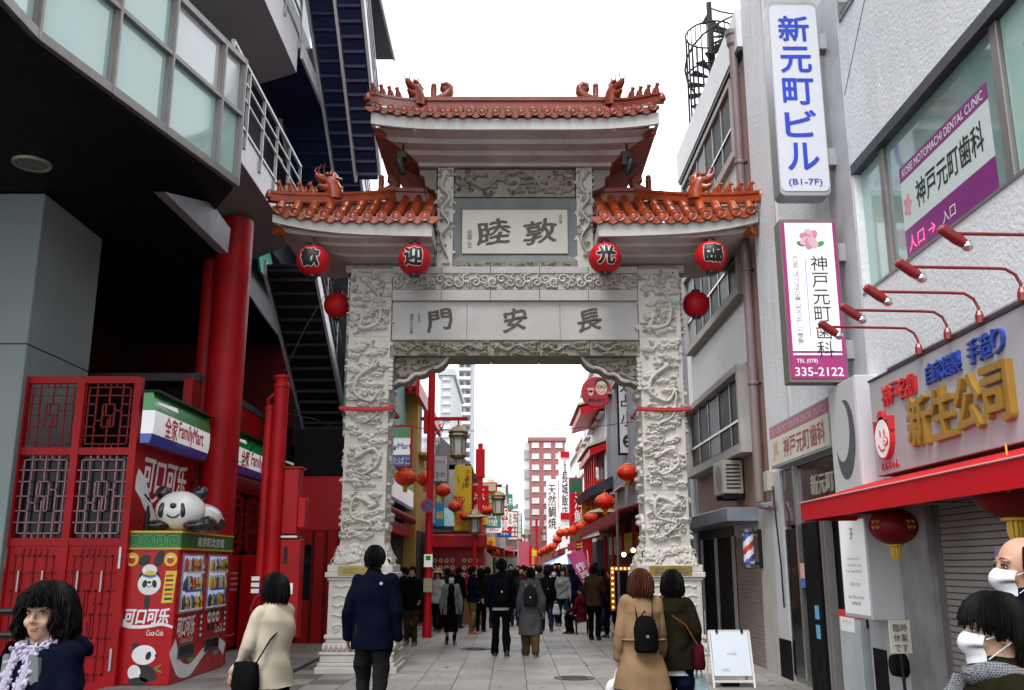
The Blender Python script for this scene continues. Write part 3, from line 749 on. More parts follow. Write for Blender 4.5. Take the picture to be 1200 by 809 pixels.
for sg in (-1, 1):
    t1 = 0 if sg < 0 else 1; corner = eave(t1); hip = []
    en = MB(); a = Vector((GX+sg*xr, TR, zr)); P = []
    for q in np.linspace(-1, 1, 12): P.append([tuple(a), (corner.x-sg*.10*(1-q*q), TR+q*(TR-corner.y), ze+.08*abs(q)**3)])
    en.grid(P); en.build('end_slope', TILE_TOP, gate, smooth=True)
    for q in np.linspace(0, 1.04, 12):
        x = xr+(xo-xr)*min(q, 1); t = (sg*x+xo)/(2*xo); p = top(t)+Vector((sg*.05*(q > 1), 0, .03+.0*q**4)); hip.append(tuple(p))
    ridge_bar(hip, TILE_TOP, 'hip_ridge', .13, .15)
    d = math.atan2(corner.y-TR, corner.x-(GX+sg*xr))
    at = lambda q: Vector(hip[min(11, int(q*11))]).lerp(Vector(hip[min(11, int(q*11)+1)]), q*11-int(q*11))
    fish_tail(TILE_TOP, (GX+sg*1.30, TR, zr+.16), 0 if sg > 0 else math.pi, .95)
    dragon_head(TILE_TOP, at(.22)+Vector((0, 0, .12)), d, .95)
    for k, q in enumerate((.50, .64, .78, .92)): beast(TILE_TOP, at(q)+Vector((0, 0, .13)), d, .70)
    MB().lathe([(.0, -.05), (.06, -.04), (.07, .0), (.05, .06), (.02, .10), (.0, .11)], tuple(Vector(hip[-1])+Vector((0, 0, .06))), 8).build('corner_finial', TILE_TOP, gate, smooth=50)
fa = MB(); P = []; n = 24
for i in range(n+1):
    e = eave(i/n); P.append([(e.x, e.y+.05, e.z-.07), (e.x, e.y+.05, e.z-.27), (e.x, e.y+.12, e.z-.27)])
fa.grid(P)
for t1 in (0, 1):
    e1 = eave(t1); fa.quad((e1.x, e1.y+.05, e1.z-.07), (e1.x, e1.y+.05, e1.z-.27), (e1.x, 2*TR-e1.y-.05, e1.z-.27), (e1.x, 2*TR-e1.y-.05, e1.z-.07))
fa.build('eave_fascia', RENDER_WHITE, gate, smooth=40)
prof = [(.12, -.265), (.34, -.30), (.38, -.37), (.62, -.38), (.66, -.45), (.98, -.50)]
so = MB(); P = []
for i in range(n+1):
    t = i/n; q = abs(2*t-1); e = eave(t); row = []
    for j, (dy, dz) in enumerate(prof):
        k = j/(len(prof)-1); row.append((GX+X(t)*(1-.30*k*q), TY+dy, ze+(e.z-ze)*(1-k)+dz))
    P.append(row)
so.grid(P); so.build('soffit', SOFFIT, gate, smooth=30)
for sg in (-1, 1):
    so2 = MB(); P = []; e1 = eave(1)
    for j, (dy, dz) in enumerate(prof):
        k = j/(len(prof)-1); z = ze+(e1.z-ze)*(1-k)+dz; x = GX+sg*xo*(1-.30*k); P.append([(x, TY+dy, z), (x, 2*TR-TY-dy, z)])
    so2.grid(P); so2.build('side_soffit', REDBROWN, gate, smooth=30)
    # the sloping red-brown return below the end of the top roof
    b = MB(); b.hexa([(GX+sg*1.34, 15.62, 7.70), (GX+sg*1.80, 15.62, 7.80), (GX+sg*1.80, 15.8, 7.80), (GX+sg*1.34, 15.8, 7.70)],
                     [(GX+sg*1.34, 15.60, 8.46), (GX+sg*2.26, 15.60, 8.66), (GX+sg*2.26, 15.8, 8.66), (GX+sg*1.34, 15.8, 8.46)])
    b.build('end_return', REDBROWN, gate)
    e = eave(1); c = GX+sg*(xo-.02); rb = MB(); rb.tube([(c-sg*.05, TY+.16, e.z-.33), (c-sg*.15, TY+.3, e.z-.36)], [.07, .06], 8); rb.build('corner_beam', TILE_TOP, gate, smooth=50)
box('soffit_slab', SOFFIT, gate, -1.66+GX, 15.0, 8.28, 1.66+GX, 15.84, 8.44)
# floodlights under the top eave
BLACK_METAL = mat('black_metal', (.008, .008, .009), .5, .2, 8, spec=.25)
for sg in (-1, 1):
    x = GX+sg*1.86; f = thing('floodlight', 'black floodlight hanging under the %s end of the top eave' % ('left' if sg < 0 else 'right'), 'floodlight', (x, 14.5, 8.0), 'floodlights under the top eave')
    MB().tube([(x, 14.45, 8.44), (x, 14.45, 8.30)], .02, 6).build('stem', BLACK_METAL, f)
    MB().box(x-.10, 14.38, 8.16, x+.06, 14.52, 8.28).box(x-.10, 14.37, 8.02, x+.0, 14.43, 8.18).build('bracket', BLACK_METAL, f, bevel=.01)
    h = MB(); q = Matrix.Rotation(R(18)*sg, 3, 'Y')
    h.lathe([(.03, -.20), (.06, -.14), (.075, .05), (.05, .11), (.02, .13)], (0, 0, 0), 10)
    h.v = [tuple(Vector((x+.05*sg, 14.42, 8.06))+q @ Vector(p)) for p in h.v]; h.build('lamp_head', BLACK_METAL, f, smooth=50)
    if sg < 0: MB().tube([(x+.05, 14.42, 7.9), (x+.12, 14.5, 7.75), (x+.3, 14.8, 7.86), (x+.35, 15.2, 7.7)], .008, 5).build('cable', BLACK_METAL, f)
# ================================================================== LEFT BUILDING
RED = mat('red_paint', (.36, .004, .008), .45, .22, 1.6, .12, 60, streak=.7, dirt=(.15, .006, .008), spec=.2)
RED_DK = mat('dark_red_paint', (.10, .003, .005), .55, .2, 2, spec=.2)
RED_BAR = mat('red_lattice_paint', (.24, .006, .010), .5, .2, 6, spec=.2)
PINK_BAR = mat('dusty_pink_bar', (.36, .17, .20), .6, .2, 8)
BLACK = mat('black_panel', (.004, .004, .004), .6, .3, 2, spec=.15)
DARK = mat('dark_interior', (.008, .007, .008), .8, .3, 2, spec=.2)
GREYGREEN = mat('grey_green_panel', (.235, .285, .285), .5, .06, .8, .02, 20, streak=.25, dirt=(.11, .13, .13))
STEEL = mat('brushed_steel', (.40, .40, .41), .35, .08, 6, metal=.85)
MULLION = mat('mullion_grey', (.22, .205, .20), .45, .08, 4, metal=.4)
GLASS_G = mat('green_tinted_glass', (.36, .54, .50), .06, .06, .4, spec=.6, coat=.3)
GLASS_CLR = mat('clear_reflective_glass', (.50, .57, .58), .05, .05, .4, spec=.6, coat=.5)
GLASS_DK = mat('dark_glass', (.010, .012, .013), .12, .3, 1, spec=.15)
GLASS_GREY = mat('grey_window_glass', (.06, .07, .075), .08, .3, .6, spec=.45)
WHITE_PANEL = mat('white_panel', (.66, .67, .69), .5, .05, 1, streak=.3, dirt=(.35, .36, .37))
GREY_PANEL = mat('grey_panel', (.17, .175, .195), .6, .06, 1, streak=.2)
NAVY = mat('navy_steel', (.010, .018, .080), .4, .2, 1.5)
NAVY_DK = mat('dark_navy_steel', (.005, .007, .013), .5, .2, 1.5)
TEAL = mat('teal_panel', (.03, .36, .28), .4, .1, 1)
WHITE = mat('white_paint', (.60, .60, .59), .45, .05, 2, streak=.2, dirt=(.45, .44, .42))
YELLOW_P = mat('yellow_cord', (.65, .48, .03), .5)
def lathe_disc(r): return [(r*math.cos(k*math.pi/10), r*math.sin(k*math.pi/10)) for k in range(20)]
def ell(cx, cy, rx, ry, a=0., n=22):
    return [(cx+rx*math.cos(t)*math.cos(a)-ry*math.sin(t)*math.sin(a), cy+rx*math.cos(t)*math.sin(a)+ry*math.sin(t)*math.cos(a)) for t in [2*math.pi*k/n for k in range(n)]]
class Stroke(list): pass
def decal(name, m, parent, loc, rot, poly, z=.002, th=.002):
    """flat print: polygon (or stroke) in the face's own x/y, lying just above the face"""
    b = MB()
    if isinstance(poly, Stroke):
        n = len(poly)//2; L, R_ = poly[:n], poly[n:][::-1]
        b.grid([[(*l, z), (*l, z+th), (*r, z+th), (*r, z), (*l, z)] for l, r in zip(L, R_)])
    else: b.ext([(x, y, z) for x, y in poly], (0, 0, th))
    return place(b.mesh(name), name, m, parent, loc, rot)
def stroke_poly(pts, w):
    if hasattr(w, '__len__') and len(pts) > 2:       # a smooth curve through the points
        P = [np.array((*p, ww), float) for p, ww in zip(pts, w)]; out = []
        for i in range(len(P)-1):
            p0, p1, p2, p3 = P[max(i-1, 0)], P[i], P[i+1], P[min(i+2, len(P)-1)]
            for t in np.linspace(0, 1, 7, endpoint=(i == len(P)-2)): out.append(.5*((2*p1)+(-p0+p2)*t+(2*p0-5*p1+4*p2-p3)*t*t+(-p0+3*p1-3*p2+p3)*t**3))
        pts = [(p[0], p[1]) for p in out]; w = [max(.002, p[2]) for p in out]
    L, R_ = [], []
    for i, p in enumerate(pts):
        a, b = np.array(pts[max(i-1, 0)]), np.array(pts[min(i+1, len(pts)-1)]); d = (b-a)/(np.linalg.norm(b-a)+1e-9); n = np.array([-d[1], d[0]])
        ww = w[i] if hasattr(w, '__len__') else w; L.append(tuple(np.array(p)+n*ww/2)); R_.append(tuple(np.array(p)-n*ww/2))
    return Stroke(L+R_[::-1])
lb = thing('modern_building', 'grey modern building with overhanging green glass band, balconies and outside stairs', 'building', (-7, 14, 0))
# glass band: bottom corners (x, y) on the overhang's edge
gl = [(-5.15, 3.5), (-5.02, 6.6), (-4.985, 8.75)]
a_, b_ = Vector((-4.985, 8.75, 0)), Vector((-4.02, 12.62, 0))
for t in (.30, .565, .86, 1.0): p = a_.lerp(b_, t); gl.append((p.x, p.y))
Z0, Z1, ZM = 6.92, 8.92, 8.02
over = [(x, y) for x, y in gl]+[(-5.0, 14.2), (-6.2, 30), (-16, 30), (-16, 3.5)]
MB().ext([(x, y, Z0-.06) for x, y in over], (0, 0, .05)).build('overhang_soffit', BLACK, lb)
for (xa, ya), (xb, yb) in zip(gl, gl[1:]):
    d = Vector((xb-xa, yb-ya, 0)).normalized(); n = Vector((d.y, -d.x, 0))
    for z0, z1, tr in ((Z0+.10, ZM-.03, 1), (ZM+.03, Z1-.08, 0)):
        A, B = Vector((xa, ya, 0))+d*.04, Vector((xb, yb, 0))-d*.04
        p = MB(); p.ext([tuple(A+Vector((0, 0, z0))), tuple(B+Vector((0, 0, z0))), tuple(B+Vector((0, 0, z1))), tuple(A+Vector((0, 0, z1)))], -n*.02)
        p.build('pane', GLASS_G if tr or random.random() < .3 else GLASS_CLR, lb)
    for z, h in ((Z0+.045, .11), (ZM, .06), (Z1-.04, .09)):
        MB().beam(Vector((xa, ya, z))+n*.03, Vector((xb, yb, z))+n*.03, .10, h).build('transom', MULLION, lb)
for i, (x, y) in enumerate(gl):
    m_ = MB(); m_.box(x-.045, y-.045, Z0-.01, x+.045, y+.045, Z1+.01); m_.box(x+.03, y-.028, Z0-.011, x+.085, y+.028, Z1+.011); m_.build('mullion', MULLION, lb, bevel=.006)
# end return of the glass box
MB().ext([(-4.02, 12.66, Z0), (-5.4, 13.3, Z0), (-5.4, 13.3, Z1), (-4.02, 12.66, Z1)], (0, -.03, 0)).build('end_panel', GREY_PANEL, lb)
# body of the building above
MB().ext([(x-.9, y-.5, 0) if 0 else (x-.55, y, Z1-.02) for x, y in gl]+[(-6, 14), (-16, 14), (-16, 3.5)] if 0 else [(x-.03, y-.02, Z1) for x, y in gl]+[(-6, 13.6, Z1), (-16, 13.6, Z1), (-16, 3.5, Z1)], (0, 0, .06)).build('band_roof', GREY_PANEL, lb)
MB().box(-16, 3.5, 9.0, -5.75, 24, 24).build('upper_wall', mat('dark_teal_wall', (.10, .14, .15), .35, .15, .7), lb)
MB().box(-16, 13.7, 6.95, -5.6, 26, 9.0).build('core_wall', GREY_PANEL, lb)
dl = thing('downlight', 'round recessed downlight in the black overhang soffit', 'light', (-6.45, 11.7, 6.84))
MB().lathe([(.20, .02), (.20, 0), (.24, -.02), (.25, .0), (.25, .03)], (-6.45, 11.7, 6.84), 24, cap=False).build('ring', mat('downlight_ring', (.30, .28, .20), .4, metal=.4), dl, smooth=40)
MB().lathe([(.0, .012), (.19, .008), (.19, .03)], (-6.45, 11.7, 6.84), 24).build('lens', mat('downlight_lens', (.14, .14, .15), .3), dl)
# the big grey column
MB().box(-9.5, 12.75, 0, -6.78, 14.7, 6.85).build('column', GREYGREEN, lb, bevel=.01)
MB().box(-8.04, 12.744, 0, -8.02, 12.75, 6.85).box(-9.5, 12.744, 4.6, -6.78, 12.75, 4.615).box(-6.785, 12.745, 4.6, -6.774, 14.7, 4.615).build('panel_joint', DARK, lb)
# balconies
def balcony(y0, y1, zb, zf, far=None, n=6, x=-4.3):
    f = MB(); f.hexa([(x, y0, zb), (x-1.3, y0, zb-.45), (x-1.3, y1, zb-.45), (x, y1, zb)], [(x-.02, y0, zb+.02), (x-1.3, y0, zf), (x-1.3, y1, zf), (x-.02, y1, zb+.02)])
    f.build('balcony_underside', GREY_PANEL, lb)
    MB().box(x-.10, y0-.004, zb, x+.002, y1+.004, zf).build('balcony_fascia', WHITE_PANEL, lb, bevel=.01)
    MB().box(x-.11, y0-.006, zf, x+.03, y1+.006, zf+.04).build('coping', STEEL, lb)
    rl = MB()
    for z, r in ((zf+1.08, .038), (zf+.78, .022), (zf+.50, .022)): rl.tube([(x+.02, y0, z), (x+.02, y1, z)], r, 8)
    rl.build('rail', STEEL, lb, smooth=40)
    for k in range(n):
        y = y0+(y1-y0)*k/(n-1); MB().box(x-.0, y-.02, zf-.25, x+.05, y+.02, zf+1.06).box(x-.0, y-.05, zf-.28, x+.04, y+.05, zf-.1).build('rail_post', STEEL, lb)
    w = (y1-y0)/4
    for k in range(4):
        ya, yb = y0+k*w+.05, y0+(k+1)*w-.05
        MB().box(x-1.2, ya, zf, x-1.18, yb, zf+2.3).build('balcony_window', GLASS_GREY if k % 2 else mat('pale_blind', (.50, .50, .52), .4, .1, 1), lb)
        MB().box(x-1.22, yb, zf, x-1.14, yb+.1, zf+2.35).build('window_post', MULLION, lb)
balcony(12.95, 17.6, 7.82, 8.36); balcony(12.2, 16.95, 11.15, 11.95, n=5)
MB().tube([(-4.28, 15.2, 8.9), (-4.28, 15.7, 8.84), (-4.28, 16.2, 8.92)], .02, 6).build('yellow_cord', YELLOW_P, lb)
MB().tube([(-4.28, 15.4, 12.5), (-4.28, 15.9, 12.44), (-4.28, 16.3, 12.5)], .02, 6).build('yellow_cord', YELLOW_P, lb)
# tapered beam under the first balcony
q = [atX(193, 225, -4.52), atX(267, 297, -4.52), atX(270, 268, -4.52), atX(248, 238, -4.52)]
MB().ext([tuple(p) for p in q], (-.15, 0, 0)).build('bracket_beam', GREY_PANEL, lb)
MB().hexa([(-4.3, 13.0, 7.8), (-6.3, 13.0, 6.95), (-6.3, 17.6, 6.95), (-4.3, 17.6, 7.8)], [(-4.32, 13.0, 7.83), (-6.3, 13.0, 7.2), (-6.3, 17.6, 7.2), (-4.32, 17.6, 7.83)]).build('balcony_cove', GREY_PANEL, lb)
# outside stairs: flights with navy undersides, white stringers and steel rails
def flight(x0, x1, yA, zA, yB, zB, n, m=NAVY, rails=True, st=.30):
    s_ = MB()
    for k in range(n):
        t0, t1 = k/n, (k+1)/n; y0, y1 = yA+(yB-yA)*t0, yA+(yB-yA)*t1; z = zA+(zB-zA)*t0
        s_.box(x0+.04, y0, z-.09, x1-.04, y1+.03*(1 if yB > yA else -1), z-.03); s_.box(x0+.041, y1-.012, z-.09+(zB-zA)/n, x1-.041, y1+.012, z-.05)
    s_.hexa([(x0+.05, yA, zA-.20), (x1-.05, yA, zA-.20), (x1-.05, yA, zA-.12), (x0+.05, yA, zA-.12)], [(x0+.05, yB, zB-.20), (x1-.05, yB, zB-.20), (x1-.05, yB, zB-.12), (x0+.05, yB, zB-.12)])
    for k in range(n):
        t = (k+.5)/n; y, z = yA+(yB-yA)*t, zA+(zB-zA)*t; s_.box(x0+.06, y-.05, z-.26, x1-.06, y+.05, z-.19)
    s_.build('stair_flight', m, lb)
    for x in (x0, x1):
        MB().hexa([(x-.03, yA, zA-.26), (x+.03, yA, zA-.26), (x+.03, yA, zA+.06), (x-.03, yA, zA+.06)], [(x-.03, yB, zB-.26), (x+.03, yB, zB-.26), (x+.03, yB, zB+.06), (x-.03, yB, zB+.06)]).build('stringer', WHITE_PANEL, lb)
    if rails:
        r = MB()
        for dz in (.45, .72, 1.0): r.tube([(x1, yA, zA+dz), (x1, yB, zB+dz)], .018, 6)
        r.build('stair_rail', STEEL, lb, smooth=40)
        for k in range(5):
            t = k/4; y, z = yA+(yB-yA)*t, zA+(zB-zA)*t; MB().tube([(x1, y, z), (x1, y, z+1.0)], .018, 6).build('stair_post', STEEL, lb, smooth=40)
def landing(x0, y0, x1, y1, z, m=NAVY):
    MB().box(x0, y0, z-.24, x1, y1, z).build('landing', m, lb); MB().box(x1-.001, y0, z-.28, x1+.05, y1, z+.05).build('stringer', WHITE_PANEL, lb)
flight(-5.05, -4.02, 18.3, 7.62, 23.5, 4.45, 16, NAVY_DK)
landing(-5.3, 17.0, -4.25, 19.7, 11.78)
flight(-5.3, -4.25, 19.7, 11.78, 24.5, 8.0, 17)
flight(-4.18, -3.55, 15.6, 13.9, 22.6, 9.3, 24)
flight(-3.5, -2.95, 14.2, 14.4, 19.6, 10.2, 22)
landing(-3.9, 19.4, -3.15, 22.5, 14.9)
MB().box(-8, 22.5, 4.4, -4.1, 24.6, 15).build('stair_back_wall', NAVY_DK, lb)
MB().box(-5.6, 17.3, 8.4, -5.35, 22.5, 15).build('stair_side_wall', NAVY_DK, lb)
q = [atX(302, 289, -5.4), atX(315, 289, -5.4), atX(328, 350, -5.4), atX(306, 318, -5.4)]
MB().ext([tuple(p) for p in q], (-.05, 0, 0)).build('teal_panel', TEAL, lb)
q = [atX(389, 396, -4.6), atX(408, 396, -4.6), atX(404, 425, -4.6), atX(393, 432, -4.6)]
MB().ext([tuple(p) for p in q], (-.05, 0, 0)).build('teal_panel', TEAL, lb)
# red pillars
for x, y, r in ((-4.86, 15.6, .30), (-5.32, 15.9, .16)):
    MB().lathe([(r, 0), (r, 7.5)], (x, y, 0), 12, a0=.26).build('pillar', RED, lb, smooth=40)
# set-back walls under the overhang
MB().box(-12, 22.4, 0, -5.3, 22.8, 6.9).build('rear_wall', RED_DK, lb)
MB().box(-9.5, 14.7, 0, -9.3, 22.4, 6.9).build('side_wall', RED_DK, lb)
MB().box(-9.4, 15.5, 4.62, -5.28, 27.5, 4.75).build('shop_ceiling', mat('charcoal_ceiling', (.035, .036, .038), .7), lb)
MB().box(-5.45, 15.3, 2.95, -5.30, 27.5, 4.62).build('shop_fascia', RED, lb)
MB().box(-5.46, 15.2, 0, -5.31, 20.6, .28).box(-5.46, 20.6, 0, -5.31, 27.5, 2.95).build('shop_wall', RED, lb)
for k in range(4):
    y = 21.2+k*1.35; MB().box(-5.31, y, .1, -5.27, y+.1, 2.9).build('shop_post', RED, lb)
MB().box(-9.2, 16, 0, -5.6, 16.1, 4.6).build('shop_interior_wall', DARK, lb)
# the lattice screen facing the camera
def lattice(x0, x1, z0, z1, y, m, parent, name='lattice', th=.016, frame=True, axis='x', seed=0):
    rnd = random.Random(seed); b = MB(); w, h = x1-x0, z1-z0
    def bar(ax, az, bx, bz):
        if axis == 'x': b.box(min(ax, bx)-th/2, y-.012, min(az, bz)-th/2, max(ax, bx)+th/2, y+.012, max(az, bz)+th/2)
        else: b.box(y-.012, min(ax, bx)-th/2, min(az, bz)-th/2, y+.012, max(ax, bx)+th/2, max(az, bz)+th/2)
    P = lambda a, c: (x0+a*w, z0+c*h)
    def line(a, c, a2, c2): bar(*P(a, c), *P(a2, c2))
    R_ = [(.08, .05), (.24, .18), (.38, .32), (.46, .42)]
    for i, (a, c) in enumerate(R_[:3]):
        line(a, c, 1-a, c); line(a, 1-c, 1-a, 1-c); line(a, c, a, 1-c); line(1-a, c, 1-a, 1-c)
    for c in (.18, .82):
        line(0, c, .24, c); line(.76, c, 1, c)
    for a in (.24, .38, .5, .62, .76):
        line(a, 0, a, .18 if a in (.24, .5, .76) else .05); line(a, .82 if a in (.24, .5, .76) else .95, a, 1)
    for c in (.32, .5, .68):
        line(0, c, .24 if c != .5 else .24, c); line(.76, c, 1, c)
    line(.24, .42, .38, .42); line(.62, .58, .76, .58); line(.5, .18, .5, .32); line(.5, .68, .5, .82); line(.38, .5, .62, .5); line(.5, .32, .5, .44); line(.45, .5, .45, .68); line(.55, .32, .55, .5)
    return b.build(name, m, parent)
ls = thing('lattice_screen', 'red framed lattice screen with double doors beside the drink machine', 'screen', (-5.95, 12.9, 0))
LX0, LX1 = -6.80, -5.22
fr = MB()
for x in (LX0, (LX0+LX1)/2, LX1): fr.box(x-.05, 12.86, 0, x+.05, 12.96, 4.15)
for z in (4.12, 3.12, 1.90, .04): fr.box(LX0, 12.87, z-.05, LX1, 12.95, z+.05)
fr.build('frame', RED, ls)
for i in range(2):
    x0 = LX0+.05+i*.79; x1 = x0+.69
    lattice(x0, x1, 3.18, 4.06, 12.91, RED_BAR, ls)
    lattice(x0, x1, 1.96, 3.06, 12.91, PINK_BAR, ls)
    MB().box(x0, 12.97, 1.96, x1, 12.98, 3.06).build('pane', GLASS_DK, ls)
    d = MB().box(x0-.02, 12.89, .06, x1+.02, 12.93, 1.86).build('door', RED, ls, bevel=.005)
    lattice(x0+.04, x1-.04, .12, 1.80, 12.885, RED_BAR, d, 'door_fretwork', .022)
    for s2 in (.22, .62): MB().tube([(x0+s2*.8, 12.84, 1.25), (x0+s2*.8, 12.84, 1.52)], .011, 6).build('handle', WHITE, d)
    for z in (1.55, .25): MB().box((x0-.04) if i == 0 else (x1+.01), 12.84, z, (x0-.01) if i == 0 else (x1+.04), 12.87, z+.28).build('hinge', STEEL, d)
# red advertising panel above the machine
ap = thing('advertising_panel', 'red drink advertising panel with white characters above the panda figure', 'panel', (-5.18, 14, 0))
MB().box(-5.30, 12.97, .0, -5.19, 15.2, 3.45).build('board', RED, ap)
letters('可口可乐', mat('bright_white_print', (.85, .85, .85), .45, 0), ap, (-5.188, 14.15, 2.86), RIGHTWARD, w=1.75, h=.50, bold=.02, ext=.003, shear=.2)
sw = [(-1.05+.25*k, .55-.95*(k/8)**.6+.05*math.sin(k)) for k in range(9)]
decal('white_swoosh', mat('bright_white_print', (.85, .85, .85)), ap, (-5.188, 14.0, 2.15), RIGHTWARD, stroke_poly([(-1.0, .62), (-.75, .50), (-.5, .28), (-.2, .08), (.2, -.05)], [.30, .30, .22, .16, .06]))
decal('white_swoosh', mat('bright_white_print', (.85, .85, .85)), ap, (-5.188, 14.15, 2.55), RIGHTWARD, stroke_poly([(-.8, .02), (-.5, -.06), (-.25, .03), (.0, -.05), (.1, .0)], [.03, .05, .05, .05, .02]))
# shop signs (white with green and blue bands)
SIGN_W = mat('glow_sign_white', (.74, .75, .76), .35, .03, 1, emit=(1, 1, 1), es=.12)  # small emission added to brighten the white faces
SIGN_G = mat('sign_green', (.01, .30, .06), .25, .05, 1, coat=.3)
SIGN_B = mat('sign_blue', (.01, .07, .42), .3, .05, 1, coat=.3)
SIGN_R = mat('sign_red', (.55, .02, .05), .4, .05, 1)
def mart_sign(y0, y1, label, x=-4.92, z0=3.22, z1=3.92):
    s_ = thing('shop_sign', label, 'sign', (x-.1, (y0+y1)/2, z0), 'long shop signs over the store front')
    def prof(za, zb, d=0.):
        n = 8; out = []
        for k in range(n+1):
            z = za+(zb-za)*k/n; t = (z-z0)/(z1-z0)*2-1; out.append((x-.12+.14*math.sqrt(max(0, 1-(t*.8)**2))+d, z))
        return out
    for nm, m_, za, zb in (('white_face', SIGN_W, z0+.13, z1-.25), ('green_band', SIGN_G, z1-.25, z1), ('blue_band', SIGN_B, z0, z0+.13)):
        b = MB(); p = prof(za, zb); b.ext([(a, y0, z) for a, z in p]+[(x-.16, y0, zb), (x-.16, y0, za)], (0, y1-y0, 0)); b.build(nm, m_, s_, smooth=30)
    b = MB(); p = [prof(z1-.25+.06*k, z1-.25+.06*k+.02, .004) for k in (1,)]
    hl = MB(); hl.ext([(x+.0, y0+.1, z1-.12), (x+.008, y0+.1, z1-.15), (x+.008, y0+.9, z1-.15), (x-.01, y0+.9, z1-.08)], (.004, 0, 0)); hl.build('white_stripe', SIGN_W, s_)
    MB().box(x-.18, y0-.03, z1, x+.06, y1+.03, z1+.03).build('top_cover', BLACK_METAL, s_)
    L = y1-y0
    letters('全家', SIGN_R, s_, (x+.024, y0+L*.27, 3.50), RIGHTWARD, w=.50, h=.30, bold=.02)
    letters('FamilyMart', SIGN_R, s_, (x+.024, y0+L*.63, 3.50), RIGHTWARD, w=L*.46, h=.30, bold=.02)
    return s_
mart_sign(12.75, 15.15, 'white shop sign with green band directly above the drink advertising panel')
mart_sign(16.4, 19.5, 'white shop sign with green band partly behind the red pole')
mart_sign(20.3, 23.7, 'farthest white shop sign with green band, next to the carved column')
# shop front panels with stickers and lattices
sf = thing('store_facade', 'red store facade with lattice windows and printed lower panels', 'facade', (-5.2, 17, 0))
for k in range(3):
    y0 = 16.2+k*1.15; MB().box(-5.30, y0, 1.78, -5.22, y0+1.1, 2.95).build('window_pane', GLASS_DK, sf)
    lattice(y0+.04, y0+1.06, 1.82, 2.90, -5.20, RED_BAR, sf, axis='y', th=.03)
    lattice(y0+.10, y0+1.0, 1.85, 2.87, -5.195, RED_BAR, sf, axis='y', th=.02)
MB().box(-5.30, 15.4, .12, -5.20, 19.7, 1.78).build('lower_panel', RED, sf)
MB().box(-5.20, 15.4, .33, -5.196, 19.7, .345).build('gold_line', YELLOW_P, sf)
SG = mat('sticker_green', (.05, .30, .05), .5); SY = mat('sticker_yellow', (.75, .55, .03), .5); SK = mat('print_black', (.012, .012, .012), .5); SW = mat('print_white', (.86, .86, .86), .5); SR = mat('print_red', (.55, .02, .03), .5); SBL = mat('print_blue', (.04, .16, .5), .5)
rr = random.Random(3)
for cy_, cz_ in ((17.2, 1.35), (17.25, .85)):
    for k in range(14):
        decal('sticker', rr.choice((SG, SG, SK, SY, RED_DK)), sf, (-5.199, cy_+rr.uniform(-.35, .35), cz_+rr.uniform(-.22, .22)), RIGHTWARD, ell(0, 0, rr.uniform(.05, .14), rr.uniform(.04, .08), rr.uniform(0, 3)), .001+.001*k)
for k in range(4): letters('歓迎光臨 南京町', SW, sf, (-5.197, 18.1, 1.45-.1*k), RIGHTWARD, w=.5, h=.04)
# ---------------- drink machine
VX, VY0, VY1 = -4.50, 12.98, 15.35
vm = thing('vending_machine', 'wide red drink vending machine with green header and panda prints', 'vending machine', (-4.9, 14.2, 0))
VRED = mat('vending_red', (.46, .004, .008), .30, .05, 1, spec=.3)
MB().box(VX-.72, VY0, .06, VX, VY1, 1.82).build('cabinet', VRED, vm, bevel=.012)
hd = MB().box(VX-.74, VY0-.02, 1.82, VX+.02, VY1+.02, 2.02).build('header', mat('header_green', (.02, .15, .04), .5), vm, bevel=.006)
GOLDP = mat('gold_paint', (.55, .38, .04), .45)
MB().box(VX-.75, VY0-.03, 2.02, VX+.03, VY1+.03, 2.05).box(VX-.75, VY0-.03, 1.80, VX+.03, VY1+.03, 1.825).build('header_trim', GOLDP, hd)
LGREEN = mat('key_pattern_green', (.06, .30, .08), .5)
for k in range(4):   # key-fret pattern on the near side
    x = VX-.69+k*.175
    b = MB()
    for (ax, az, bx, bz) in ((0, .15, .15, .15), (.15, .15, .15, .03), (.15, .03, .04, .03), (.04, .03, .04, .11), (.04, .11, .10, .11), (.10, .11, .10, .07), (0, .15, 0, .0), (0, 0, .17, 0)):
        b.box(x+min(ax, bx)-.006, VY0-.024, 1.835+min(az, bz)-.006, x+max(ax, bx)+.006, VY0-.02, 1.835+max(az, bz)+.006)
    b.build('key_fret', LGREEN, hd)
letters('南京町北京城', SW, hd, (VX+.024, (VY0+VY1)/2+.1, 1.92), RIGHTWARD, w=1.25, h=.135, bold=.015)
CAN_C = [mat('can_%s' % n, c, .3, 0) for n, c in (('red', (.5, .02, .02)), ('white', (.7, .7, .7)), ('green', (.05, .35, .08)), ('orange', (.75, .28, .02)), ('brown', (.14, .06, .03)), ('blue', (.05, .15, .5)), ('yellow', (.75, .6, .05)), ('black', (.03, .03, .03)))]
LIGHTBOX = mat('lit_display', (.34, .38, .50), .4, .2, 9, emit=(.6, .7, 1), es=.22)
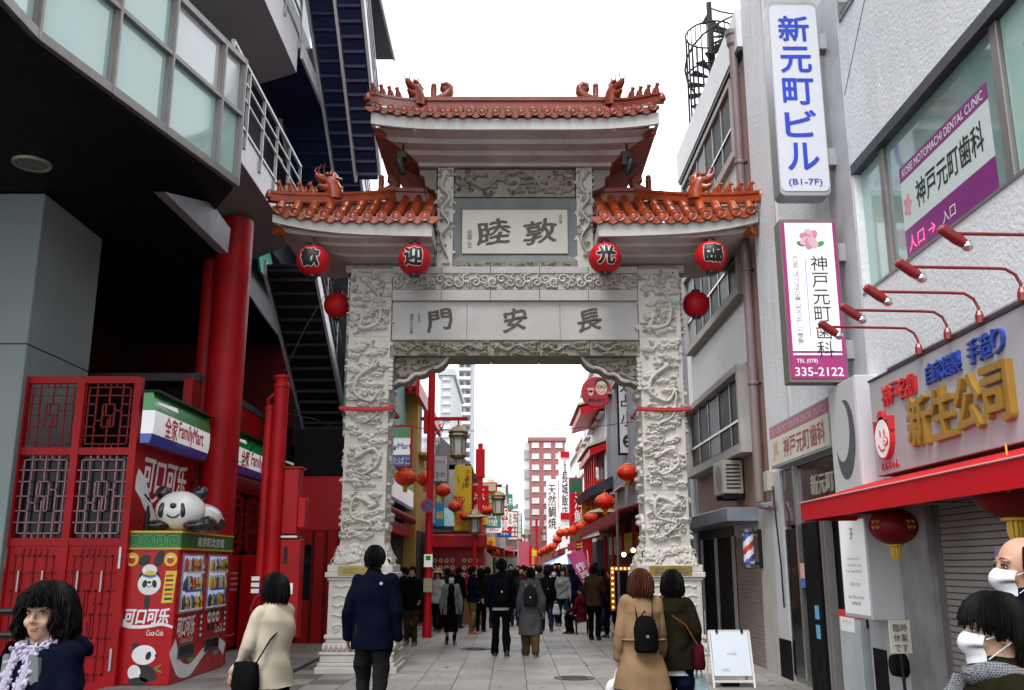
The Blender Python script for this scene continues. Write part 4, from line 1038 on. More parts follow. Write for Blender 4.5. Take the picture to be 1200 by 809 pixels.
for wi, (ya, yb) in enumerate(((VY0+.20, VY0+.98), (VY0+1.32, VY0+2.12))):
    w = MB().box(VX-.14, ya, .98, VX-.12, yb, 1.72).build('display_window', LIGHTBOX, vm)
    b = MB()
    for (y0, y1, z0, z1) in ((ya-.03, ya, .95, 1.75), (yb, yb+.03, .95, 1.75), (ya, yb, .95, .98), (ya, yb, 1.72, 1.75)): b.box(VX-.005, y0, z0, VX+.012, y1, z1)
    b.build('window_frame', mat('window_trim', (.45, .46, .5), .3, metal=.4), w)
    # recess: the cabinet front is closed behind, so the goods stand in a shallow glazed box
    MB().box(VX+.001, ya, .98, VX+.003, yb, 1.72).build('backing', LIGHTBOX, w)
    for s_ in range(3):
        z = 1.0+s_*.25
        MB().box(VX+.002, ya, z-.015, VX+.05, yb, z).build('shelf', SW, w)
        for k in range(12):
            y = ya+.036+k*.0645; hgt = rr.uniform(.15, .205)
            dk = MB().lathe([(.022, 0), (.026, .01), (.026, hgt-.05), (.012, hgt-.015), (.012, hgt), (.0, hgt)], (VX+.03, y, z), 8).build('drink', rr.choice(CAN_C), w, smooth=40)
            if k % 2: MB().lathe([(.0268, hgt*.25), (.0268, hgt*.5)], (VX+.03, y, z), 8, cap=False).build('drink_label', rr.choice(CAN_C), w, smooth=True)
        MB().box(VX+.05, ya, z-.02, VX+.054, yb, z+.012).build('price_strip', SBL if s_ % 2 else SW, w)
    MB().box(VX+.052, ya, .97, VX+.055, yb, 1.73).build('glass', mat('thin_clear_glass', (1, 1, 1), .02, 0, trans=1., alpha=.12), w)
    t = MB().box(VX+.001, ya+.02, .36, VX+.02, yb-.12, .55).build('delivery_slot', mat('slot_grey', (.07, .07, .075), .35), vm, bevel=.004)
    MB().box(VX+.02, ya+.06, .40, VX+.026, yb-.16, .52).build('flap', GLASS_DK, t)
    MB().box(VX+.001, yb-.30, .28, VX+.006, yb-.10, .34).build('recycling_mark', mat('mark_green', (.05, .45, .12), .4), vm)
    c_ = MB().box(VX+.001, yb+.06, .55, VX+.014, yb+.16, .95).build('coin_panel', mat('coin_dark', (.18, .02, .03), .4), vm)
    for k in range(4): MB().box(VX+.0145, yb+.08, .60+.085*k, VX+.02, yb+.14, .64+.085*k).build('button', SW, c_)
    MB().box(VX+.001, yb+.055, 1.0, VX+.004, yb+.075, 1.75).build('print_strip', SW, vm)
letters('可口可乐', SW, vm, (VX+.003, VY0+.50, .78), RIGHTWARD, w=.70, h=.26, bold=.03, shear=.2)
letters('Coca-Cola', SW, vm, (VX+.003, VY0+2.0, .66), RIGHTWARD, w=.40, h=.12, bold=.01, shear=.25)
letters('Coca-Cola', SW, vm, (VX+.003, VY0+.55, .60), RIGHTWARD, w=.5, h=.07, shear=.25)
decal('white_swoosh', SW, vm, (VX+.001, VY0+1.18, .30), RIGHTWARD, stroke_poly([(-1.17, .25), (-1.0, .06), (-.8, -.08), (-.4, -.12), (.1, .05), (.5, .16), (.85, .14), (1.17, .02)], [.26, .24, .2, .16, .12, .13, .14, .2]))
for k in range(3):
    y = VY0+1.50+k*.20; decal('panda_print', SW, vm, (VX, y, .84), RIGHTWARD, ell(0, .0, .085, .085)); decal('panda_print', SK, vm, (VX, y, .84), RIGHTWARD, ell(-.03, 0, .02, .03), .004); decal('panda_print', SK, vm, (VX, y, .84), RIGHTWARD, ell(.035, 0, .02, .03), .004); decal('panda_print', SK, vm, (VX, y, .70), RIGHTWARD, ell(0, 0, .07, .06)); decal('panda_print', SK, vm, (VX, y, .93), RIGHTWARD, ell(-.06, 0, .025, .025)); decal('panda_print', SK, vm, (VX, y, .93), RIGHTWARD, ell(.06, 0, .025, .025))
# prints on the near side: two pandas, badges, lettering
SX, SY0 = VX-.36, VY0
def side(m_, poly, z, nm='panda_print'): return decal(nm, m_, vm, (SX, SY0, 0), FRONT, poly, .001+.0012*z, .001)
side(SK, ell(-.10, 1.66, .09, .065, .5), 0); side(SK, ell(.10, 1.68, .065, .11, -.3), 0); side(SK, ell(-.02, 1.12, .04, .10), 0)
side(SK, ell(-.11, 1.46, .045, .05), 0); side(SK, ell(.08, 1.46, .045, .05), 0)
side(SW, ell(-.01, 1.35, .155, .145), 1); side(SW, ell(-.02, 1.53, .10, .075), 1)
side(SY, ell(-.01, 1.47, .085, .055), 2); side(SBL, stroke_poly([(-.10, 1.46), (-.01, 1.445), (.08, 1.46)], .03), 3)
side(SK, ell(-.07, 1.35, .032, .052, -.2), 2); side(SK, ell(.06, 1.35, .032, .052, .2), 2); side(SK, ell(-.01, 1.37, .025, .018), 2)
side(SK, stroke_poly([(-.045, 1.33), (-.01, 1.305), (.03, 1.33)], .01), 2)
for x in (-.27, .25):
    side(SY, ell(x, 1.67, .09, .09), 0, 'badge'); side(SR, ell(x, 1.66, .045, .05), 1, 'badge'); side(SW, ell(x, 1.70, .03, .012), 2, 'badge')
side(SY, [(.17, 1.10), (.32, 1.11), (.35, 1.52), (.20, 1.52)], 0, 'notice')
for k in range(6): side(SR if k % 2 else SK, [(.20, 1.14+.06*k), (.31, 1.145+.06*k), (.315, 1.17+.06*k), (.21, 1.17+.06*k)], 1, 'notice_line')
letters('可口可乐', SW, vm, (SX, SY0-.003, .93), w=.58, h=.20, bold=.03, shear=.2)
side(SW, stroke_poly([(-.35, .86), (-.2, .80), (0, .80), (.2, .83), (.35, .79)], [.10, .05, .04, .04, .03]), 0, 'white_swoosh')
letters('Coca-Cola', SW, vm, (SX+.12, SY0-.003, .72), w=.22, h=.07, bold=.01, shear=.25)
side(SK, ell(-.12, .55, .05, .05), 0); side(SW, ell(-.0, .44, .16, .125), 1); side(SK, ell(.06, .43, .035, .055, -.3), 2); side(SK, ell(.16, .43, .018, .018), 2)
side(SK, ell(-.02, .22, .17, .10, .1), 0); side(SW, ell(-.11, .22, .085, .095, .3), 1); side(SK, ell(.08, .17, .12, .07), 2); side(SK, ell(-.05, .11, .13, .05), 2); side(SG, ell(.19, .29, .06, .012, .5), 1); side(SG, ell(.21, .24, .05, .012, -.4), 1)
for x in (VX-.64, VX-.08):
    for y in (VY0+.08, VY1-.08): MB().lathe([(.04, 0), (.04, .01), (.02, .015), (.02, .065)], (x, y, 0), 8).build('foot', BLACK_METAL, vm)
# ---------------- panda figure lying on the machine
pf = thing('panda_figure', 'large glossy panda figure lying on top of the drink machine', 'figure', (-4.85, 13.8, 2.05))
PW = mat('panda_white', (.82, .82, .80), .25, .04, 2, coat=.3); PB = mat('panda_black', (.012, .012, .013), .25, .1, 2, coat=.3)
PS = .92; hc = Vector((-4.66, 13.35, 2.05+.31*.92))
def pball(nm, m_, off, r, n=16, m=10, rot=None): MB().ball(hc+Vector(off)*PS, r[0]*PS, r[1]*PS, r[2]*PS, n, m, rot).build(nm, m_, pf, smooth=True)
pball('head', PW, (0, 0, 0), (.37, .33, .30), 28, 18); pball('body', PW, (.14, .50, -.08), (.33, .52, .23), 24, 16)
for sx in (-1, 1):
    pball('ear', PB, (sx*.27-.04*(sx < 0), .06, .28), (.115, .075, .105))
    pball('eye_patch', PB, (sx*.155-.03, -.275, .0), (.052, .04, .115), rot=Matrix.Rotation(-sx*.12, 3, 'Y'))
    pball('arm', PB, (sx*.30+.02, -.18, -.225), (.20, .15, .085))
pball('nose', PB, (0, -.33, .06), (.05, .03, .042))
MB().tube([hc+Vector(o_)*PS for o_ in ((-.09, -.312, -.07), (-.03, -.322, -.11), (.04, -.32, -.11), (.10, -.305, -.06))], .012, 6).build('mouth', PB, pf, smooth=True)
for a, c in (((.40, .10, -.19), (.13, .22, .12)), ((.36, .62, -.16), (.15, .2, .14))): pball('leg', PB, a, c)
MB().lathe([(.035, 0), (.04, .05), (.03, .12), (.04, .2), (.02, .3), (.015, .34), (0, .345)], (-5.02, 13.1, 2.055), 10).build('bottle', BLACK_METAL, pf, smooth=40)
# ---------------- red pole with switch boxes
px, py = -3.62, 14.5
up = thing('utility_pole', 'red painted pole with switch boxes standing beside the carved column', 'pole', (px, py, 0))
MB().lathe([(.16, 0), (.16, .3), (.115, .34), (.115, 4.3), (.13, 4.31), (.13, 4.36), (.10, 4.38), (.10, 4.45), (.13, 4.46), (.13, 4.5), (.05, 4.52)], (px, py, 0), 14).build('post', RED, up, smooth=40)
MB().lathe([(.075, 0), (.075, 3.95), (.085, 3.96), (.085, 4.02), (.03, 4.04)], (px-.17, py+.02, 0), 10).build('conduit', RED, up, smooth=40)
MB().tube([(px-.17, py, 3.95), (px-.19, py-.05, 4.12), (px-.1, py-.03, 4.2), (px, py, 4.15)], .03, 8).build('conduit_bend', RED, up, smooth=40)
c_ = MB().box(px+.02, py+.02, 2.05, px+.34, py+.32, 3.05).build('switch_box', RED, up, bevel=.012); MB().box(px-.0, py-.0, 3.05, px+.38, py+.34, 3.075).build('rain_cap', RED, c_); MB().box(px-.0, py+.0, 2.0, px+.36, py+.32, 2.03).build('base_rail', STEEL, c_)
MB().box(px+.34, py+.04, 2.15, px+.46, py+.3, 2.6).build('switch_box', RED, up, bevel=.01)
c_ = MB().box(px+.0, py+.02, .55, px+.42, py+.3, 1.98).build('cabinet', RED, up, bevel=.012)
MB().box(px+.17, py+.008, 1.62, px+.22, py+.019, 1.86).build('lock', BLACK_METAL, c_)
for k in range(3): decal('notice', SW, up, (px-.20, py-.115, 1.22+.09*k), FRONT, [(-.06, -.03), (.06, -.03), (.06, .03), (-.06, .03)])
decal('notice', SW, up, (px+.28, py+.018, 1.25), FRONT, [(-.05, -.08), (.05, -.08), (.05, .08), (-.05, .08)])
MB().tube([(px-.05, py-.16, 1.2), (px-.16, py-.2, 1.12), (px-.22, py-.2, .95), (px-.15, py-.2, .78), (px-.02, py-.2, .80), (px+.04, py-.19, .95)], .03, 8).build('hose', RED_BAR, up, smooth=50)
MB().tube([(px+.10, py, 3.9), (px+.55, py+.1, 3.82), (-2.8, 15.0, 3.72)], .008, 5).build('wire', BLACK_METAL, up)
MB().tube([(px, py, 4.5), (px+.05, py+1.2, 5.6), (px+.3, py+3.5, 7.6)], .006, 5).build('wire', BLACK_METAL, up)
MB().tube([(px-.14, py, 3.85), (px-.7, py+.6, 3.2), (px-1.1, py+1.1, 3.3)], .008, 5).build('wire', BLACK_METAL, up)
# a second narrow machine and a low bin further along the shop front
m2 = thing('narrow_vending_machine', 'narrow drink machine half hidden behind the red pole', 'vending machine', (-4.6, 18.9, 0))
MB().box(-5.15, 18.3, .05, -4.45, 19.3, 1.78).build('cabinet', VRED, m2, bevel=.01)
w = MB().box(-4.449, 18.4, 1.0, -4.44, 19.2, 1.7).build('display_window', LIGHTBOX, m2)
for s_ in range(3):
    MB().box(-4.44, 18.4, 1.0+.22*s_, -4.38, 19.2, 1.02+.22*s_).build('shelf', SW, w)
    for k in range(9): MB().lathe([(.03, 0), (.03, .12), (.012, .15), (0, .17)], (-4.40, 18.46+k*.085, 1.02+.22*s_), 8).build('drink', rr.choice(CAN_C), w)
# ================================================================== RIGHT BUILDINGS
STUCCO = mat('rough_stucco', (.70, .715, .75), .85, .09, .7, 1.0, 22, streak=.6, dirt=(.40, .40, .41))
STUCCO_S = mat('smooth_render', (.50, .51, .53), .8, .08, 1.0, .2, 40, streak=.7, dirt=(.30, .30, .31))
LINTEL = mat('dark_lintel', (.025, .028, .038), .45, .15, 3)
CHAR = mat('charcoal_panel', (.008, .008, .009), .55, .15, 2, spec=.03)
PURPLE = mat('sign_purple', (.20, .015, .17), .4, .04, 1)
MAGENTA = mat('sign_magenta', (.33, .03, .17), .4, .04, 1)
SIGN_BODY = mat('sign_body_grey', (.36, .37, .39), .4, .08, 2, metal=.3)
BLUE_INK = mat('blue_lettering', (.02, .05, .48), .4, 0)
AWN = mat('awning_red', (.50, .004, .010), .55, .06, 2, streak=.2, dirt=(.25, .004, .008), spec=.2)
CREAM = mat('cream_face', (.66, .63, .52), .5, .05, 2, streak=.3, dirt=(.5, .42, .33))
SHUT = mat('shutter_grey', (.38, .35, .335), .5, .06, 2, metal=.2, streak=.3)
rb = thing('white_building', 'white rough stucco building with a long clinic window over shops', 'building', (6, 8, 0))
WX = 3.95; WY0, WY1 = 3.0, 10.12; WZ0, WZ1 = 4.57, 6.0
w = MB(); w.box(WX, -6, 6.12, 12, 14.45, 22); w.box(WX, WY1, 2.95, 12, 14.45, 6.12); w.box(WX+.0, -6, 2.35, 12, WY1, WZ0); w.box(WX+.6, -6, WZ0, 12, WY1, 6.12)
w.build('wall', STUCCO, rb)
MB().box(WX-.012, -6, 6.0, WX+.2, WY1+.06, 6.12).build('window_lintel', LINTEL, rb)
MB().box(WX-.012, -6, WZ0-.03, WX+.2, WY1, WZ0).build('window_sill', MULLION, rb)
for y0, y1, m_ in ((9.52, WY1, GLASS_G), (7.08, 9.38, mat('shop_window_glass', (.22, .34, .33), .05, .2, .7, spec=.6, coat=.4)), (4.6, 6.94, GLASS_G), (3, 4.5, GLASS_G)):
    p = MB().box(WX+.09, y0, WZ0, WX+.11, y1, WZ1).build('window_pane', m_, rb)
    MB().box(WX+.05, y0-.13, WZ0, WX+.12, y0-.01, WZ1).build('window_mullion', MULLION, rb, bevel=.008)
    if 7 < y0 < 8 or 4 < y0 < 5:
        yc, L = (y0+y1)/2-.05, (y1-y0)*.80
        xx = WX+.088
        MB().box(xx-.002, yc-L/2, WZ0+.88, xx, yc+L/2, WZ0+1.04).build('purple_strip', PURPLE, p)
        letters('KOBE MOTOMACHI DENTAL CLINIC', SW, p, (xx-.004, yc, WZ0+.96), LEFTWARD, w=L*.92, h=.085)
        MB().box(xx-.002, yc-L/2, WZ0+.36, xx, yc+L/2, WZ0+.88).build('white_band', mat('window_film', (.56, .66, .64), .4, .03, 1), p)
        letters('神戸元町歯科', SK, p, (xx-.004, yc-.1, WZ0+.62), LEFTWARD, w=L*.74, h=.28, bold=.012)
        MB().box(xx-.002, yc-L/2, WZ0+.02, xx, yc+L/2, WZ0+.36).build('purple_strip', PURPLE, p)
        letters('入口', SW, p, (xx-.004, yc-L*.02, WZ0+.19), LEFTWARD, w=.26, h=.12)
        letters('人口 →', mat('pink_neon', (.8, .1, .3), .4, 0, emit=(1, .1, .35), es=.5), p, (xx-.004, yc+L*.3, WZ0+.19), LEFTWARD, w=.6, h=.15, bold=.01)
        for k in range(5): decal('rose_petal', mat('rose_pink', (.65, .30, .38), .5), p, (xx, yc+L*.43, WZ0+.60), LEFTWARD, ell(.055*math.cos(k*1.26), .07*math.sin(k*1.26), .05, .035, k*1.26), .003+.0006*k, .0005)
# small upper window and wall joints
MB().box(WX-.02, 9.6, 7.95, WX+.03, 10.1, 9.4).build('upper_window_frame', MULLION, rb, bevel=.01)
MB().box(WX-.025, 9.66, 8.02, WX-.02, 10.04, 9.34).build('upper_window_pane', GLASS_GREY, rb)
MB().beam((WX-.001, 10.3, 6.9), (WX-.001, 7.6, 9.3), .006, .012).build('wall_crack', LINTEL, rb)
MB().box(WX-.035, 13.1, 2.9, WX-.0, 13.16, 13).build('wall_cable', STUCCO_S, rb)
MB().box(WX-.02, 10.15, 3.4, WX-.001, 10.9, 8.6).build('sign_backing_strip', mat('grey_strip', (.40, .41, .44), .5), rb)
# ground floor
MB().box(WX, 13.9, 0, 12, 14.45, 2.95).build('end_pier', STUCCO_S, rb); MB().box(WX-.012, 13.86, 0, WX, 14.44, .55).build('pier_base', CHAR, rb)
MB().box(WX+.12, 10.8, 0, WX+.2, 13.9, 2.95).build('entrance_backing', DARK, rb)
MB().box(WX+.02, 13.22, .1, WX+.06, 13.88, 2.1).build('entrance_glass', GLASS_DK, rb); MB().box(WX-.02, 13.14, .1, WX+.05, 13.22, 2.95).build('entrance_frame', STEEL, rb)
MB().box(WX-.03, 12.3, 0, WX+.1, 12.92, 2.15).build('entrance_pilaster', CHAR, rb, bevel=.006)
MB().box(WX+.03, 11.0, 2.15, WX+.07, 13.9, 2.93).build('transom_glass', mat('transom_glass', (.07, .03, .03), .06, .6, 1.2, coat=.25), rb)
letters('新元町ビル', mat('pale_metal_letters', (.55, .5, .42), .4, metal=.4), rb, (WX+.02, 11.75, 2.62), LEFTWARD, w=1.5, h=.26, ext=.02, bold=.015)
for y in (12.0, 12.14): MB().box(WX-.02, y, 0, WX+.08, y+.05, 2.15).build('door_frame', MULLION, rb)
MB().box(WX+.06, 10.9, .9, WX+.08, 11.75, 2.1).build('menu_board', CHAR, rb)
for k, (t, h_) in enumerate((('口', .08), ('2F', .22), ('B1-7F', .05), ('営業中', .07), ('11:00', .05))): letters(t, SW, rb, (WX+.056, 11.45, 2.0-.22*k), LEFTWARD, h=h_)
for z in (.68, .92): MB().box(WX-.034, 12.42, z, WX-.031, 12.58, z+.17).build('blue_sticker', mat('sticker_blue', (.10, .38, .60), .4), rb)
MB().box(WX-.034, 12.98, 1.42, WX+.0, 13.10, 1.62).build('red_notice', mat('notice_pinkish', (.6, .35, .35), .5), rb); MB().box(WX-.034, 12.98, 1.3, WX+.0, 13.10, 1.41).build('blue_notice', SBL, rb)
MB().box(WX-.0, 10.12, 0, 12, 10.80, 2.95).build('grey_wall', STUCCO_S, rb)
MB().box(WX-.015, 9.72, 0, 12, 10.12, 2.35).build('white_pier', STUCCO_S, rb)
for z, h_, m_ in ((1.62, .26, SR), (1.18, .36, mat('old_gold_poster', (.42, .16, .08), .5)), (1.0, .12, mat('dull_red', (.34, .05, .05), .5))): MB().box(WX-.019, 9.78, z, WX-.016, 9.95, z+h_).build('poster', m_, rb)
MB().box(WX-.035, 9.02, 0, 12, 9.70, 2.35).build('marble_pier', mat('grey_marble', (.30, .29, .28), .5, .3, 3, streak=.7), rb)
MB().box(WX+.1, -6, 0, 12, 9.02, 2.35).build('shop_back_wall', DARK, rb)
for k in range(38): MB().box(WX+.055, 4.2, .02+k*.058, WX+.075+.012*(k % 1), 9.0, .02+k*.058+.052).build('shutter_slat', SHUT, rb, bevel=.006)
MB().box(WX+.03, 8.93, 0, WX+.09, 9.02, 2.3).build('shutter_guide', MULLION, rb)
MB().box(WX+.048, 7.35, .95, WX+.05, 7.95, 1.75).build('paper_notice', mat('paper_mauve', (.52, .42, .52), .6, .04, 2), rb)
for k in range(9): MB().box(WX+.046, 7.45, 1.05+k*.065, WX+.0475, 7.85-.08*(k % 3), 1.062+k*.065).build('notice_line', SK, rb)
letters('お知らせ', SK, rb, (WX+.047, 7.66, 1.66), LEFTWARD, w=.25, h=.06)
MB().lathe([(.0, -.03), (.10, -.02), (.12, .08), (.09, .2), (.05, .24), (0, .25)], (WX-.13, 9.85, .62), 14, axis='x').build('wall_spout', CHAR, rb, smooth=50)
MB().box(WX-.01, 10.35, .25, WX-.002, 10.72, .72).build('dark_plate', CHAR, rb)
# low white cabinet inside the entrance
cb = thing('leaflet_stand', 'white floor stand with red top and paper notice in the entrance', 'stand', (WX, 11.4, 0))
MB().box(WX-.02, 11.05, .1, WX+.1, 11.72, 1.0).build('body', mat('stand_white', (.40, .44, .46), .4), cb, bevel=.01); MB().box(WX-.022, 11.05, 1.0, WX+.1, 11.72, 1.08).build('red_top', SR, cb)
MB().box(WX-.024, 11.2, .84, WX-.021, 11.66, 1.0).build('paper', SW, cb); letters('イベント', SR, cb, (WX-.0255, 11.43, .95), LEFTWARD, w=.3, h=.04)
# projecting signs
def proj_sign(name, label, x0, x1, y, z0, z1, th, body, face, r=.04):
    s_ = thing(name, label, 'sign', ((x0+x1)/2, y, z0))
    pts = []
    for cx_, cz_, a0 in ((x1-r, z1-r, 0), (x0+r, z1-r, 90), (x0+r, z0+r, 180), (x1-r, z0+r, 270)):
        for k in range(5): a = R(a0+k*22.5); pts.append((cx_+r*math.cos(a), y, cz_+r*math.sin(a)))
    MB().ext(pts, (0, th, 0)).build('case', body, s_, smooth=30)
    q = [(x, y-.004, z) for x, _, z in pts]; c_ = Vector(((x0+x1)/2, y, (z0+z1)/2))
    MB().ext([tuple(c_+(Vector(p)-c_)*.96+Vector((0, -.004, 0))) for p in q], (0, .006, 0)).build('face', face, s_)
    for z in (z0+(z1-z0)*.2, z0+(z1-z0)*.8): MB().box(x1, y+.04, z-.11, WX-.0, y+th-.04, z+.11).build('bracket', SIGN_BODY, s_, bevel=.006)
    return s_
s1 = proj_sign('projecting_sign', 'tall white rounded projecting sign with large blue characters', 3.21, 3.82, 10.5, 5.90, 8.50, .26, SIGN_BODY, mat('sign_pale', (.60, .62, .68), .35, .03, 1), .07)
for k, ch in enumerate('新元町ビル'): letters(ch, BLUE_INK, s1, (3.515+.0*k, 10.487, 8.12-.43*k), h=.34, w=.37, bold=.022)
letters('(B1-7F)', BLUE_INK, s1, (3.52, 10.487, 6.06), w=.40, h=.10, bold=.01)
s2 = proj_sign('projecting_sign', 'white clinic sign with magenta border and pink rose', 3.16, 3.83, 10.46, 3.62, 5.58, .22, mat('sign_case_brown', (.16, .15, .13), .5), MAGENTA, .01)
MB().box(3.215, 10.444, 3.98, 3.775, 10.452, 5.53).build('white_field', SIGN_W, s2)
for k, ch in enumerate('神戸元町歯科'): letters(ch, SK, s2, (3.585, 10.441, 5.03-.205*k), h=.18, w=.19, bold=-.004)
for k, ch in enumerate('KOBE MOTOMACHI DENTAL CLINIC'):
    if ch != ' ': letters(ch, mat('grey_print', (.30, .31, .33), .5, 0), s2, (3.31, 10.441, 5.10-.0385*k), (R(90), R(90), 0), w=.03, h=.06)
MB().box(3.425, 10.441, 4.15, 3.431, 10.443, 5.1).build('rule', SBL, s2)
for k in range(7): decal('rose_petal', mat('rose_%d' % (k % 2), ((.70, .42, .52), (.58, .24, .36))[k % 2], .5), s2, (3.50, 10.444, 5.33), FRONT, ell(.06*math.cos(k*.9)*(.9 if k else 0), .055*math.sin(k*.9), .075, .05, k*.9), .003+.0007*k, .0005)
for x in (3.39, 3.62): decal('rose_leaf', SG, s2, (x, 10.444, 5.27), FRONT, ell(0, 0, .05, .03, .4 if x > 3.5 else -.4), .002, .0005)
letters('TEL (078)', SW, s2, (3.37, 10.452, 3.86), w=.24, h=.06, bold=.01); letters('335-2122', SW, s2, (3.50, 10.452, 3.74), w=.55, h=.10, bold=.015)
MB().box(3.215, 10.446, 3.93, 3.775, 10.452, 3.955).build('white_rule', SW, s2)
# clinic lintel sign
s3 = thing('lintel_sign', 'long cream clinic sign with pink band over the dark entrance', 'sign', (3.85, 12.3, 2.95))
MB().box(3.76, 11.0, 2.95, WX, 13.62, 3.55).build('case', SIGN_BODY, s3); MB().box(3.752, 11.04, 2.98, 3.76, 13.58, 3.36).build('cream_face', CREAM, s3); MB().box(3.752, 11.04, 3.36, 3.76, 13.58, 3.53).build('pink_band', mat('faded_pink', (.42, .13, .20), .5, .1, 3), s3)
letters('神戸元町歯科', mat('faded_crimson', (.38, .07, .10), .5), s3, (3.748, 12.05, 3.17), LEFTWARD, w=1.75, h=.27, bold=.012)
letters('2F KOBE MOTOMACHI DENTAL CLINIC', mat('pale_pink', (.66, .5, .52), .5), s3, (3.748, 12.3, 3.445), LEFTWARD, w=2.3, h=.085)
letters('JK', mat('faded_orange', (.6, .35, .15), .5), s3, (3.748, 13.3, 3.17), LEFTWARD, w=.3, h=.25)
# box signs
s4 = thing('box_sign', 'white box sign with a dark crescent picture above the awning', 'sign', (3.82, 10.35, 2.35))
MB().box(3.70, 9.93, 2.35, WX, 10.82, 3.60).build('case', mat('box_white', (.52, .53, .56), .4, .03, 1), s4, bevel=.01); MB().box(3.694, 9.97, 2.38, 3.70, 10.78, 3.57).build('face', mat('box_face', (.52, .53, .55), .4, .03, 1), s4)
decal('dark_ellipse', mat('slate_print', (.07, .075, .09), .5, .5, 20), s4, (3.692, 10.36, 2.95), LEFTWARD, ell(.02, .0, .30, .44, -.12, 30), .0, .001)
decal('pale_ellipse', mat('box_face2', (.52, .53, .55), .4, .03, 1), s4, (3.692, 10.36, 2.95), LEFTWARD, ell(-.07, .10, .235, .335, -.1, 30), .0018, .001)
s5 = thing('box_sign', 'white hanging box sign with small grey text beneath the awning', 'sign', (3.72, 10.1, 1.06))
MB().box(3.60, 9.72, 1.06, WX, 10.52, 2.10).build('case', mat('box_white2', (.60, .60, .62), .45, .04, 1), s5, bevel=.008); MB().box(3.595, 9.76, 1.10, 3.60, 10.48, 2.06).build('face', SIGN_W, s5)
letters('3F', mat('indigo_print', (.03, .04, .16), .5), s5, (3.592, 10.12, 1.92), LEFTWARD, w=.09, h=.12)
for k, (t, ww) in enumerate((('Sannomiya-cho 3F', .36), ('1-1 Motomachi, Chuo', .46), ('Kobe, Hyogo 650-0022', .48), ('', 0), ('078 391 0001', .28), ('', 0), ('Hair Make & Nail', .44), ('www', .26))):
    if t: letters(t, mat('soft_print', (.20, .20, .24), .5), s5, (3.592, 10.12, 1.66-.065*k), LEFTWARD, w=ww, h=.035)
# big shop sign with raised characters
s6 = thing('shop_sign_board', 'weathered white shop sign with raised gold characters and pig face', 'sign', (3.85, 7, 2.48))
MB().box(3.75, 3.5, 2.48, WX, 9.68, 3.46).build('board', mat('weathered_board', (.38, .385, .41), .6, .08, 2, streak=.8, dirt=(.28, .26, .25)), s6, bevel=.006)
MB().box(3.74, 3.5, 3.46, WX, 9.69, 3.48).build('top_trim', LINTEL, s6)
GOLDL = mat('gold_plastic', (.30, .17, .02), .35, .12, 5, coat=.2, streak=.4, dirt=(.15, .08, .01)); REDL = mat('red_plastic', (.55, .02, .025), .35, .05, 3, coat=.2); BLUEL = mat('blue_plastic', (.02, .06, .36), .35, .05, 3, coat=.2)
for k, (ch, u) in enumerate((('新', 1081), ('生', 1111), ('公', 1142), ('司', 1177))):
    p = atX(u, 490, 3.75); letters(ch, GOLDL, s6, (3.75, p.y, 2.88), LEFTWARD, h=.44, w=.42 if k < 3 else .40, ext=.06, bold=.022)
for k, ch in enumerate('神戸名物'): letters(ch, REDL, s6, (3.75, 9.22-.205*k, 3.24), LEFTWARD, h=.20, w=.19, ext=.03, bold=.005)
for k, ch in enumerate('自家焙製'): letters(ch, BLUEL, s6, (3.75, 8.20-.165*k, 3.26), LEFTWARD, h=.18, w=.155, ext=.03, bold=.0045)
for k, ch in enumerate('手造り'): letters(ch, BLUEL, s6, (3.75, 7.40-.20*k, 3.28), LEFTWARD, h=.20, w=.18, ext=.03, bold=.006)
pg = Vector((3.75, 9.33, 2.83))
decal('pig_outline', REDL, s6, pg, LEFTWARD, ell(0, 0, .20, .215), 0, .05)
for sx in (-1, 1): decal('pig_ear', REDL, s6, pg, LEFTWARD, [(sx*.08, .17), (sx*.22, .20), (sx*.21, .06)], 0, .05)
decal('pig_hat', REDL, s6, pg, LEFTWARD, ell(-.02, .22, .07, .06), 0, .05)
decal('pig_face', SW, s6, pg, LEFTWARD, ell(0, -.005, .175, .19), .05, .004)
decal('pig_snout', REDL, s6, pg, LEFTWARD, ell(.10, -.04, .055, .045), .055, .01); decal('pig_snout', SW, s6, pg, LEFTWARD, ell(.10, -.04, .042, .032), .066, .003)
for x, y in ((.09, -.04), (.115, -.04)): decal('nostril', REDL, s6, pg, LEFTWARD, ell(x, y, .007, .012), .07, .002)
for x in (-.03, .07): decal('pig_eye', REDL, s6, pg, LEFTWARD, ell(x, .05, .014, .035), .055, .003)
decal('pig_mouth', REDL, s6, pg, LEFTWARD, stroke_poly([(-.10, -.06), (-.04, -.12), (.05, -.12)], .018), .055, .003)
letters('とんちゃん', REDL, s6, (3.75, 9.30, 2.56), LEFTWARD, w=.42, h=.08, ext=.01, bold=.015)
# awning
aw = thing('shop_awning', 'red box awning along the shop under the big sign', 'awning', (3.5, 7, 2.05))
A = MB(); y0, y1 = 3.5, 9.92
A.ext([(3.02, y0, 2.045), (3.02, y0, 2.225), (3.80, y0, 2.45), (3.94, y0, 2.45), (3.94, y0, 2.40), (3.80, y0, 2.40), (3.045, y0, 2.19), (3.045, y0, 2.045)], (0, y1-y0, 0)); A.build('cloth', AWN, aw)
MB().ext([(3.02, y1, 2.045), (3.02, y1, 2.225), (3.80, y1, 2.45), (3.94, y1, 2.45), (3.94, y1, 2.045)], (0, .012, 0)).build('end_cloth', AWN, aw)
MB().tube([(3.015, y0, 2.228), (3.015, y1, 2.228)], .008, 6).build('edge_highlight', mat('pale_highlight', (.55, .3, .3), .5), aw)  # pale highlight along the top edge, put in as a coloured tube
for y in (4.5, 6.2, 7.9, 9.6): MB().tube([(3.06, y, 2.10), (3.93, y, 2.10)], .014, 6).build('frame_bar', MULLION, aw)
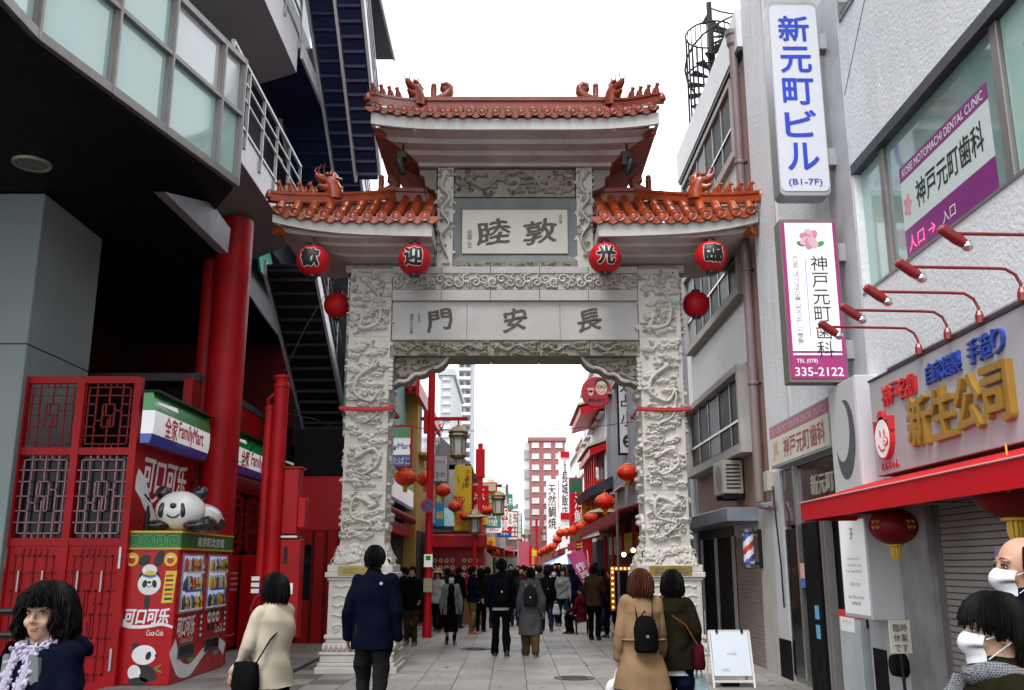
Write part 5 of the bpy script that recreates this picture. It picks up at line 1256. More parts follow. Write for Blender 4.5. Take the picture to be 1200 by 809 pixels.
# sign lamps
LRED = mat('lamp_red', (.20, .014, .018), .35, .12, 6, coat=.2); BULB = mat('silvered_bulb', (.75, .75, .75), .08, 0, metal=.9)
for i, (y, u) in enumerate(((8.35, 0), (7.77, 1), (7.21, 2), (6.57, 3), (5.86, 4))):
    nm = ('nearest the crescent box', 'second from the crescent box', 'above the blue raised characters', 'fourth from the crescent box', 'at the right edge of the photo')[i]
    l_ = thing('sign_lamp', 'red gooseneck sign lamp with silvered bulb, %s' % nm, 'lamp', (3.72, y, 3.48), 'gooseneck lamps over the shop sign')
    zt = 3.72
    MB().tube([(3.72, y, 3.47), (3.72, y, zt-.12), (3.69, y, zt-.05), (3.62, y, zt-.005), (3.5, y, zt), (2.95, y, zt+.01)], .0125, 8).build('arm', LRED, l_, smooth=50)
    MB().lathe([(.035, 0), (.035, .06), (.02, .10)], (3.72, y, 3.47), 8).build('base', LRED, l_)
    d = Vector((.75, 0, -.55)).normalized(); q = d.to_track_quat('Z', 'Y').to_matrix()
    h = MB(); h.lathe([(.022, -.09), (.036, -.075), (.040, .05), (.036, .08), (.034, .10)], (0, 0, 0), 12); h.v = [tuple(Vector((2.90, y, zt))+q @ Vector(p)) for p in h.v]; h.build('lamp_head', LRED, l_, smooth=40)
    h = MB(); h.ball((0, 0, .125), .040, n=12, m=8); h.v = [tuple(Vector((2.90, y, zt))+q @ Vector(p)) for p in h.v]; h.build('bulb', BULB, l_, smooth=True)
MB().tube([(3.78, 4, 3.51), (3.78, 9.2, 3.51)], .025, 8).build('conduit', STEEL, s6, smooth=40)
# ------------------------------------------------ second building (brick and small white tiles)
b2 = thing('brick_building', 'narrow brick and tile building with ribbon windows and a metal canopy', 'building', (6, 17.4, 0))
TILES = node_add_brick(mat('small_white_tiles', (.5, .5, .5), .45), 20, (.50, .48, .47), (.42, .40, .39), (.26, .25, .24), 'x', .5, .5, .03, 0.)
BRICK = node_add_brick(mat('red_brown_brick', (.3, .1, .08), .8), 8, (.33, .145, .105), (.25, .11, .085), (.30, .25, .22), 'x', .6, .2, .025)
CONC = mat('stained_concrete', (.42, .40, .38), .8, .1, 2, .2, 60, streak=.8, dirt=(.20, .18, .16))
BX = 4.0; Y0, Y1 = 14.46, 20.3
MB().box(BX, Y0, 0, 12, Y1, 10.3).build('wall', STUCCO_S, b2)
MB().box(BX-.02, 15.3, 4.95, BX, Y1, 6.0).build('tile_spandrel', TILES, b2); MB().box(BX-.02, 15.3, 8.0, BX, Y1, 8.6).build('tile_spandrel', TILES, b2)
MB().box(BX-.02, Y0, 2.5, BX, Y1, 3.38).build('brick_wall', BRICK, b2); MB().box(BX-.022, Y0, 2.5, BX, 15.25, 10).build('brick_pier', BRICK, b2)
MB().box(BX-.14, Y0, 10.25, BX+.2, Y1+.1, 10.95).build('parapet', WHITE_PANEL, b2); MB().box(BX-.12, Y0, 10.18, BX+.2, Y1+.05, 10.25).build('eave_soffit', LINTEL, b2)
def ribbon(z0, z1, proj, ya=15.3, yb=20.25, n=6):
    f = MB()
    for (a, c, e, g_) in ((ya, yb, z0-.16, z0), (ya, yb, z1, z1+.12)): f.box(BX-proj, a, e, BX, c, g_)
    f.box(BX-proj, yb-.12, z0, BX, yb, z1); f.box(BX-proj, ya, z0, BX, ya+.1, z1); f.build('window_surround', CONC, b2, bevel=.008)
    MB().box(BX-.03, ya, z0, BX-.022, yb, z1).build('window_reveal', LINTEL, b2)
    w_ = (yb-ya-.3)/n
    for k in range(n):
        y = ya+.15+k*w_; wi = MB().box(BX-proj*.5, y+.03, z0+.06, BX-proj*.5+.02, y+w_-.03, z1-.06).build('window_pane', (mat('dim_window', (.045, .05, .05), .5, .5, .8, spec=.05), mat('pale_window', (.26, .30, .31), .5, .2, 1, spec=.1))[(k*7+int(z0)) % 4 == 1], b2)
        MB().box(BX-proj*.5-.02, y-.03, z0, BX-proj*.5+.03, y+.03, z1).build('window_post', MULLION, b2)
    MB().box(BX-proj*.5-.03, ya+.1, z0+(z1-z0)*.35, BX-proj*.5+.03, yb-.12, z0+(z1-z0)*.35+.04).build('window_rail', STEEL, b2)
ribbon(6.25, 7.75, .16); ribbon(8.75, 10.0, .10); ribbon(3.55, 4.75, .26, n=5)
MB().box(BX-.55, 15.25, 2.28, BX, 21.0, 2.50).build('canopy', mat('canopy_metal', (.26, .30, .36), .35, .2, 1.2, metal=.5, streak=.4), b2, bevel=.008)
MB().box(BX-.05, Y0, 0, BX, 15.28, 2.5).build('pier', CONC, b2)
for k in range(30): MB().box(BX-.01, 15.3, .02+k*.068, BX+.01, 17.1, .02+k*.068+.062).build('shutter_slat', mat('shutter_tan', (.27, .22, .19), .5, .06, 2), b2, bevel=.006)
MB().box(BX-.012, 17.1, 0, BX, 20.2, 2.1).build('dark_opening', DARK, b2)
for y in (17.15, 18.6, 20.0): MB().box(BX-.06, y, 0, BX, y+.08, 2.1).build('post', CONC, b2)
MB().box(BX-.03, 17.2, 2.1, BX, 20.2, 2.28).build('dark_lintel', LINTEL, b2)
for y in (17.6, 18.9): MB().tube([(BX-.25, y, 0), (BX-.25, y, .75)], .035, 8).build('bollard', STEEL, b2)
dp = thing('downpipe', 'mauve brown drainpipe running down beside the stucco building', 'pipe', (3.86, 14.75, 2.4))
PIPE = mat('mauve_pipe', (.20, .15, .155), .5, .12, 2, streak=.5, dirt=(.14, .08, .06))
MB().tube([(3.86, 14.75, 2.55), (3.86, 14.75, 10.6)], .075, 12).build('pipe', PIPE, dp, smooth=40)
for z in (4.4, 6.3, 8.2): MB().lathe([(.09, 0), (.095, .03), (.09, .06)], (3.86, 14.75, z), 12).build('clamp', PIPE, dp); MB().box(3.86, 14.70, z, 4.0, 14.73, z+.04).build('wall_tie', BLACK_METAL, dp)
MB().lathe([(.08, 0), (.11, .05), (.11, .2), (.13, .22), (.13, .3)], (3.86, 14.75, 10.4), 12).build('hopper', PIPE, dp)
MB().tube([(3.86, 14.75, 2.6), (3.86, 14.75, 2.5), (3.9, 14.5, 2.47), (3.9, 14.1, 2.47)], .06, 8).build('elbow', STEEL, dp)
ac = thing('air_conditioner', 'grey air conditioner outdoor unit mounted above the metal canopy', 'air conditioner', (3.75, 16.5, 2.72))
MB().box(3.60, 16.1, 2.78, 3.95, 16.85, 3.35).build('case', mat('ac_beige', (.42, .40, .34), .5, .08, 2, streak=.5), ac, bevel=.015)
MB().lathe([(.22, 0), (.22, .012), (.0, .012)], (3.595, 16.42, 3.06), 20, axis='x').build('fan_grille', mat('ac_grille', (.16, .16, .15), .5), ac); MB().box(3.62, 16.15, 2.70, 4.0, 16.2, 2.78).box(3.62, 16.75, 2.70, 4.0, 16.8, 2.78).build('bracket', BLACK_METAL, ac)
for k in range(7): MB().box(3.66, 16.094, 2.86+k*.065, 3.9, 16.1, 2.89+k*.065).build('vent_slot', LINTEL, ac)
mb = thing('meter_box', 'small beige meter box at the corner of the stucco building', 'meter box', (3.86, 14.3, 2.6)); MB().box(3.84, 14.2, 2.68, 3.95, 14.42, 2.98).build('case', mat('ac_beige', (.4, .4, .34)), mb, bevel=.01); MB().tube([(3.92, 14.2, 2.75), (3.88, 14.0, 2.3), (3.9, 13.95, 1.6), (3.92, 14.0, 1.0)], .012, 6).build('cable', BLACK_METAL, mb)
# barber pole
bp = thing('barber_pole', 'striped red white and blue barber pole on the wall', 'barber pole', (3.76, 15.2, 1.5))
bpx, bpy_ = 3.74, 15.15
tb = MB(); n = 24; m_ = 20
for i in range(m_):
    for k in range(n):
        z0, z1 = 1.62+i*.46/m_, 1.62+(i+1)*.46/m_; a0, a1 = 2*math.pi*k/n, 2*math.pi*(k+1)/n
        tb.cur = (0, 0, 2, 1, 1, 2)[int(((k/n*12)-i/m_*9) % 6)] if False else (0, 2, 1, 2)[int(((k/n)*4-(i/m_)*4.5) % 4)]
        tb.add([(bpx+.085*math.cos(a), bpy_+.085*math.sin(a), z) for a, z in ((a0, z0), (a1, z0), (a1, z1), (a0, z1))], [(0, 1, 2, 3)])
tb.build('striped_tube', [mat('pole_red', (.45, .03, .03), .3), mat('pole_blue', (.03, .07, .35), .3), mat('pole_white', (.65, .65, .66), .3)], bp, smooth=True, fixn=False)
for z in (1.54, 2.08): MB().lathe([(.06, 0), (.10, .02), (.10, .07), (.06, .09)], (bpx, bpy_, z-.005), 14).build('end_cap', mat('chrome_cap', (.12, .12, .13), .3, metal=.6), bp, smooth=40)
MB().box(bpx, bpy_-.02, 1.6, 3.99, bpy_+.02, 1.64).box(bpx, bpy_-.02, 2.08, 3.99, bpy_+.02, 2.12).box(3.9, bpy_-.03, 1.55, 4.0, bpy_+.03, 2.15).build('bracket', BLACK_METAL, bp)
# spiral stair beyond the parapet
ss = thing('spiral_stair', 'black spiral fire stair behind the parapet', 'stair', (4.95, 21.2, 0)); scx, scy, sr_ = 5.0, 21.2, .62
MB().tube([(scx, scy, 6), (scx, scy, 15.5)], .07, 8).build('centre_post', BLACK_METAL, ss)
for k in range(34):
    a = k*.42; z = 9.0+k*.19; b = MB(); a2 = a+.40
    b.ext([(scx+.06*math.cos(a), scy+.06*math.sin(a), z), (scx+sr_*math.cos(a), scy+sr_*math.sin(a), z), (scx+sr_*math.cos(a2), scy+sr_*math.sin(a2), z), (scx+.06*math.cos(a2), scy+.06*math.sin(a2), z)], (0, 0, .04)); b.build('tread', BLACK_METAL, ss)
for k in range(26): a = 2*math.pi*k/26; MB().tube([(scx+sr_*math.cos(a), scy+sr_*math.sin(a), 10), (scx+sr_*math.cos(a), scy+sr_*math.sin(a), 14.6)], .014, 5).build('bar', BLACK_METAL, ss)
for z in (10.4, 13.5, 14.6): MB().tube([(scx+sr_*math.cos(a), scy+sr_*math.sin(a), z) for a in np.linspace(0, 6.283, 25)], .022, 6).build('ring', BLACK_METAL, ss)
MB().tube([(scx+(sr_+.05)*math.cos(a*.42), scy+(sr_+.05)*math.sin(a*.42), 9.5+a*.19) for a in range(34)], .025, 6).build('handrail', BLACK_METAL, ss)
# pale service duct at the far corner
sd_ = thing('service_duct', 'pale grey vertical duct beside the carved column', 'duct', (4.2, 20.7, 0)); MB().box(4.0, 20.4, 2.5, 4.5, 20.9, 6.6).build('casing', WHITE_PANEL, sd_, bevel=.01); MB().tube([(3.95, 20.6, 0), (3.95, 20.6, 4.7)], .06, 8).build('pipe', WHITE_PANEL, sd_, smooth=40); MB().box(4.0, 20.9, 0, 12, 24, 9).build('wall', GREY_PANEL, sd_)
# A-frame board
af = thing('folding_sign', 'white folding sign board standing beside the carved pedestal', 'sign board', (2.95, 13.3, 0))
for x in (2.68, 3.22):
    MB().beam((x, 13.12, 0), (x, 13.32, .72), .025, .02).build('leg', WHITE, af); MB().beam((x, 13.60, 0), (x, 13.34, .72), .025, .02).build('leg', WHITE, af)
MB().hexa([(2.70, 13.155, .16), (3.20, 13.155, .16), (3.20, 13.165, .16), (2.70, 13.165, .16)], [(2.70, 13.305, .71), (3.20, 13.305, .71), (3.20, 13.315, .71), (2.70, 13.315, .71)]).build('board', mat('board_bluewhite', (.60, .66, .74), .35, .03, 1), af)
MB().beam((2.68, 13.145, .09), (3.22, 13.145, .09), .02, .03).build('rail', WHITE, af); MB().beam((2.68, 13.323, .72), (3.22, 13.323, .72), .03, .03).build('top_rail', WHITE, af)
for x in (2.78, 3.12): MB().box(x-.015, 13.28, .70, x+.015, 13.30, .75).build('clip', BLACK_METAL, af)
letters('HAIR', mat('grey_print', (.3, .31, .33), .5, 0), af, (2.96, 13.218, .44), (R(75), 0, 0), w=.13, h=.025); letters('OPEN', mat('grey_print', (.3, .31, .33)), af, (2.85, 13.165, .235), (R(75), 0, 0), w=.1, h=.03)
MB().box(2.82, 13.25, .0, 3.05, 13.4, .07).build('weight', CHAR, af, bevel=.01)
# board on a black pole in front of the marble pier
st = thing('pole_notice', 'small white notice on a black pole before the marble pier', 'notice', (3.62, 9.1, 0))
MB().tube([(3.62, 9.1, .0), (3.60, 9.1, .85)], .016, 8).build('pole', BLACK_METAL, st); MB().lathe([(.16, 0), (.16, .03), (.02, .05)], (3.62, 9.1, 0), 14).build('base', BLACK_METAL, st)
MB().box(3.50, 9.07, .80, 3.70, 9.09, 1.10).build('board', CREAM, st, bevel=.004)
for k in range(3): letters(('臨時', '休業', 'です'), SK, st, (3.6, 9.066, 1.03-.09*k), w=.12, h=.06) if False else letters(('臨時', '休業', 'です')[k], SK, st, (3.6, 9.066, 1.03-.09*k), w=.13, h=.07)
# ================================================================== LANTERNS ON THE GATE
PAPER = mat('red_paper', (.50, .008, .012), .5, .06, 4, .05, 30, spec=.25)
KAN_B = mat('lantern_ink', (.006, .006, .009), .5, 0); KAN_W = mat('lantern_outline', (.72, .68, .66), .5, 0)
CAPB = mat('lantern_cap', (.010, .010, .018), .4, .1)
def wrap(me, r, cz=0.):
    """lay flat lettering (x right, y up) onto the front (-y) of a ball of radius r"""
    bm = bmesh.new(); bm.from_mesh(me)
    for _ in range(2):
        es = [e for e in bm.edges if e.calc_length() > .04]
        if es: bmesh.ops.subdivide_edges(bm, edges=es, cuts=1)
    bmesh.ops.triangulate(bm, faces=bm.faces)
    for v in bm.verts:
        x, y, z = v.co; la, lo = y/r, x/r; rr_ = r+z; v.co = (rr_*math.cos(la)*math.sin(lo), -rr_*math.cos(la)*math.cos(lo), rr_*math.sin(la))
    bm.to_mesh(me); bm.free(); return me
def glyph(ch, size, bold, z):
    me = text_mesh(ch, 1.); fit(me, size*.98, size); n = len(me.vertices); co = np.empty(n*3); me.vertices.foreach_get('co', co); co = co.reshape(-1, 3)
    polys = [tuple(p.vertices) for p in me.polygons]; V = []; F = []
    for k in range(9):
        a = k*.785; d = bold if k else 0; V += (co+np.array([d*math.cos(a), d*math.sin(a), z-.0003*k])).tolist(); F += [tuple(i+k*n for i in p) for p in polys]
    m2 = bpy.data.meshes.new('character'); m2.from_pydata(V, [], F); return m2
def paper_lantern(p, r, ch, label, rz=0., tilt=0.):
    t = thing('paper_lantern', label, 'lantern', p, 'red paper lanterns on the gate', rz); ORG[t.name] = Vector((0, 0, 0))
    b = MB(); n = 22; prof = []
    for i in range(n+1):
        a = -1.25+2.5*i/n; rr_ = r*math.cos(a*.98)*(1+.018*(-1)**i); prof.append((max(rr_, .08), r*.98*math.sin(a)))
    b.lathe(prof, (0, 0, 0), 28); b.build('paper_body', PAPER, t, smooth=True)
    for s_ in (-1, 1): MB().lathe([(r*.30, -r*.10), (r*.33, -r*.08), (r*.33, r*.08), (r*.30, r*.10)], (0, 0, s_*r*.98), 16).build('end_cap', CAPB, t, smooth=40)
    MB().tube([(0, 0, r*1.05), (0, 0, r*1.5)], .012, 6).build('hanger', BLACK_METAL, t)
    if ch:
        place(wrap(glyph(ch, r*1.14, .028, .006), r*1.004), 'character_outline', KAN_W, t); place(wrap(glyph(ch, r*1.14, .013, .011), r*1.006), 'character', KAN_B, t)
    return t
for u, v, ch, lab in ((367, 306, '歓', 'red paper lantern, leftmost of the four facing the street'), (486, 305, '迎', 'red paper lantern under the left eave beside the plaque'), (709, 303, '光', 'red paper lantern under the right eave beside the plaque'), (833, 301, '臨', 'red paper lantern, rightmost of the four facing the street')):
    paper_lantern(atY(u, v, 14.3), .262, ch, lab, math.atan2(-(atY(u, v, 14.3).x), 14.3)*0)
paper_lantern(atY(399, 358, 15.6)+Vector((-.05, 0, 0)), .235, None, 'plain red paper lantern half behind the left carved column', 1.3); paper_lantern(atY(812, 357, 15.6)+Vector((.05, 0, 0)), .235, None, 'plain red paper lantern beside the right carved column', -1.3)
# ================================================================== CHINESE LANTERNS
CLR = mat('silk_orange_red', (.56, .030, .008), .5, .12, 5, .05, 40, spec=.25, emit=None); CLG = mat('lantern_gold', (.60, .36, .03), .45, .15, 8)
def make_cl():
    t = thing('silk_lantern', 'x', 'lantern', (0, 0, 0)); b = MB(); vs = []
    n, m_ = 24, 10
    P = []
    for i in range(m_+1):
        a = -1.35+2.7*i/m_
        P.append([((1.0+.035*math.cos(k*math.pi))*math.cos(a)*math.cos(2*math.pi*k/n), (1.0+.035*math.cos(k*math.pi))*math.cos(a)*math.sin(2*math.pi*k/n), .78*math.sin(a)) for k in range(n)]+[((1.035)*math.cos(a), 0, .78*math.sin(a))])
    b.grid(P); b.build('body', CLR, t, smooth=True)
    for s_ in (-1, 1): MB().lathe([(.26, -.06), (.34, -.04), (.36, .02), (.24, .08)], (0, 0, s_*.78), 14).build('end_cap', CLG, t, smooth=40)
    b = MB()
    for k in range(9): a = k*.698; b.tube([(.16*math.cos(a), .16*math.sin(a), -.82), (.17*math.cos(a), .17*math.sin(a), -1.1), (.13*math.cos(a), .13*math.sin(a), -1.35)], [.05, .07, .03], 5)
    kind(b.build('tassel', CLG, t, smooth=50), 'stuff')
    b = MB()
    for a0 in (0, 1, 2, 3):
        for k in range(4): a = a0*1.571-1.571+(k % 2-.5)*.25; z = .2-(k//2)*.3; b.tube([(1.02*math.cos(a+d)*math.cos(z+e), 1.02*math.sin(a+d)*math.cos(z+e), .80*math.sin(z+e)) for d, e in ((-.08, .1), (.0, -.05), (.09, .08))], .028, 4)
    kind(b.build('gold_print', CLG, t), 'stuff')
    MB().tube([(0, 0, .8), (0, 0, 1.25)], .03, 5).build('hanger', CLG, t)
    return t
ORD = ('first', 'second', 'third', 'fourth', 'fifth', 'sixth', 'seventh', 'eighth', 'ninth', 'tenth', 'eleventh', 'last'); cl0 = make_cl(); cl_used = [False]
def silk(p, r, label, group, rz=None):
    if not cl_used[0]: o = cl0; cl_used[0] = True
    else: o = copy_tree(cl0)
    o.location = p; o.scale = (r, r, r); o.rotation_euler = (0, 0, random.uniform(0, 6) if rz is None else rz); tag(o, label, 'lantern', group); return o
# ================================================================== THE STREET BEHIND THE GATE
def street_x(Y): return .036*(Y-20)
YEL = mat('ochre_wall', (.46, .27, .05), .7, .1, 1.5, streak=.3, dirt=(.3, .18, .05)); GREYW = mat('grey_wall', (.30, .30, .31), .7, .1, 1.5, streak=.4); CREAMW = mat('cream_wall', (.48, .44, .36), .7, .1, 1.5, streak=.4); WHITEW = mat('white_wall', (.55, .55, .55), .7, .08, 1.5, streak=.4)
BROWNW = mat('brown_wall', (.22, .13, .10), .7, .12, 1.5, streak=.3); REDBR = mat('brick_red_wall', (.22, .07, .065), .7, .1, 2); PINKW = mat('pink_wall', (.46, .30, .28), .7, .1, 2); TEALR = mat('teal_tiles', (.03, .22, .24), .35, .25, 3, coat=.2)
DKRED = mat('dark_red_canvas', (.22, .006, .010), .6, .12, 3, spec=.2); PINKC = mat('pink_canvas', (.55, .10, .16), .6, .1, 3); REDS = mat('red_sign', (.48, .006, .012), .4, .08, 2, spec=.25)
SHOPDARK = mat('shop_inside', (.03, .02, .015), .8, .5, 2)
def building(label, side, Y0, Y1, H, m, floors, x, wcol=GLASS_GREY, base=3.0, nwin=None, depth=9):
    """a street house: side -1 left, +1 right; x = facade plane"""
    t = thing('street_house', label, 'building', (x+side*depth/2, (Y0+Y1)/2, 0)); xo_ = x+side*depth
    MB().box(min(x, xo_), Y0, 0, max(x, xo_), Y1, H).build('wall', m, t)
    MB().box(x-side*.08-.06, Y0-.02, H, x-side*.08+.06+side*.4, Y1+.02, H+.18).build('parapet', m, t)
    MB().box(x-side*.012-.01, Y0+.3, .1, x-side*.012+.01, Y1-.3, 2.5).build('shop_opening', SHOPDARK, t)
    n = nwin or max(2, int((Y1-Y0)/2.2)); fh = (H-base)/floors
    for f in range(floors):
        for k in range(n):
            y0 = Y0+(Y1-Y0)*(k+.18)/n; y1 = Y0+(Y1-Y0)*(k+.82)/n; z0 = base+f*fh+fh*.28; z1 = base+f*fh+fh*.78
            w_ = MB().box(x-side*.03-.03, y0-.06, z0-.06, x-side*.03+.03, y1+.06, z1+.06).build('window', WHITEW, t)
            MB().box(x-side*.064-.004, y0, z0, x-side*.064+.004, (y0+y1)/2-.03, z1).build('pane', wcol, w_); MB().box(x-side*.064-.004, (y0+y1)/2+.03, z0, x-side*.064+.004, y1, z1).build('pane', wcol, w_)
            MB().box(x-side*.12-.09, y0-.1, z0-.12, x-side*.12+.09, y1+.1, z0-.06).build('sill', m, w_)
    # the end facing the camera also has windows on upper floors
    for f in range(floors):
        for k in range(2):
            x0 = x+side*(1.0+k*2.2); z0 = base+f*fh+fh*.3
            w_ = MB().box(min(x0, x0+side*1.2), Y0-.03, z0, max(x0, x0+side*1.2), Y0+.01, z0+fh*.5).build('window', WHITEW, t); MB().box(min(x0, x0+side*1.2)+.06, Y0-.036, z0+.06, max(x0, x0+side*1.2)-.06, Y0-.03, z0+fh*.5-.06).build('pane', wcol, w_)
    return t
def canopy(label, side, Y0, Y1, x, z, out, m, drop=.5):
    t = thing('shop_canopy', label, 'awning', (x-side*out/2, (Y0+Y1)/2, z-drop))
    c_ = MB(); a = (x, z); b = (x-side*out, z-drop*.6); c2 = (x-side*out, z-drop)
    c_.ext([(a[0], Y0, a[1]), (b[0], Y0, b[1]), (c2[0], Y0, c2[1]), (c2[0]+side*.03, Y0, c2[1]), (b[0]+side*.03, Y0, b[1]-.03), (a[0], Y0, a[1]-.05)], (0, Y1-Y0, 0)); c_.build('canvas', m, t)
    n = max(3, int((Y1-Y0)/.35))
    for k in range(n):
        y = Y0+(Y1-Y0)*k/n; MB().ext([(c2[0]-side*.005, y, c2[1]), (c2[0]-side*.005, y+(Y1-Y0)/n*.98, c2[1]), (c2[0]-side*.005, y+(Y1-Y0)/n*.5, c2[1]-.10)], (side*.01, 0, 0)).build('scallop', m, t)
    MB().tube([(b[0], Y0+.1, b[1]), (b[0], Y0+.1, 0)], .03, 6).build('pole', MULLION, t)
    return t
def board(name, label, u0, u1, v0, v1, Y, m, texts=(), cat='sign', group=None, th=.15, border=None, pole=None):
    """a sign or banner facing down the street, measured in the photo at distance Y"""
    a, b = atY(u0, v1, Y), atY(u1, v0, Y); t = thing(name, label, cat, ((a.x+b.x)/2, Y, a.z), group)
    MB().box(a.x, Y, a.z, b.x, Y+th, b.z).build('panel', m, t, bevel=.004)
    if border: MB().box(a.x-.05, Y+.03, a.z-.05, b.x+.05, Y+th-.02, b.z+.05).build('frame', border, t)
    for s_, um, vm_, hh, ww, mm, vert in texts:
        c_ = atY(um, vm_, Y); k = 1/FPX*Y
        letters(s_, mm, t, (c_.x, Y-.004, c_.z), w=ww*k if ww else None, h=hh*k if hh else None, vertical=vert, bold=.012, gap=.95)
    if pole: MB().box(*pole).build('bracket', MULLION, t)
    return t
# ---- left side
building('ochre house with red tiled eave just behind the left column', -1, 25.2, 32.5, 6.3, YEL, 1, -2.55, base=4.0)
yr = thing('tiled_eave', 'red tiled eave on the ochre house', 'roof', (-3.2, 25, 6.2))
for k in range(12): MB().hexa([(-4.9+k*.2, 24.5, 6.15), (-4.74+k*.2, 24.5, 6.15), (-4.74+k*.2, 24.5, 6.23), (-4.9+k*.2, 24.5, 6.23)], [(-4.9+k*.2, 26.6, 7.75), (-4.74+k*.2, 26.6, 7.75), (-4.74+k*.2, 26.6, 7.83), (-4.9+k*.2, 26.6, 7.83)]).build('tile_row', DKRED, yr)
MB().hexa([(-4.95, 24.6, 6.05), (-2.5, 24.6, 6.05), (-2.5, 26.8, 7.7), (-4.95, 26.8, 7.7)], [(-4.95, 24.6, 6.14), (-2.5, 24.6, 6.14), (-2.5, 26.8, 7.79), (-4.95, 26.8, 7.79)]).build('eave_board', REDS, yr)
MB().box(-2.54, 24.4, 5.95, -2.45, 32.4, 6.35).build('side_board', REDS, yr)
c2_ = thing('convenience_store', 'store with white and green sign band just inside the gate on the left', 'shop', (-3.6, 22.5, 0))
MB().box(-4.6, 19.8, 0, -2.85, 25.1, 4.4).build('wall', DARK, c2_); MB().box(-3.6, 19.78, 4.4, -2.85, 25.1, 6.6).build('upper_wall', mat('teal_grey_wall', (.16, .30, .28), .6, .1, 1), c2_); [MB().box(x_, 19.70, 0, x_+.14, 19.8, 3.6).build('post', REDS, c2_) for x_ in (-4.6, -3.05)]; MB().box(-4.6, 19.72, 2.3, -2.9, 19.79, 3.4).build('front_fascia', REDS, c2_); MB().box(-4.6, 19.74, 0, -3.55, 19.79, 2.3).build('red_wall', RED, c2_); [MB().box(x_, 19.69, .1, x_+.05, 19.74, 2.3).build('door_stile', RED_DK, c2_) for x_ in (-4.42, -4.12, -3.85, -3.6)]; MB().box(-4.37, 19.73, .9, -4.13, 19.739, 2.0).build('door_glass', GLASS_DK, c2_); [MB().box(-3.5, 19.6, .3+.38*k, -3.08, 19.78, .33+.38*k).build('drink_shelf', WHITE, c2_) for k in range(5)]; [MB().lathe([(.04, 0), (.04, .18), (.015, .22), (.015, .26), (0, .26)], (-3.44+.1*j, 19.68, .33+.38*k), 8).build('bottle', CAN_C[(j*3+k) % 8], c2_, smooth=40) for k in range(4) for j in range(4)]
for nm, z0, z1, m_ in (('white_band', 3.05, 3.45, SIGN_W), ('green_band', 3.45, 3.68, mat('light_green_band', (.18, .50, .14), .3, .05)), ('blue_band', 2.97, 3.05, SIGN_B)): MB().box(-2.85, 19.9, z0, -2.60, 25.0, z1).build(nm, m_, c2_)
MB().tube([(-2.6, 19.8, 2.72), (-2.6, 25, 2.72)], .10, 10).build('rolled_awning', DKRED, c2_, smooth=50); MB().box(-2.8, 19.8, 2.3, -2.62, 25, 2.55).build('lower_fascia', REDS, c2_)
MB().box(-2.845, 20.2, .1, -2.83, 24.9, 2.3).build('shop_opening', SHOPDARK, c2_)
board('vertical_sign', 'green white and blue shop sign beside the left carved column', 455, 481, 501, 546, 20.5, SIGN_W, (('yMart', 472, 524, 9, 20, BLUE_INK, False), ('たばこ', 470, 540, 8, 20, SW, False)), border=REDS)
a, b = atY(455, 513, 20.48), atY(481, 501, 20.48); box('green_field', SIGN_G, [o for o in bpy.data.objects if o.name == 'vertical_sign'][0], a.x, 20.485, a.z, b.x, 20.495, b.z)
a, b = atY(455, 546, 20.48), atY(481, 533, 20.48); box('blue_field', SIGN_B, [o for o in bpy.data.objects if o.name == 'vertical_sign'][0], a.x, 20.497, a.z, b.x, 20.4995, b.z)
# menu stall with round plates
sx0, sx1, sy = atY(503, 680, 27).x, atY(567, 680, 27).x, 27.0
ms = thing('food_stall', 'red food stall with rows of round dish pictures', 'stall', ((sx0+sx1)/2, 28, 0))
MB().box(sx0, sy, 0, sx1, sy+2.5, 2.5).build('body', REDS, ms); MB().box(sx0-.05, sy-.55, 2.05, sx1+.08, sy+.1, 2.42).build('front_canopy', REDS, ms, bevel=.03); MB().box(sx0, sy-.5, .0, sx1, sy-.02, .85).build('counter', mat('counter_wood', (.20, .08, .04), .5), ms)
for k in range(26):
    if k % 2 == 0 or True:
        i, j = k % 9, k//9; x = sx0+.15+i*.165
        if 3 < i < 5: continue
        MB().lathe([(.0, 0), (.05, 0), (.062, -.01), (.062, .004)], (x, sy-.006, 1.32+j*.2), 14, axis='y').build('dish_picture', SW, ms); MB().lathe([(.0, -.012), (.035, -.012), (.035, 0)], (x, sy-.006, 1.32+j*.2), 10, axis='y').build('dish_food', (CAN_C[4], CAN_C[3], CAN_C[2])[k % 3], ms)
rx0, rx1 = sx0+.05, sx1-.35
for k in range(18):
    x = rx0+(rx1-rx0)*k/18; MB().tube([(x, sy-.2, 2.62+.25*max(0, .4-k/18)), (x, sy+.9, 3.15+.35*max(0, .4-k/18))], .045, 6).build('roof_tile', TEALR, ms, smooth=50)
MB().hexa([(rx0, sy-.1, 2.5), (rx1, sy-.1, 2.5), (rx1, sy+1, 2.5), (rx0, sy+1, 2.5)], [(rx0, sy-.1, 2.58), (rx1, sy-.1, 2.58), (rx1, sy+1, 3.1), (rx0, sy+1, 3.2)]).build('roof', TEALR, ms)
LX = [(-1.7, 33.5, 41, 4.9, GREYW, 1, 'grey house with sloping roofline behind the yellow banner'), (-1.45, 41.2, 52, 5.3, BROWNW, 1, 'brown house in the row on the left, beyond the grey one'), (-1.05, 52.2, 66, 6.0, CREAMW, 1, 'cream house on the left of the far street'), (-.45, 66.2, 88, 6.9, WHITEW, 2, 'white house with green roof edge on the far left row'), (.6, 88.5, 130, 7, GREYW, 2, 'farthest grey house closing the left row')]
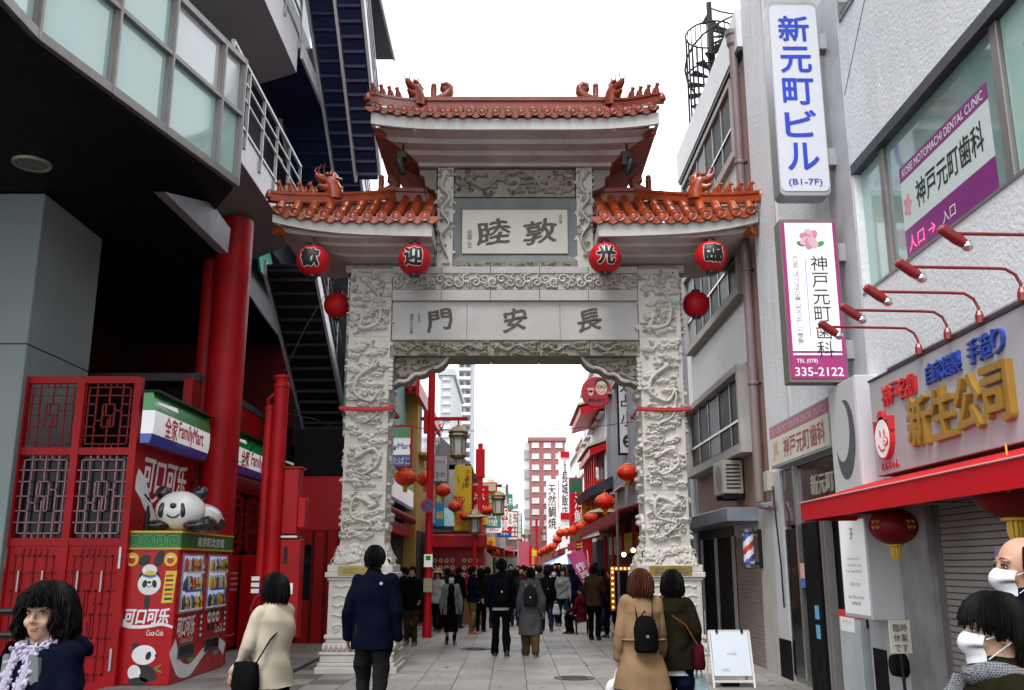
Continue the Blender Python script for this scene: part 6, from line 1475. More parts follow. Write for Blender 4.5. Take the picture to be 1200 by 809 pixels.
for x, y0, y1, h_, m_, fl, lab in LX:
    bb = building(lab, -1, y0, y1, h_, m_, fl, x)
    if 'green roof' in lab: MB().hexa([(x+.2, y0, h_+.18), (x-5, y0, h_+.18), (x-5, y1, h_+.18), (x+.2, y1, h_+.18)], [(x-1.0, y0, h_+.9), (x-5, y0, h_+.9), (x-5, y1, h_+.9), (x-1.0, y1, h_+.9)]).build('roof', mat('pale_green_roof', (.46, .52, .48), .5), bb)
    if 'sloping' in lab: MB().hexa([(x+.25, y0, h_+.18), (x-6, y0, h_+.18), (x-6, y1, h_+.18), (x+.25, y1, h_+.18)], [(x-2, y0, h_+2.2), (x-6, y0, h_+2.2), (x-6, y1, h_+1.4), (x-2, y1, h_+1.4)]).build('roof', mat('slate_roof', (.13, .13, .14), .6), bb)
# ---- right side
RX = [(3.35, 24.2, 32.5, 9.5, GREYW, 2, 'corrugated grey house just inside the gate on the right'), (3.35, 33, 44, 9.3, WHITEW, 2, 'white house with red trimmed window bays on the right'), (3.9, 44.2, 56, 8.2, PINKW, 2, 'pink house in the right row behind the vertical signs'), (4.5, 56.2, 75, 9.0, CREAMW, 3, 'cream house in the far right row'), (5.4, 75.2, 130, 10, GREYW, 3, 'farthest grey house closing the right row')]
for x, y0, y1, h_, m_, fl, lab in RX: building(lab, 1, y0, y1, h_, m_, fl, x)
cg = thing('corrugated_cladding', 'grey corrugated metal cladding on the right house front', 'cladding', (3.3, 28.5, 2.6))
for k in range(26): MB().tube([(3.31, 24.4+k*.31, 2.9), (3.31, 24.4+k*.31, 8.6)], .06, 6).build('rib', mat('corrugated_grey', (.20, .21, .235), .5, .1, 2, metal=.3), cg)
# red pagoda trims on the white house
pt = thing('pagoda_trim', 'red pagoda eaves and window bay on the white house', 'trim', (3.0, 36, 3))
for z0, out in ((7.1, .9), (5.6, .6)):
    MB().hexa([(3.35, 33.2, z0), (3.35-out, 33.2, z0-.25), (3.35-out, 38.5, z0-.25), (3.35, 38.5, z0)], [(3.35, 33.2, z0+.30), (3.35-out, 33.2, z0+.0), (3.35-out, 38.5, z0+.0), (3.35, 38.5, z0+.30)]).build('eave', REDS, pt)
    MB().hexa([(3.34, 33.15, z0+.3), (3.35-out-.1, 33.15, z0+.06), (3.35-out-.1, 38.55, z0+.06), (3.34, 38.55, z0+.3)], [(3.34, 33.15, z0+.42), (3.35-out-.1, 33.15, z0+.14), (3.35-out-.1, 38.55, z0+.14), (3.34, 38.55, z0+.42)]).build('eave_edge', CREAMW, pt)
for k in range(6): MB().box(2.9, 33.4+k*.9, 4.3, 2.98, 33.5+k*.9, 5.4).build('bay_post', REDS, pt)
MB().box(2.95, 33.3, 4.2, 3.34, 38.4, 4.5).build('bay_base', REDS, pt)
MB().hexa([(3.34, 30.5, 4.05), (2.5, 30.5, 3.75), (2.5, 35.5, 3.75), (3.34, 35.5, 4.05)], [(3.34, 30.5, 4.45), (2.35, 30.5, 3.95), (2.35, 35.5, 3.95), (3.34, 35.5, 4.45)]).build('dark_eave', mat('dark_tile', (.02, .02, .035), .5, .2, 4), pt)
# round red sign with a face
c_ = atY(699, 460, 30.5); r_ = 18.5/FPX*30.5
rs = thing('round_sign', 'round red sign with smiling face in glasses', 'sign', c_)
MB().lathe([(0, 0), (r_*.97, 0), (r_, .02), (r_, .12), (0, .12)], (c_.x, 30.4, c_.z), 40, axis='y').build('disc', mat('round_red', (.38, .018, .03), .4, .05, 2), rs, smooth=40)
def dd(m_, poly, z, nm): decal(nm, m_, rs, (c_.x, 30.4, c_.z), FRONT, [(x*r_, y*r_) for x, y in poly], .002+.002*z, .001)
SKINP = mat('print_skin', (.62, .45, .38), .5)
dd(SK, ell(.30, .48, .42, .40), 0, 'hair_print'); dd(SKINP, ell(.30, .25, .37, .46), 1, 'face_print')
for x in (.15, .47): dd(SK, ell(x, .34, .17, .12), 2, 'glasses_print'); dd(SKINP, ell(x, .34, .115, .075), 3, 'glasses_print'); dd(SK, ell(x, .34, .03, .03), 4, 'eye_print')
dd(SK, stroke_poly([(.12, .05), (.22, -.03), (.38, -.03), (.48, .05)], .03), 2, 'smile_print')
dd(SKINP, ell(-.38, -.08, .15, .17), 1, 'hand_print')
for k in range(5): dd(SKINP, stroke_poly([(-.38, -.05), (-.60+k*.11, .22+.05*math.sin(k*.8))], .075), 1, 'hand_print')
letters('廣記商行', SK, rs, (c_.x-.02, 30.392, c_.z-r_*.55), w=r_*1.1, h=r_*.22, bold=.02); letters('安くて', mat('pale_red_print', (.55, .2, .2), .5), rs, (c_.x-r_*.45, 30.392, c_.z+r_*.55), w=r_*.4, h=r_*.14); MB().box(c_.x+r_*.8, 30.45, c_.z-.05, 3.4, 30.5, c_.z+.05).build('bracket', MULLION, rs)
t = board('vertical_banner_sign', 'tall white sign with black brush characters behind the right column', 727, 752, 440, 531, 26.5, mat('banner_white', (.52, .54, .56), .5, .03), (('太', 733, 452, 16, 14, SK, False), ('占', 734, 470, 15, 13, SK, False), ('小', 735, 491, 18, 14, SK, False)), border=CHAR)
c_ = atY(738, 517, 26.5); MB().lathe([(0, -.003), (.20, -.003), (.20, .01)], (c_.x, 26.495, c_.z), 24, axis='y').build('black_round', SK, t); letters('大', SW, t, (c_.x, 26.49, c_.z), h=.22, bold=.02)
INKG = mat('brush_ink', (.012, .012, .012), .5, 0)
board('vertical_sign', 'white vertical sign with black characters for grilled sea bream', 641, 654, 562, 645, 52, SIGN_W, (('天然鯛焼', 647, 594, 50, 9, INKG, True), ('北京', 650, 634, 14, 4, INKG, True)), cat='sign')
board('vertical_sign', 'tall white restaurant sign with red blocks at both ends', 656, 668, 530, 650, 47, SIGN_W, (('長城飯店', 662, 580, 52, 7, INKG, True), ('中華料理', 662, 547, 14, 3, INKG, True)))
t = board('red_sign_block', 'red square at the head of the tall restaurant sign', 657, 667, 529, 536, 46.9, REDS); t = board('red_sign_block', 'red square at the foot of the tall restaurant sign', 657, 667, 601, 609, 46.9, REDS)
board('vertical_sign', 'dark green and red vertical sign with silver characters', 669, 681, 561, 636, 43, mat('dark_green_sign', (.02, .10, .05), .4), (('京華', 675, 592, 30, 9, mat('silver_print', (.5, .5, .5), .4), True),), border=mat('crimson_edge', (.35, .02, .06), .4))
board('vertical_sign', 'white sign panel under the brackets on the left post', 509, 524, 535, 564, 26.0, mat('sign_dirty_white', (.42, .43, .43), .5), (('マサキ', 516, 542, 5, 12, SR, False), ('ちか', 516, 556, 6, 11, INKG, False)), border=GREY_PANEL)
t = board('hanging_banner', 'blue banner with yellow emblems beside the first red post', 509, 521, 566, 617, 26.2, mat('banner_blue', (.03, .20, .52), .6, .08, 3), (('春', 515, 585, 9, 8, SY, False), ('福', 515, 604, 9, 8, SY, False)), cat='banner', th=.02)
t = board('hanging_banner', 'tall yellow banner with red picture and characters', 532, 553, 546, 622, 26.4, mat('banner_yellow', (.62, .42, .01), .6, .08, 3), (('中華街', 548, 561, 22, 5, SR, True), ('龍', 537, 590, 18, 12, SR, False), ('祭', 538, 609, 16, 10, SR, False)), cat='banner', th=.02)
for k in range(7): a = atY(536+k*2, 553+random.uniform(0, 40), 26.38); MB().tube([(a.x, 26.385, a.z), (a.x+random.uniform(-.12, .12), 26.385, a.z+random.uniform(-.2, .2))], .012, 4).build('ink_branch', mat('olive_ink', (.16, .13, .02), .6), t)
t = board('gate_shaped_sign', 'green and cream sign framed in red over the stall', 553, 581, 567, 601, 36, mat('pale_cream', (.55, .50, .36), .5), (('中', 560, 584, 18, 10, SR, False), ('年', 572, 586, 20, 12, SG, False)), border=REDS)
board('vertical_sign', 'teal vertical sign on the brown house', 595, 601, 579, 598, 44, mat('sign_teal', (.03, .26, .20), .5), (('茶', 598, 588, 8, 4, SW, False),)); board('vertical_sign', 'narrow white sign below the teal one on the brown house', 595, 601, 600, 617, 44, SIGN_W, (('永和', 598, 608, 14, 4, SG, True),)); board('vertical_sign', 'green vertical sign with white characters on the cream house', 606, 612, 602, 633, 55, mat('sign_green2', (.02, .22, .10), .5), (('健康菜館', 609, 617, 28, 4, SW, True),))
board('small_sign', 'small yellow sign over the distant stalls', 571, 580, 630, 644, 38, SY, (('食', 575, 637, 8, 6, SR, False),)); board('small_sign', 'pink poster on the brown house front', 594, 602, 640, 650, 45, PINKC); board('small_sign', 'yellow sign by the right row of lanterns', 622, 629, 645, 652, 60, SY)
# no parking sign
c_ = atY(501, 593, 21.7); np_ = thing('round_traffic_sign', 'round blue and red no parking sign on the first red post', 'sign', c_)
MB().lathe([(0, 0), (.155, 0), (.155, .015)], (c_.x, 21.68, c_.z), 28, axis='y').build('rim', mat('traffic_red', (.40, .03, .05), .4), np_); MB().lathe([(0, -.004), (.115, -.004), (.115, 0)], (c_.x, 21.68, c_.z), 28, axis='y').build('field', mat('traffic_blue', (.02, .07, .28), .4), np_); MB().beam((c_.x-.08, 21.672, c_.z+.08), (c_.x+.08, 21.672, c_.z-.08), .006, .03).build('bar', mat('traffic_red', (.4, .03, .05)), np_)
# lamp posts
BRZ = mat('aged_gold_metal', (.20, .15, .08), .5, .2, 6, metal=.3); LAMPG = mat('frosted_lamp_glass', (.60, .60, .58), .4, .05)
def post_lantern(parent, c, s=1.):
    """hexagonal hanging lamp with a tiered roof"""
    b = MB(); b.lathe([(.30, .0), (.33, .05), (.30, .09), (.34, .14), (.20, .24), (.06, .30), (.0, .31)], (c[0], c[1], c[2]+.30*s), 6, s, s); b.build('lamp_roof', BRZ, parent)
    b = MB(); b.lathe([(.20*s, -.30*s), (.24*s, .30*s)], c, 6); b.build('lamp_glass', LAMPG, parent)
    for k in range(6): a = k*1.047; MB().tube([(c[0]+.225*s*math.cos(a), c[1]+.225*s*math.sin(a), c[2]-.32*s), (c[0]+.26*s*math.cos(a), c[1]+.26*s*math.sin(a), c[2]+.32*s)], .022*s, 5).build('lamp_rib', BRZ, parent)
    MB().lathe([(.25, .06), (.27, .03), (.24, -.02), (.10, -.06)], (c[0], c[1], c[2]-.32*s), 6, s, s).build('lamp_base', BRZ, parent)
    for k in range(3): MB().tube([(c[0]+.15*s*math.cos(k*2.1), c[1]+.15*s*math.sin(k*2.1), c[2]-.36*s), (c[0]+.15*s*math.cos(k*2.1), c[1]+.15*s*math.sin(k*2.1), c[2]-.5*s)], .02*s, 5).build('pendant', BRZ, parent)
def lamp_post(u, vtop, Y, label, arm_u=None, arm_v=None, lamp=None, r=.075, base=0, ls=1.):
    x = atY(u, 660, Y).x; zt = atY(u, vtop, Y).z; t = thing('lamp_post', label, 'lamp post', (x, Y, 0), 'red lamp posts along the street')
    MB().lathe([(r*1.3, 0), (r*1.3, .3), (r, .36), (r, zt), (0, zt+.02)], (x, Y, 0), 12).build('post', REDS, t, smooth=40)
    MB().box(x-r*1.8, Y-r*1.3, zt-1.0*r/.075, x+r*1.8, Y+r*1.3, zt-.2).build('head_box', REDS, t, bevel=.01) if base else None
    if arm_u:
        a = atY(arm_u, arm_v, Y); MB().beam((x-.25*(1 if a.x > x else -1), Y, a.z), (a.x, Y, a.z), .07, .08).build('arm', REDS, t)
        MB().tube([(x+r, Y, a.z-.4), (x+.25, Y, a.z-.25), (x+.3, Y, a.z-.1), (x+.18, Y, a.z-.15), (x+.28, Y, a.z-.3)], .018, 5).build('scroll', REDS, t)
        c = atY(*lamp, Y); MB().tube([(c.x, Y, a.z), (c.x, Y, c.z+.5*ls)], .02, 5).build('drop_rod', REDS, t); post_lantern(t, (c.x, Y, c.z), ls)
    return t
t = lamp_post(502, 435, 21.9, 'nearest red lamp post with arm and hanging lamp', 548, 491, (537, 524), .085, 0, .72)
for z, h_, m_ in ((1.55, .28, SIGN_W), (1.0, .3, mat('map_yellow', (.45, .45, .3), .5))): MB().box(t.location.x-.09, 21.78, z, t.location.x+.10, 21.81, z+h_).build('notice', m_, t)
MB().box(t.location.x-.05, 21.776, 1.70, t.location.x+.06, 21.779, 1.80).build('green_mark', SG, t)
MB().box(t.location.x-.17, 21.8, atY(500, 508, 21.9).z, t.location.x-.06, 22.0, atY(500, 483, 21.9).z).build('side_box', REDS, t)
lamp_post(562, 520, 33, 'second red lamp post with thick head, above the gate shaped sign', 586, 577, (584, 594), .09, 1, .8)
lamp_post(611, 617, 62, 'slender far red lamp post on the left of the street', 618, 628, (617, 634), .09, 0, .8); lamp_post(629, 608, 68, 'slender far red lamp post near the street end', 640, 622, (638, 630), .09, 0, .8)
x = atY(556, 660, 26).x; t = thing('lantern_lamp', 'bronze roofed lamp on a short red post by the stall', 'lamp', (x, 26, 0)); MB().tube([(x, 26, 0), (x, 26, 2.42)], .05, 8).build('post', REDS, t); post_lantern(t, (x, 26, 2.62), .58); MB().lathe([(.36, 0), (.34, .03), (.12, .10), (.04, .16), (0, .22)], (x, 26, 2.86), 6).build('tiered_roof', BRZ, t)
c_ = atY(709, 616, 27.5); t = thing('wall_lamp', 'bronze roofed wall lamp under the right lantern string', 'lamp', c_); post_lantern(t, (c_.x, 27.5, c_.z), .7); MB().lathe([(.50, 0), (.46, .04), (.2, .12), (0, .18)], (c_.x, 27.5, c_.z+.36), 6).build('tiered_roof', BRZ, t); MB().beam((c_.x, 27.5, c_.z), (3.3, 27.5, c_.z), .05, .05).build('bracket', MULLION, t)
# lantern strings
names = {(475, 560): 'orange lantern closest to the left column', (498, 562): 'orange lantern in front of the first red post', (519, 575): 'orange lantern between the first post and the blue banner', (533, 594): 'orange lantern before the yellow banner', (545, 605): 'lowest orange lantern before the yellow banner',
         (735, 554): 'orange lantern closest to the right column', (709, 588): 'large orange lantern above the bronze wall lamp', (694, 607): 'orange lantern left of the bronze wall lamp', (682, 618): 'orange lantern third left of the bronze wall lamp', (672, 622): 'small orange lantern before the dark green sign', (664, 624): 'small orange lantern before the red sign block', (657, 625): 'small orange lantern at the lower end of the restaurant sign', (653, 633): 'tiny orange lantern below the restaurant sign', (642, 643): 'tiny orange lantern at the far end of the right string'}
prevL = {}
for i, ((u, v), lab) in enumerate(names.items()):
    left = i < 5; Y = (20.5, 22.5, 24.5, 25.8, 26.2)[i] if left else (22.0, 26, 29, 32.5, 36, 39, 42, 45, 55)[i-5]
    rp_ = (12.5, 10.5, 9, 7.7, 6.6)[i] if left else (12, 11.5, 9.5, 7.6, 6.5, 6, 5.6, 5.4, 5)[i-5]
    silk(atY(u, v, Y), rp_/FPX*Y, lab, 'orange silk lanterns strung along the street')
for i in range(12): silk(atY(576+i*2.9, 645+3.5*math.sin(i/11*3.14)+i*.2, 40+i*1.6), .20, 'tiny orange lantern, the %s from the left in the sagging far string' % ORD[i], 'far left lantern string')
for i in range(5): silk(atY(634+i*3.4, 648-i*1.7+random.uniform(-1, 1), 58-i*2), .24, 'tiny orange lantern, the %s from the left in the cluster at the street end' % ORD[i], 'lantern cluster at the street end')
for i in range(6): silk(atY(556+i*4.5, 600-.5*i, 35.5), .17, 'small orange lantern, the %s from the left under the gate shaped sign' % ORD[i-2], 'lanterns under the gate shaped sign') if i > 1 else None
wl = thing('overhead_wire', 'thin dark overhead wire sagging across the street', 'wire', (0, 24, 5)); MB().tube([atY(400, 487, 23), atY(500, 503, 24), atY(600, 507, 25), atY(700, 500, 25), atY(760, 492, 25)], .010, 4).build('strand', BLACK_METAL, wl)
wl = thing('lantern_wire', 'thin wire carrying the left lantern string', 'wire', (-2, 25, 4)); MB().tube([atY(u, v-10, Y) for (u, v), Y in zip(list(names)[:5], (20.5, 22.5, 24.5, 25.8, 26.2))], .008, 4).build('strand', BLACK_METAL, wl)
wl = thing('lantern_wire', 'thin wire carrying the right lantern string', 'wire', (2.5, 30, 4)); MB().tube([atY(u, v-9, Y) for (u, v), Y in zip(list(names)[5:], (22.0, 26, 29, 32.5, 36, 39, 42, 45, 55))], .008, 4).build('strand', BLACK_METAL, wl)
# canopies and stalls along both sides
canopy('dark red canopy sloping along the right shops just behind the gate', 1, 19.8, 31.5, 3.3, 3.05, 1.1, DKRED, .55)
for i, (sd2, y0, y1, x, z, out, m_, lab) in enumerate(((1, 33, 38, 3.4, 2.7, 1.2, REDS, 'red stall canopy on the right behind the pink banner'), (1, 40, 46, 3.7, 2.6, 1.5, DKRED, 'dark red stall canopy further down on the right'), (1, 48, 56, 4.1, 2.6, 1.6, PINKC, 'pink stall canopy at the far right'), (-1, 36, 41, -1.6, 2.5, 1.3, REDS, 'red stall canopy on the left beyond the menu stall'), (-1, 43, 49, -1.4, 2.5, 1.5, PINKC, 'pink stall canopy on the left'), (-1, 52, 60, -1.0, 2.6, 1.5, mat('white_canvas', (.5, .48, .46), .6), 'white stall canopy far on the left'), (1, 59, 70, 4.5, 2.7, 1.6, REDS, 'red canopy near the end of the right row'))): canopy(lab, sd2, y0, y1, x, z, out, m_)
ls_ = thing('lit_frame_sign', 'dark sign framed with glowing orange bulbs beside the right column', 'sign', atY(732, 690, 20.6)); a, b = atY(716, 716, 20.6), atY(748, 664, 20.6)
MB().box(a.x, 20.6, a.z, b.x, 20.7, b.z).build('panel', CHAR, ls_)
BULBO = mat('orange_bulb', (.9, .5, .1), .4, 0, emit=(1, .5, .08), es=2.0); FRO = mat('orange_frame', (.45, .16, .02), .4, 0)
for (x0, z0, x1, z1) in ((a.x, b.z-.09, b.x, b.z), (a.x, a.z, a.x+.09, b.z-.09)): MB().box(x0, 20.57, z0, x1, 20.6, z1).build('frame', FRO, ls_)
for k in range(7): MB().ball((a.x+.045+k*.09, 20.56, b.z-.045), .022, n=8, m=6).build('bulb', BULBO, ls_); MB().ball((a.x+.045, 20.56, b.z-.12-k*.12), .022, n=8, m=6).build('bulb', BULBO, ls_)
for i, (u, v) in enumerate(((731, 650), (742, 645))): c_ = atY(u, v, 21.5); t = thing('bare_bulb', 'glowing warm bulb above the lit frame sign, %s' % ('left one' if i == 0 else 'right one'), 'bulb', c_, 'glowing bulbs'); MB().ball((c_.x, 21.5, c_.z), .05, n=10, m=8).build('glass', mat('warm_bulb', (1, .8, .5), .4, 0, emit=(1, .6, .2), es=6), t); MB().tube([(c_.x, 21.5, c_.z+.04), (c_.x, 21.5, c_.z+.3)], .015, 5).build('socket', BLACK_METAL, t)
cs = thing('right_shop_front', 'dark shop front with red posts under the right canopy', 'shop', (3.2, 26, 0)); MB().box(3.2, 20, 0, 3.34, 32, 2.9).build('wall', SHOPDARK, cs)
for k in range(5): MB().box(2.95, 21+k*2.4, 0, 3.05, 21.1+k*2.4, 2.7).build('post', REDS, cs)
for k in range(3): MB().box(3.0, 24+k*2, 1.9, 3.19, 25.6+k*2, 2.4).build('sign_strip', (SY, REDS, SW)[k], cs)
pb = thing('flag_banner', 'pink vertical flag with white characters leaning by the right stalls', 'banner', atY(690, 735, 24)); P = []
for i in range(9):
    t_ = i/8; row = []
    for j in range(4): s_ = j/3; p = atY(664+26*t_+ (18*(1-.25*t_))*s_*(1 if True else 0), 650+48*t_-6*(1-t_)*s_, 24); row.append((p.x, 24+.05*math.sin(i*.9+j), p.z))
    P.append(row)
f = MB(); f.grid(P); o = f.build('cloth', PINKC if False else mat('flag_pink', (.50, .05, .20), .6, .08, 3), pb, smooth=True, fixn=False)
letters('炸豆茶', SW, pb, atY(686, 675, 23.90), (R(90), R(-27), 0), h=.72, vertical=True, bold=.01); MB().tube([atY(688, 645, 24.03), atY(697, 738, 24.03)], .015, 6).build('pole', WHITE, pb)
um = thing('market_umbrella', 'blue and white market umbrella over a far stall on the right', 'umbrella', (2.4, 38, 0)); c_ = atY(664, 660, 38)
for k in range(8):
    a0, a1 = k*.785, (k+1)*.785; MB().ext([(c_.x, 38, c_.z+.35), (c_.x+.95*math.cos(a0), 38+.95*math.sin(a0), c_.z-.05), (c_.x+.95*math.cos(a1), 38+.95*math.sin(a1), c_.z-.05)], (0, 0, .012)).build('panel', (mat('umb_blue', (.10, .28, .55), .6), SW)[k % 2], um)
MB().tube([(c_.x, 38, 0), (c_.x, 38, c_.z+.35)], .02, 6).build('pole', WHITE, um)
# goods on counters and stall tables
rs_ = random.Random(21)
for i in range(10):
    sd2 = 1 if i % 2 else -1; Y = 32+i*2.6; x = (3.0 if sd2 > 0 else -1.0)+street_x(Y)*(.9 if sd2 > 0 else .9)-.45*sd2
    t = thing('stall_table', 'stall table with steaming trays, %s in the row %s' % (('nearest', 'second', 'third', 'fourth', 'farthest')[i//2], 'on the right' if sd2 > 0 else 'on the left'), 'table', (x, Y, 0), 'stall tables along the street')
    MB().box(x-.35, Y-.8, 0, x+.35, Y+.8, .85).build('front', rs_.choice((REDS, DKRED, YEL, WHITEW)), t)
    for k in range(3): MB().lathe([(.2, 0), (.22, .05), (.22, .18), (.2, .2), (0, .24)], (x, Y-.5+k*.5, .85), 12).build('steamer', mat('bamboo', (.40, .26, .10), .6), t, smooth=40)
    MB().box(x-.3, Y-.82, .9, x+.3, Y-.81, 1.3).build('price_card', rs_.choice((SY, SW, REDS)), t)
# ---- far towers
def tower(label, u0, u1, vt, Y, m, wm, cols, rows, balcony=False):
    a, b = atY(u0, 662, Y), atY(u1, vt, Y); t = thing('apartment_tower', label, 'building', ((a.x+b.x)/2, Y, 0)); H = b.z
    MB().box(a.x, Y, 0, b.x, Y+14, H).build('wall', m, t); MB().box(a.x-.2, Y-.2, H, b.x+.2, Y+14, H+.5).build('parapet', m, t)
    dx = (b.x-a.x)/cols; dz = (H-6)/rows
    for r_i in range(rows):
        z = 6+r_i*dz
        if balcony: MB().box(a.x+.1, Y-.9, z, b.x-.1, Y, z+dz*.35).build('balcony', WHITEW, t)
        for c_i in range(cols):
            x = a.x+dx*(c_i+.2); w_ = MB().box(x, Y-.05, z+dz*.4, x+dx*.6, Y+.02, z+dz*.85).build('window', wm, t); MB().box(x-.1, Y-.12, z+dz*.36, x+dx*.62, Y-.051, z+dz*.40).build('sill', WHITEW, w_)
tower('red brown apartment block at the end of the street', 621, 662, 517, 125, mat('terracotta_block', (.24, .085, .085), .7, .06, .2), mat('pale_block_window', (.5, .5, .5), .3), 3, 8)
tower('slim pale apartment tower high behind the ochre house', 534, 553, 395, 150, mat('tower_pale', (.42, .43, .45), .7, .05, .2), GLASS_GREY, 2, 22, True)
tower('grey louvred office block left of the pale tower', 512, 531, 440, 75, mat('office_grey', (.36, .38, .40), .6, .05, .3), mat('louvre_grey', (.45, .47, .5), .4), 1, 16)
t = thing('stair_tower', 'pale concrete wing beside the red brown block', 'building', (2, 124, 0)); a, b = atY(615, 662, 126), atY(621.5, 519, 126); MB().box(a.x, 126, 0, b.x, 134, b.z).build('wall', WHITEW, t); [MB().box(a.x-.1, 125.8, 5+k*2.6, b.x-.02, 126, 6.2+k*2.6).build('landing', GREYW, t) for k in range(5)]
MB().box(-40, 140, 0, 60, 150, 5).build('far_houses', GREYW, thing('far_block', 'low grey block closing the far end of the street', 'building', (0, 140, 0)))
# silk lanterns under the awning; its shade is painted in as a darker red
SHADE_SILK = mat('silk_shaded_red', (.16, .004, .006), .5, .12, 5, spec=.2)
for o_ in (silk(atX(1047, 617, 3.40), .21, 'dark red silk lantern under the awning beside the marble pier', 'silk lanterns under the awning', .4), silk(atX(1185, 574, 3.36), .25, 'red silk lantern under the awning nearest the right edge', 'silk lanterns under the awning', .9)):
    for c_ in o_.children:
        if c_.name.startswith('body'): c_.data = c_.data.copy(); c_.data.materials.clear(); c_.data.materials.append(SHADE_SILK)

# ---- more signs crowding the two house rows
sg = random.Random(77)
extra = [(-1, 35.5, 3.4, .7, 1.1, REDS, '点心', 'red upright sign on the grey house'), (-1, 39.0, 3.2, .6, 1.0, SY, '小籠包', 'yellow upright sign at the far end of the grey house'), (-1, 45.5, 3.3, .8, 1.5, mat('sign_teal', (.03, .26, .20)), '広東料理', 'teal upright sign beyond the brown house corner'), (-1, 49.0, 3.2, .8, 1.2, SIGN_W, '老祥記', 'white upright sign on the brown house'), (-1, 55.0, 3.4, .9, 1.5, REDS, '豚饅', 'red upright sign on the cream house'), (-1, 61.0, 3.3, .9, 1.7, SIGN_B, '中国茶', 'blue upright sign on the cream house'), (-1, 70.0, 3.4, 1.1, 2.2, SIGN_W, '民生', 'white upright sign on the far white house'), (-1, 78.0, 3.5, 1.1, 2.0, REDS, '雅苑', 'red upright sign on the far white house'),
         (1, 34.5, 3.0, .7, .9, SY, '北京', 'yellow upright sign under the pagoda trim'), (1, 39.5, 3.2, .8, 1.3, REDS, '海鮮', 'red upright sign beside the white house'), (1, 58.0, 3.4, .9, 1.6, REDS, '神戸牛', 'red upright sign on the far cream house'), (1, 64.0, 3.3, 1.0, 1.8, SG, '四川', 'green upright sign on the far cream house'), (1, 72.0, 3.5, 1.1, 2.0, SIGN_W, '元町', 'white upright sign at the end of the cream house')]
for sd2, Y, z, w_, h_, m_, tx, lab in extra:
    xf = [r for r in (LX if sd2 < 0 else RX) if r[1] <= Y <= r[2]][0][0]; xa = xf-sd2*.12; xb = xa-sd2*w_
    t = thing('upright_sign', lab, 'sign', ((xa+xb)/2, Y, z), 'upright signs on the house rows')
    MB().box(min(xa, xb), Y, z, max(xa, xb), Y+.15, z+h_).build('panel', m_, t, bevel=.006); MB().box(min(xf, xa), Y+.04, z+h_*.8, max(xf, xa), Y+.1, z+h_*.85).build('bracket', MULLION, t)
    letters(tx, SW if m_ not in (SIGN_W, SY) else SR, t, ((xa+xb)/2, Y-.004, z+h_/2), h=h_*.85, w=w_*.6, vertical=True, bold=.01)
# ---- banners and bunting over the far street
for i in range(9):
    Y = 40+i*4.5; x = street_x(Y)+(-.6 if i % 2 else 2.2); t = thing('street_flag', 'small %s flag on the %s of the far street, %s' % (('red', 'pink', 'yellow')[i % 3], 'left' if i % 2 else 'right', ORD[i//2]+' in line'), 'flag', (x, Y, 0), 'small flags along the far street')
    MB().tube([(x, Y, 0), (x, Y, 2.7)], .02, 5).build('pole', WHITE, t); MB().grid([[(x+.5*a, Y+.04*math.sin(a*5+j), 2.65-.28*j) for a in (0, .5, 1)] for j in range(5)]).build('cloth', (REDS, PINKC, SY)[i % 3], t, smooth=True, fixn=False)

# ---- low black railing behind the woman at the lower left
rl_ = thing('black_railing', 'low black metal railing behind the woman at the lower left', 'railing', (-3.4, 6, 0))
for z in (1.32, 1.18, .62): MB().tube([(-4.3, 6, z), (-2.72, 6, z)], .02, 8).build('rail', BLACK_METAL, rl_)
for x in (-4.25, -3.48, -2.72): MB().tube([(x, 6, 0), (x, 6, 1.34)], .025, 8).build('post', BLACK_METAL, rl_)
MB().box(-4.24, 5.99, .64, -3.2, 6.01, 1.16).build('panel', BLACK_METAL, rl_)
# ================================================================== PEOPLE
SKIN = mat('skin', (.42, .235, .16), .5, .06, 6, .08, 120, spec=.4); SKIN2 = mat('skin_light', (.48, .29, .205), .5, .06, 6, .08, 120, spec=.4)
HAIR_K = mat('black_hair', (.0035, .003, .003), .55, .3, 30, spec=.07); HAIR_B = mat('auburn_hair', (.045, .013, .006), .55, .3, 30, spec=.10)
def cloth(name, col, rough=.85, bump=.2): return mat('cloth_'+name, col, rough, .10, 5, bump, 220, spec=.04, fine=.05)
MASKM = cloth('mask_white', (.62, .63, .65), .8, .1); SHOE_K = mat('shoe_black', (.012, .012, .012), .4, .2, 8); SHOE_B = mat('shoe_brown', (.12, .05, .02), .5, .2, 8)
def ring_loft(mb, secs, n=22):
    """secs: (z, cx, cy, rx, ry[, p]) closed loft with superellipse rings"""
    vs = []
    for s in secs:
        z, cx, cy, rx, ry = s[:5]; p = s[5] if len(s) > 5 else 2.2
        for k in range(n):
            t = 2*math.pi*k/n; c, sn = math.cos(t), math.sin(t)
            vs.append((cx+rx*math.copysign(abs(c)**(2/p), c), cy+ry*math.copysign(abs(sn)**(2/p), sn), z))
    m = len(secs); fs = [(i*n+k, i*n+(k+1) % n, (i+1)*n+(k+1) % n, (i+1)*n+k) for i in range(m-1) for k in range(n)]
    fs += [tuple(range(n))[::-1], tuple((m-1)*n+k for k in range(n))]; mb.add(vs, fs)
def limb(mb, pts, rs, n=12):
    """a tapered limb with rounded ends through the joints"""
    P, Q = [], []
    for i in range(len(pts)-1):
        a, b = Vector(pts[i]), Vector(pts[i+1])
        for t in np.linspace(0, 1, 5, endpoint=(i == len(pts)-2)): P.append(a.lerp(b, t)); Q.append(rs[i]+(rs[i+1]-rs[i])*t)
    mb.tube(P, Q, n); mb.ball(pts[0], rs[0], n=10, m=8); mb.ball(pts[-1], rs[-1], n=10, m=8)
    for p, r in list(zip(pts, rs))[1:-1]: mb.ball(p, r*1.01, n=10, m=8)
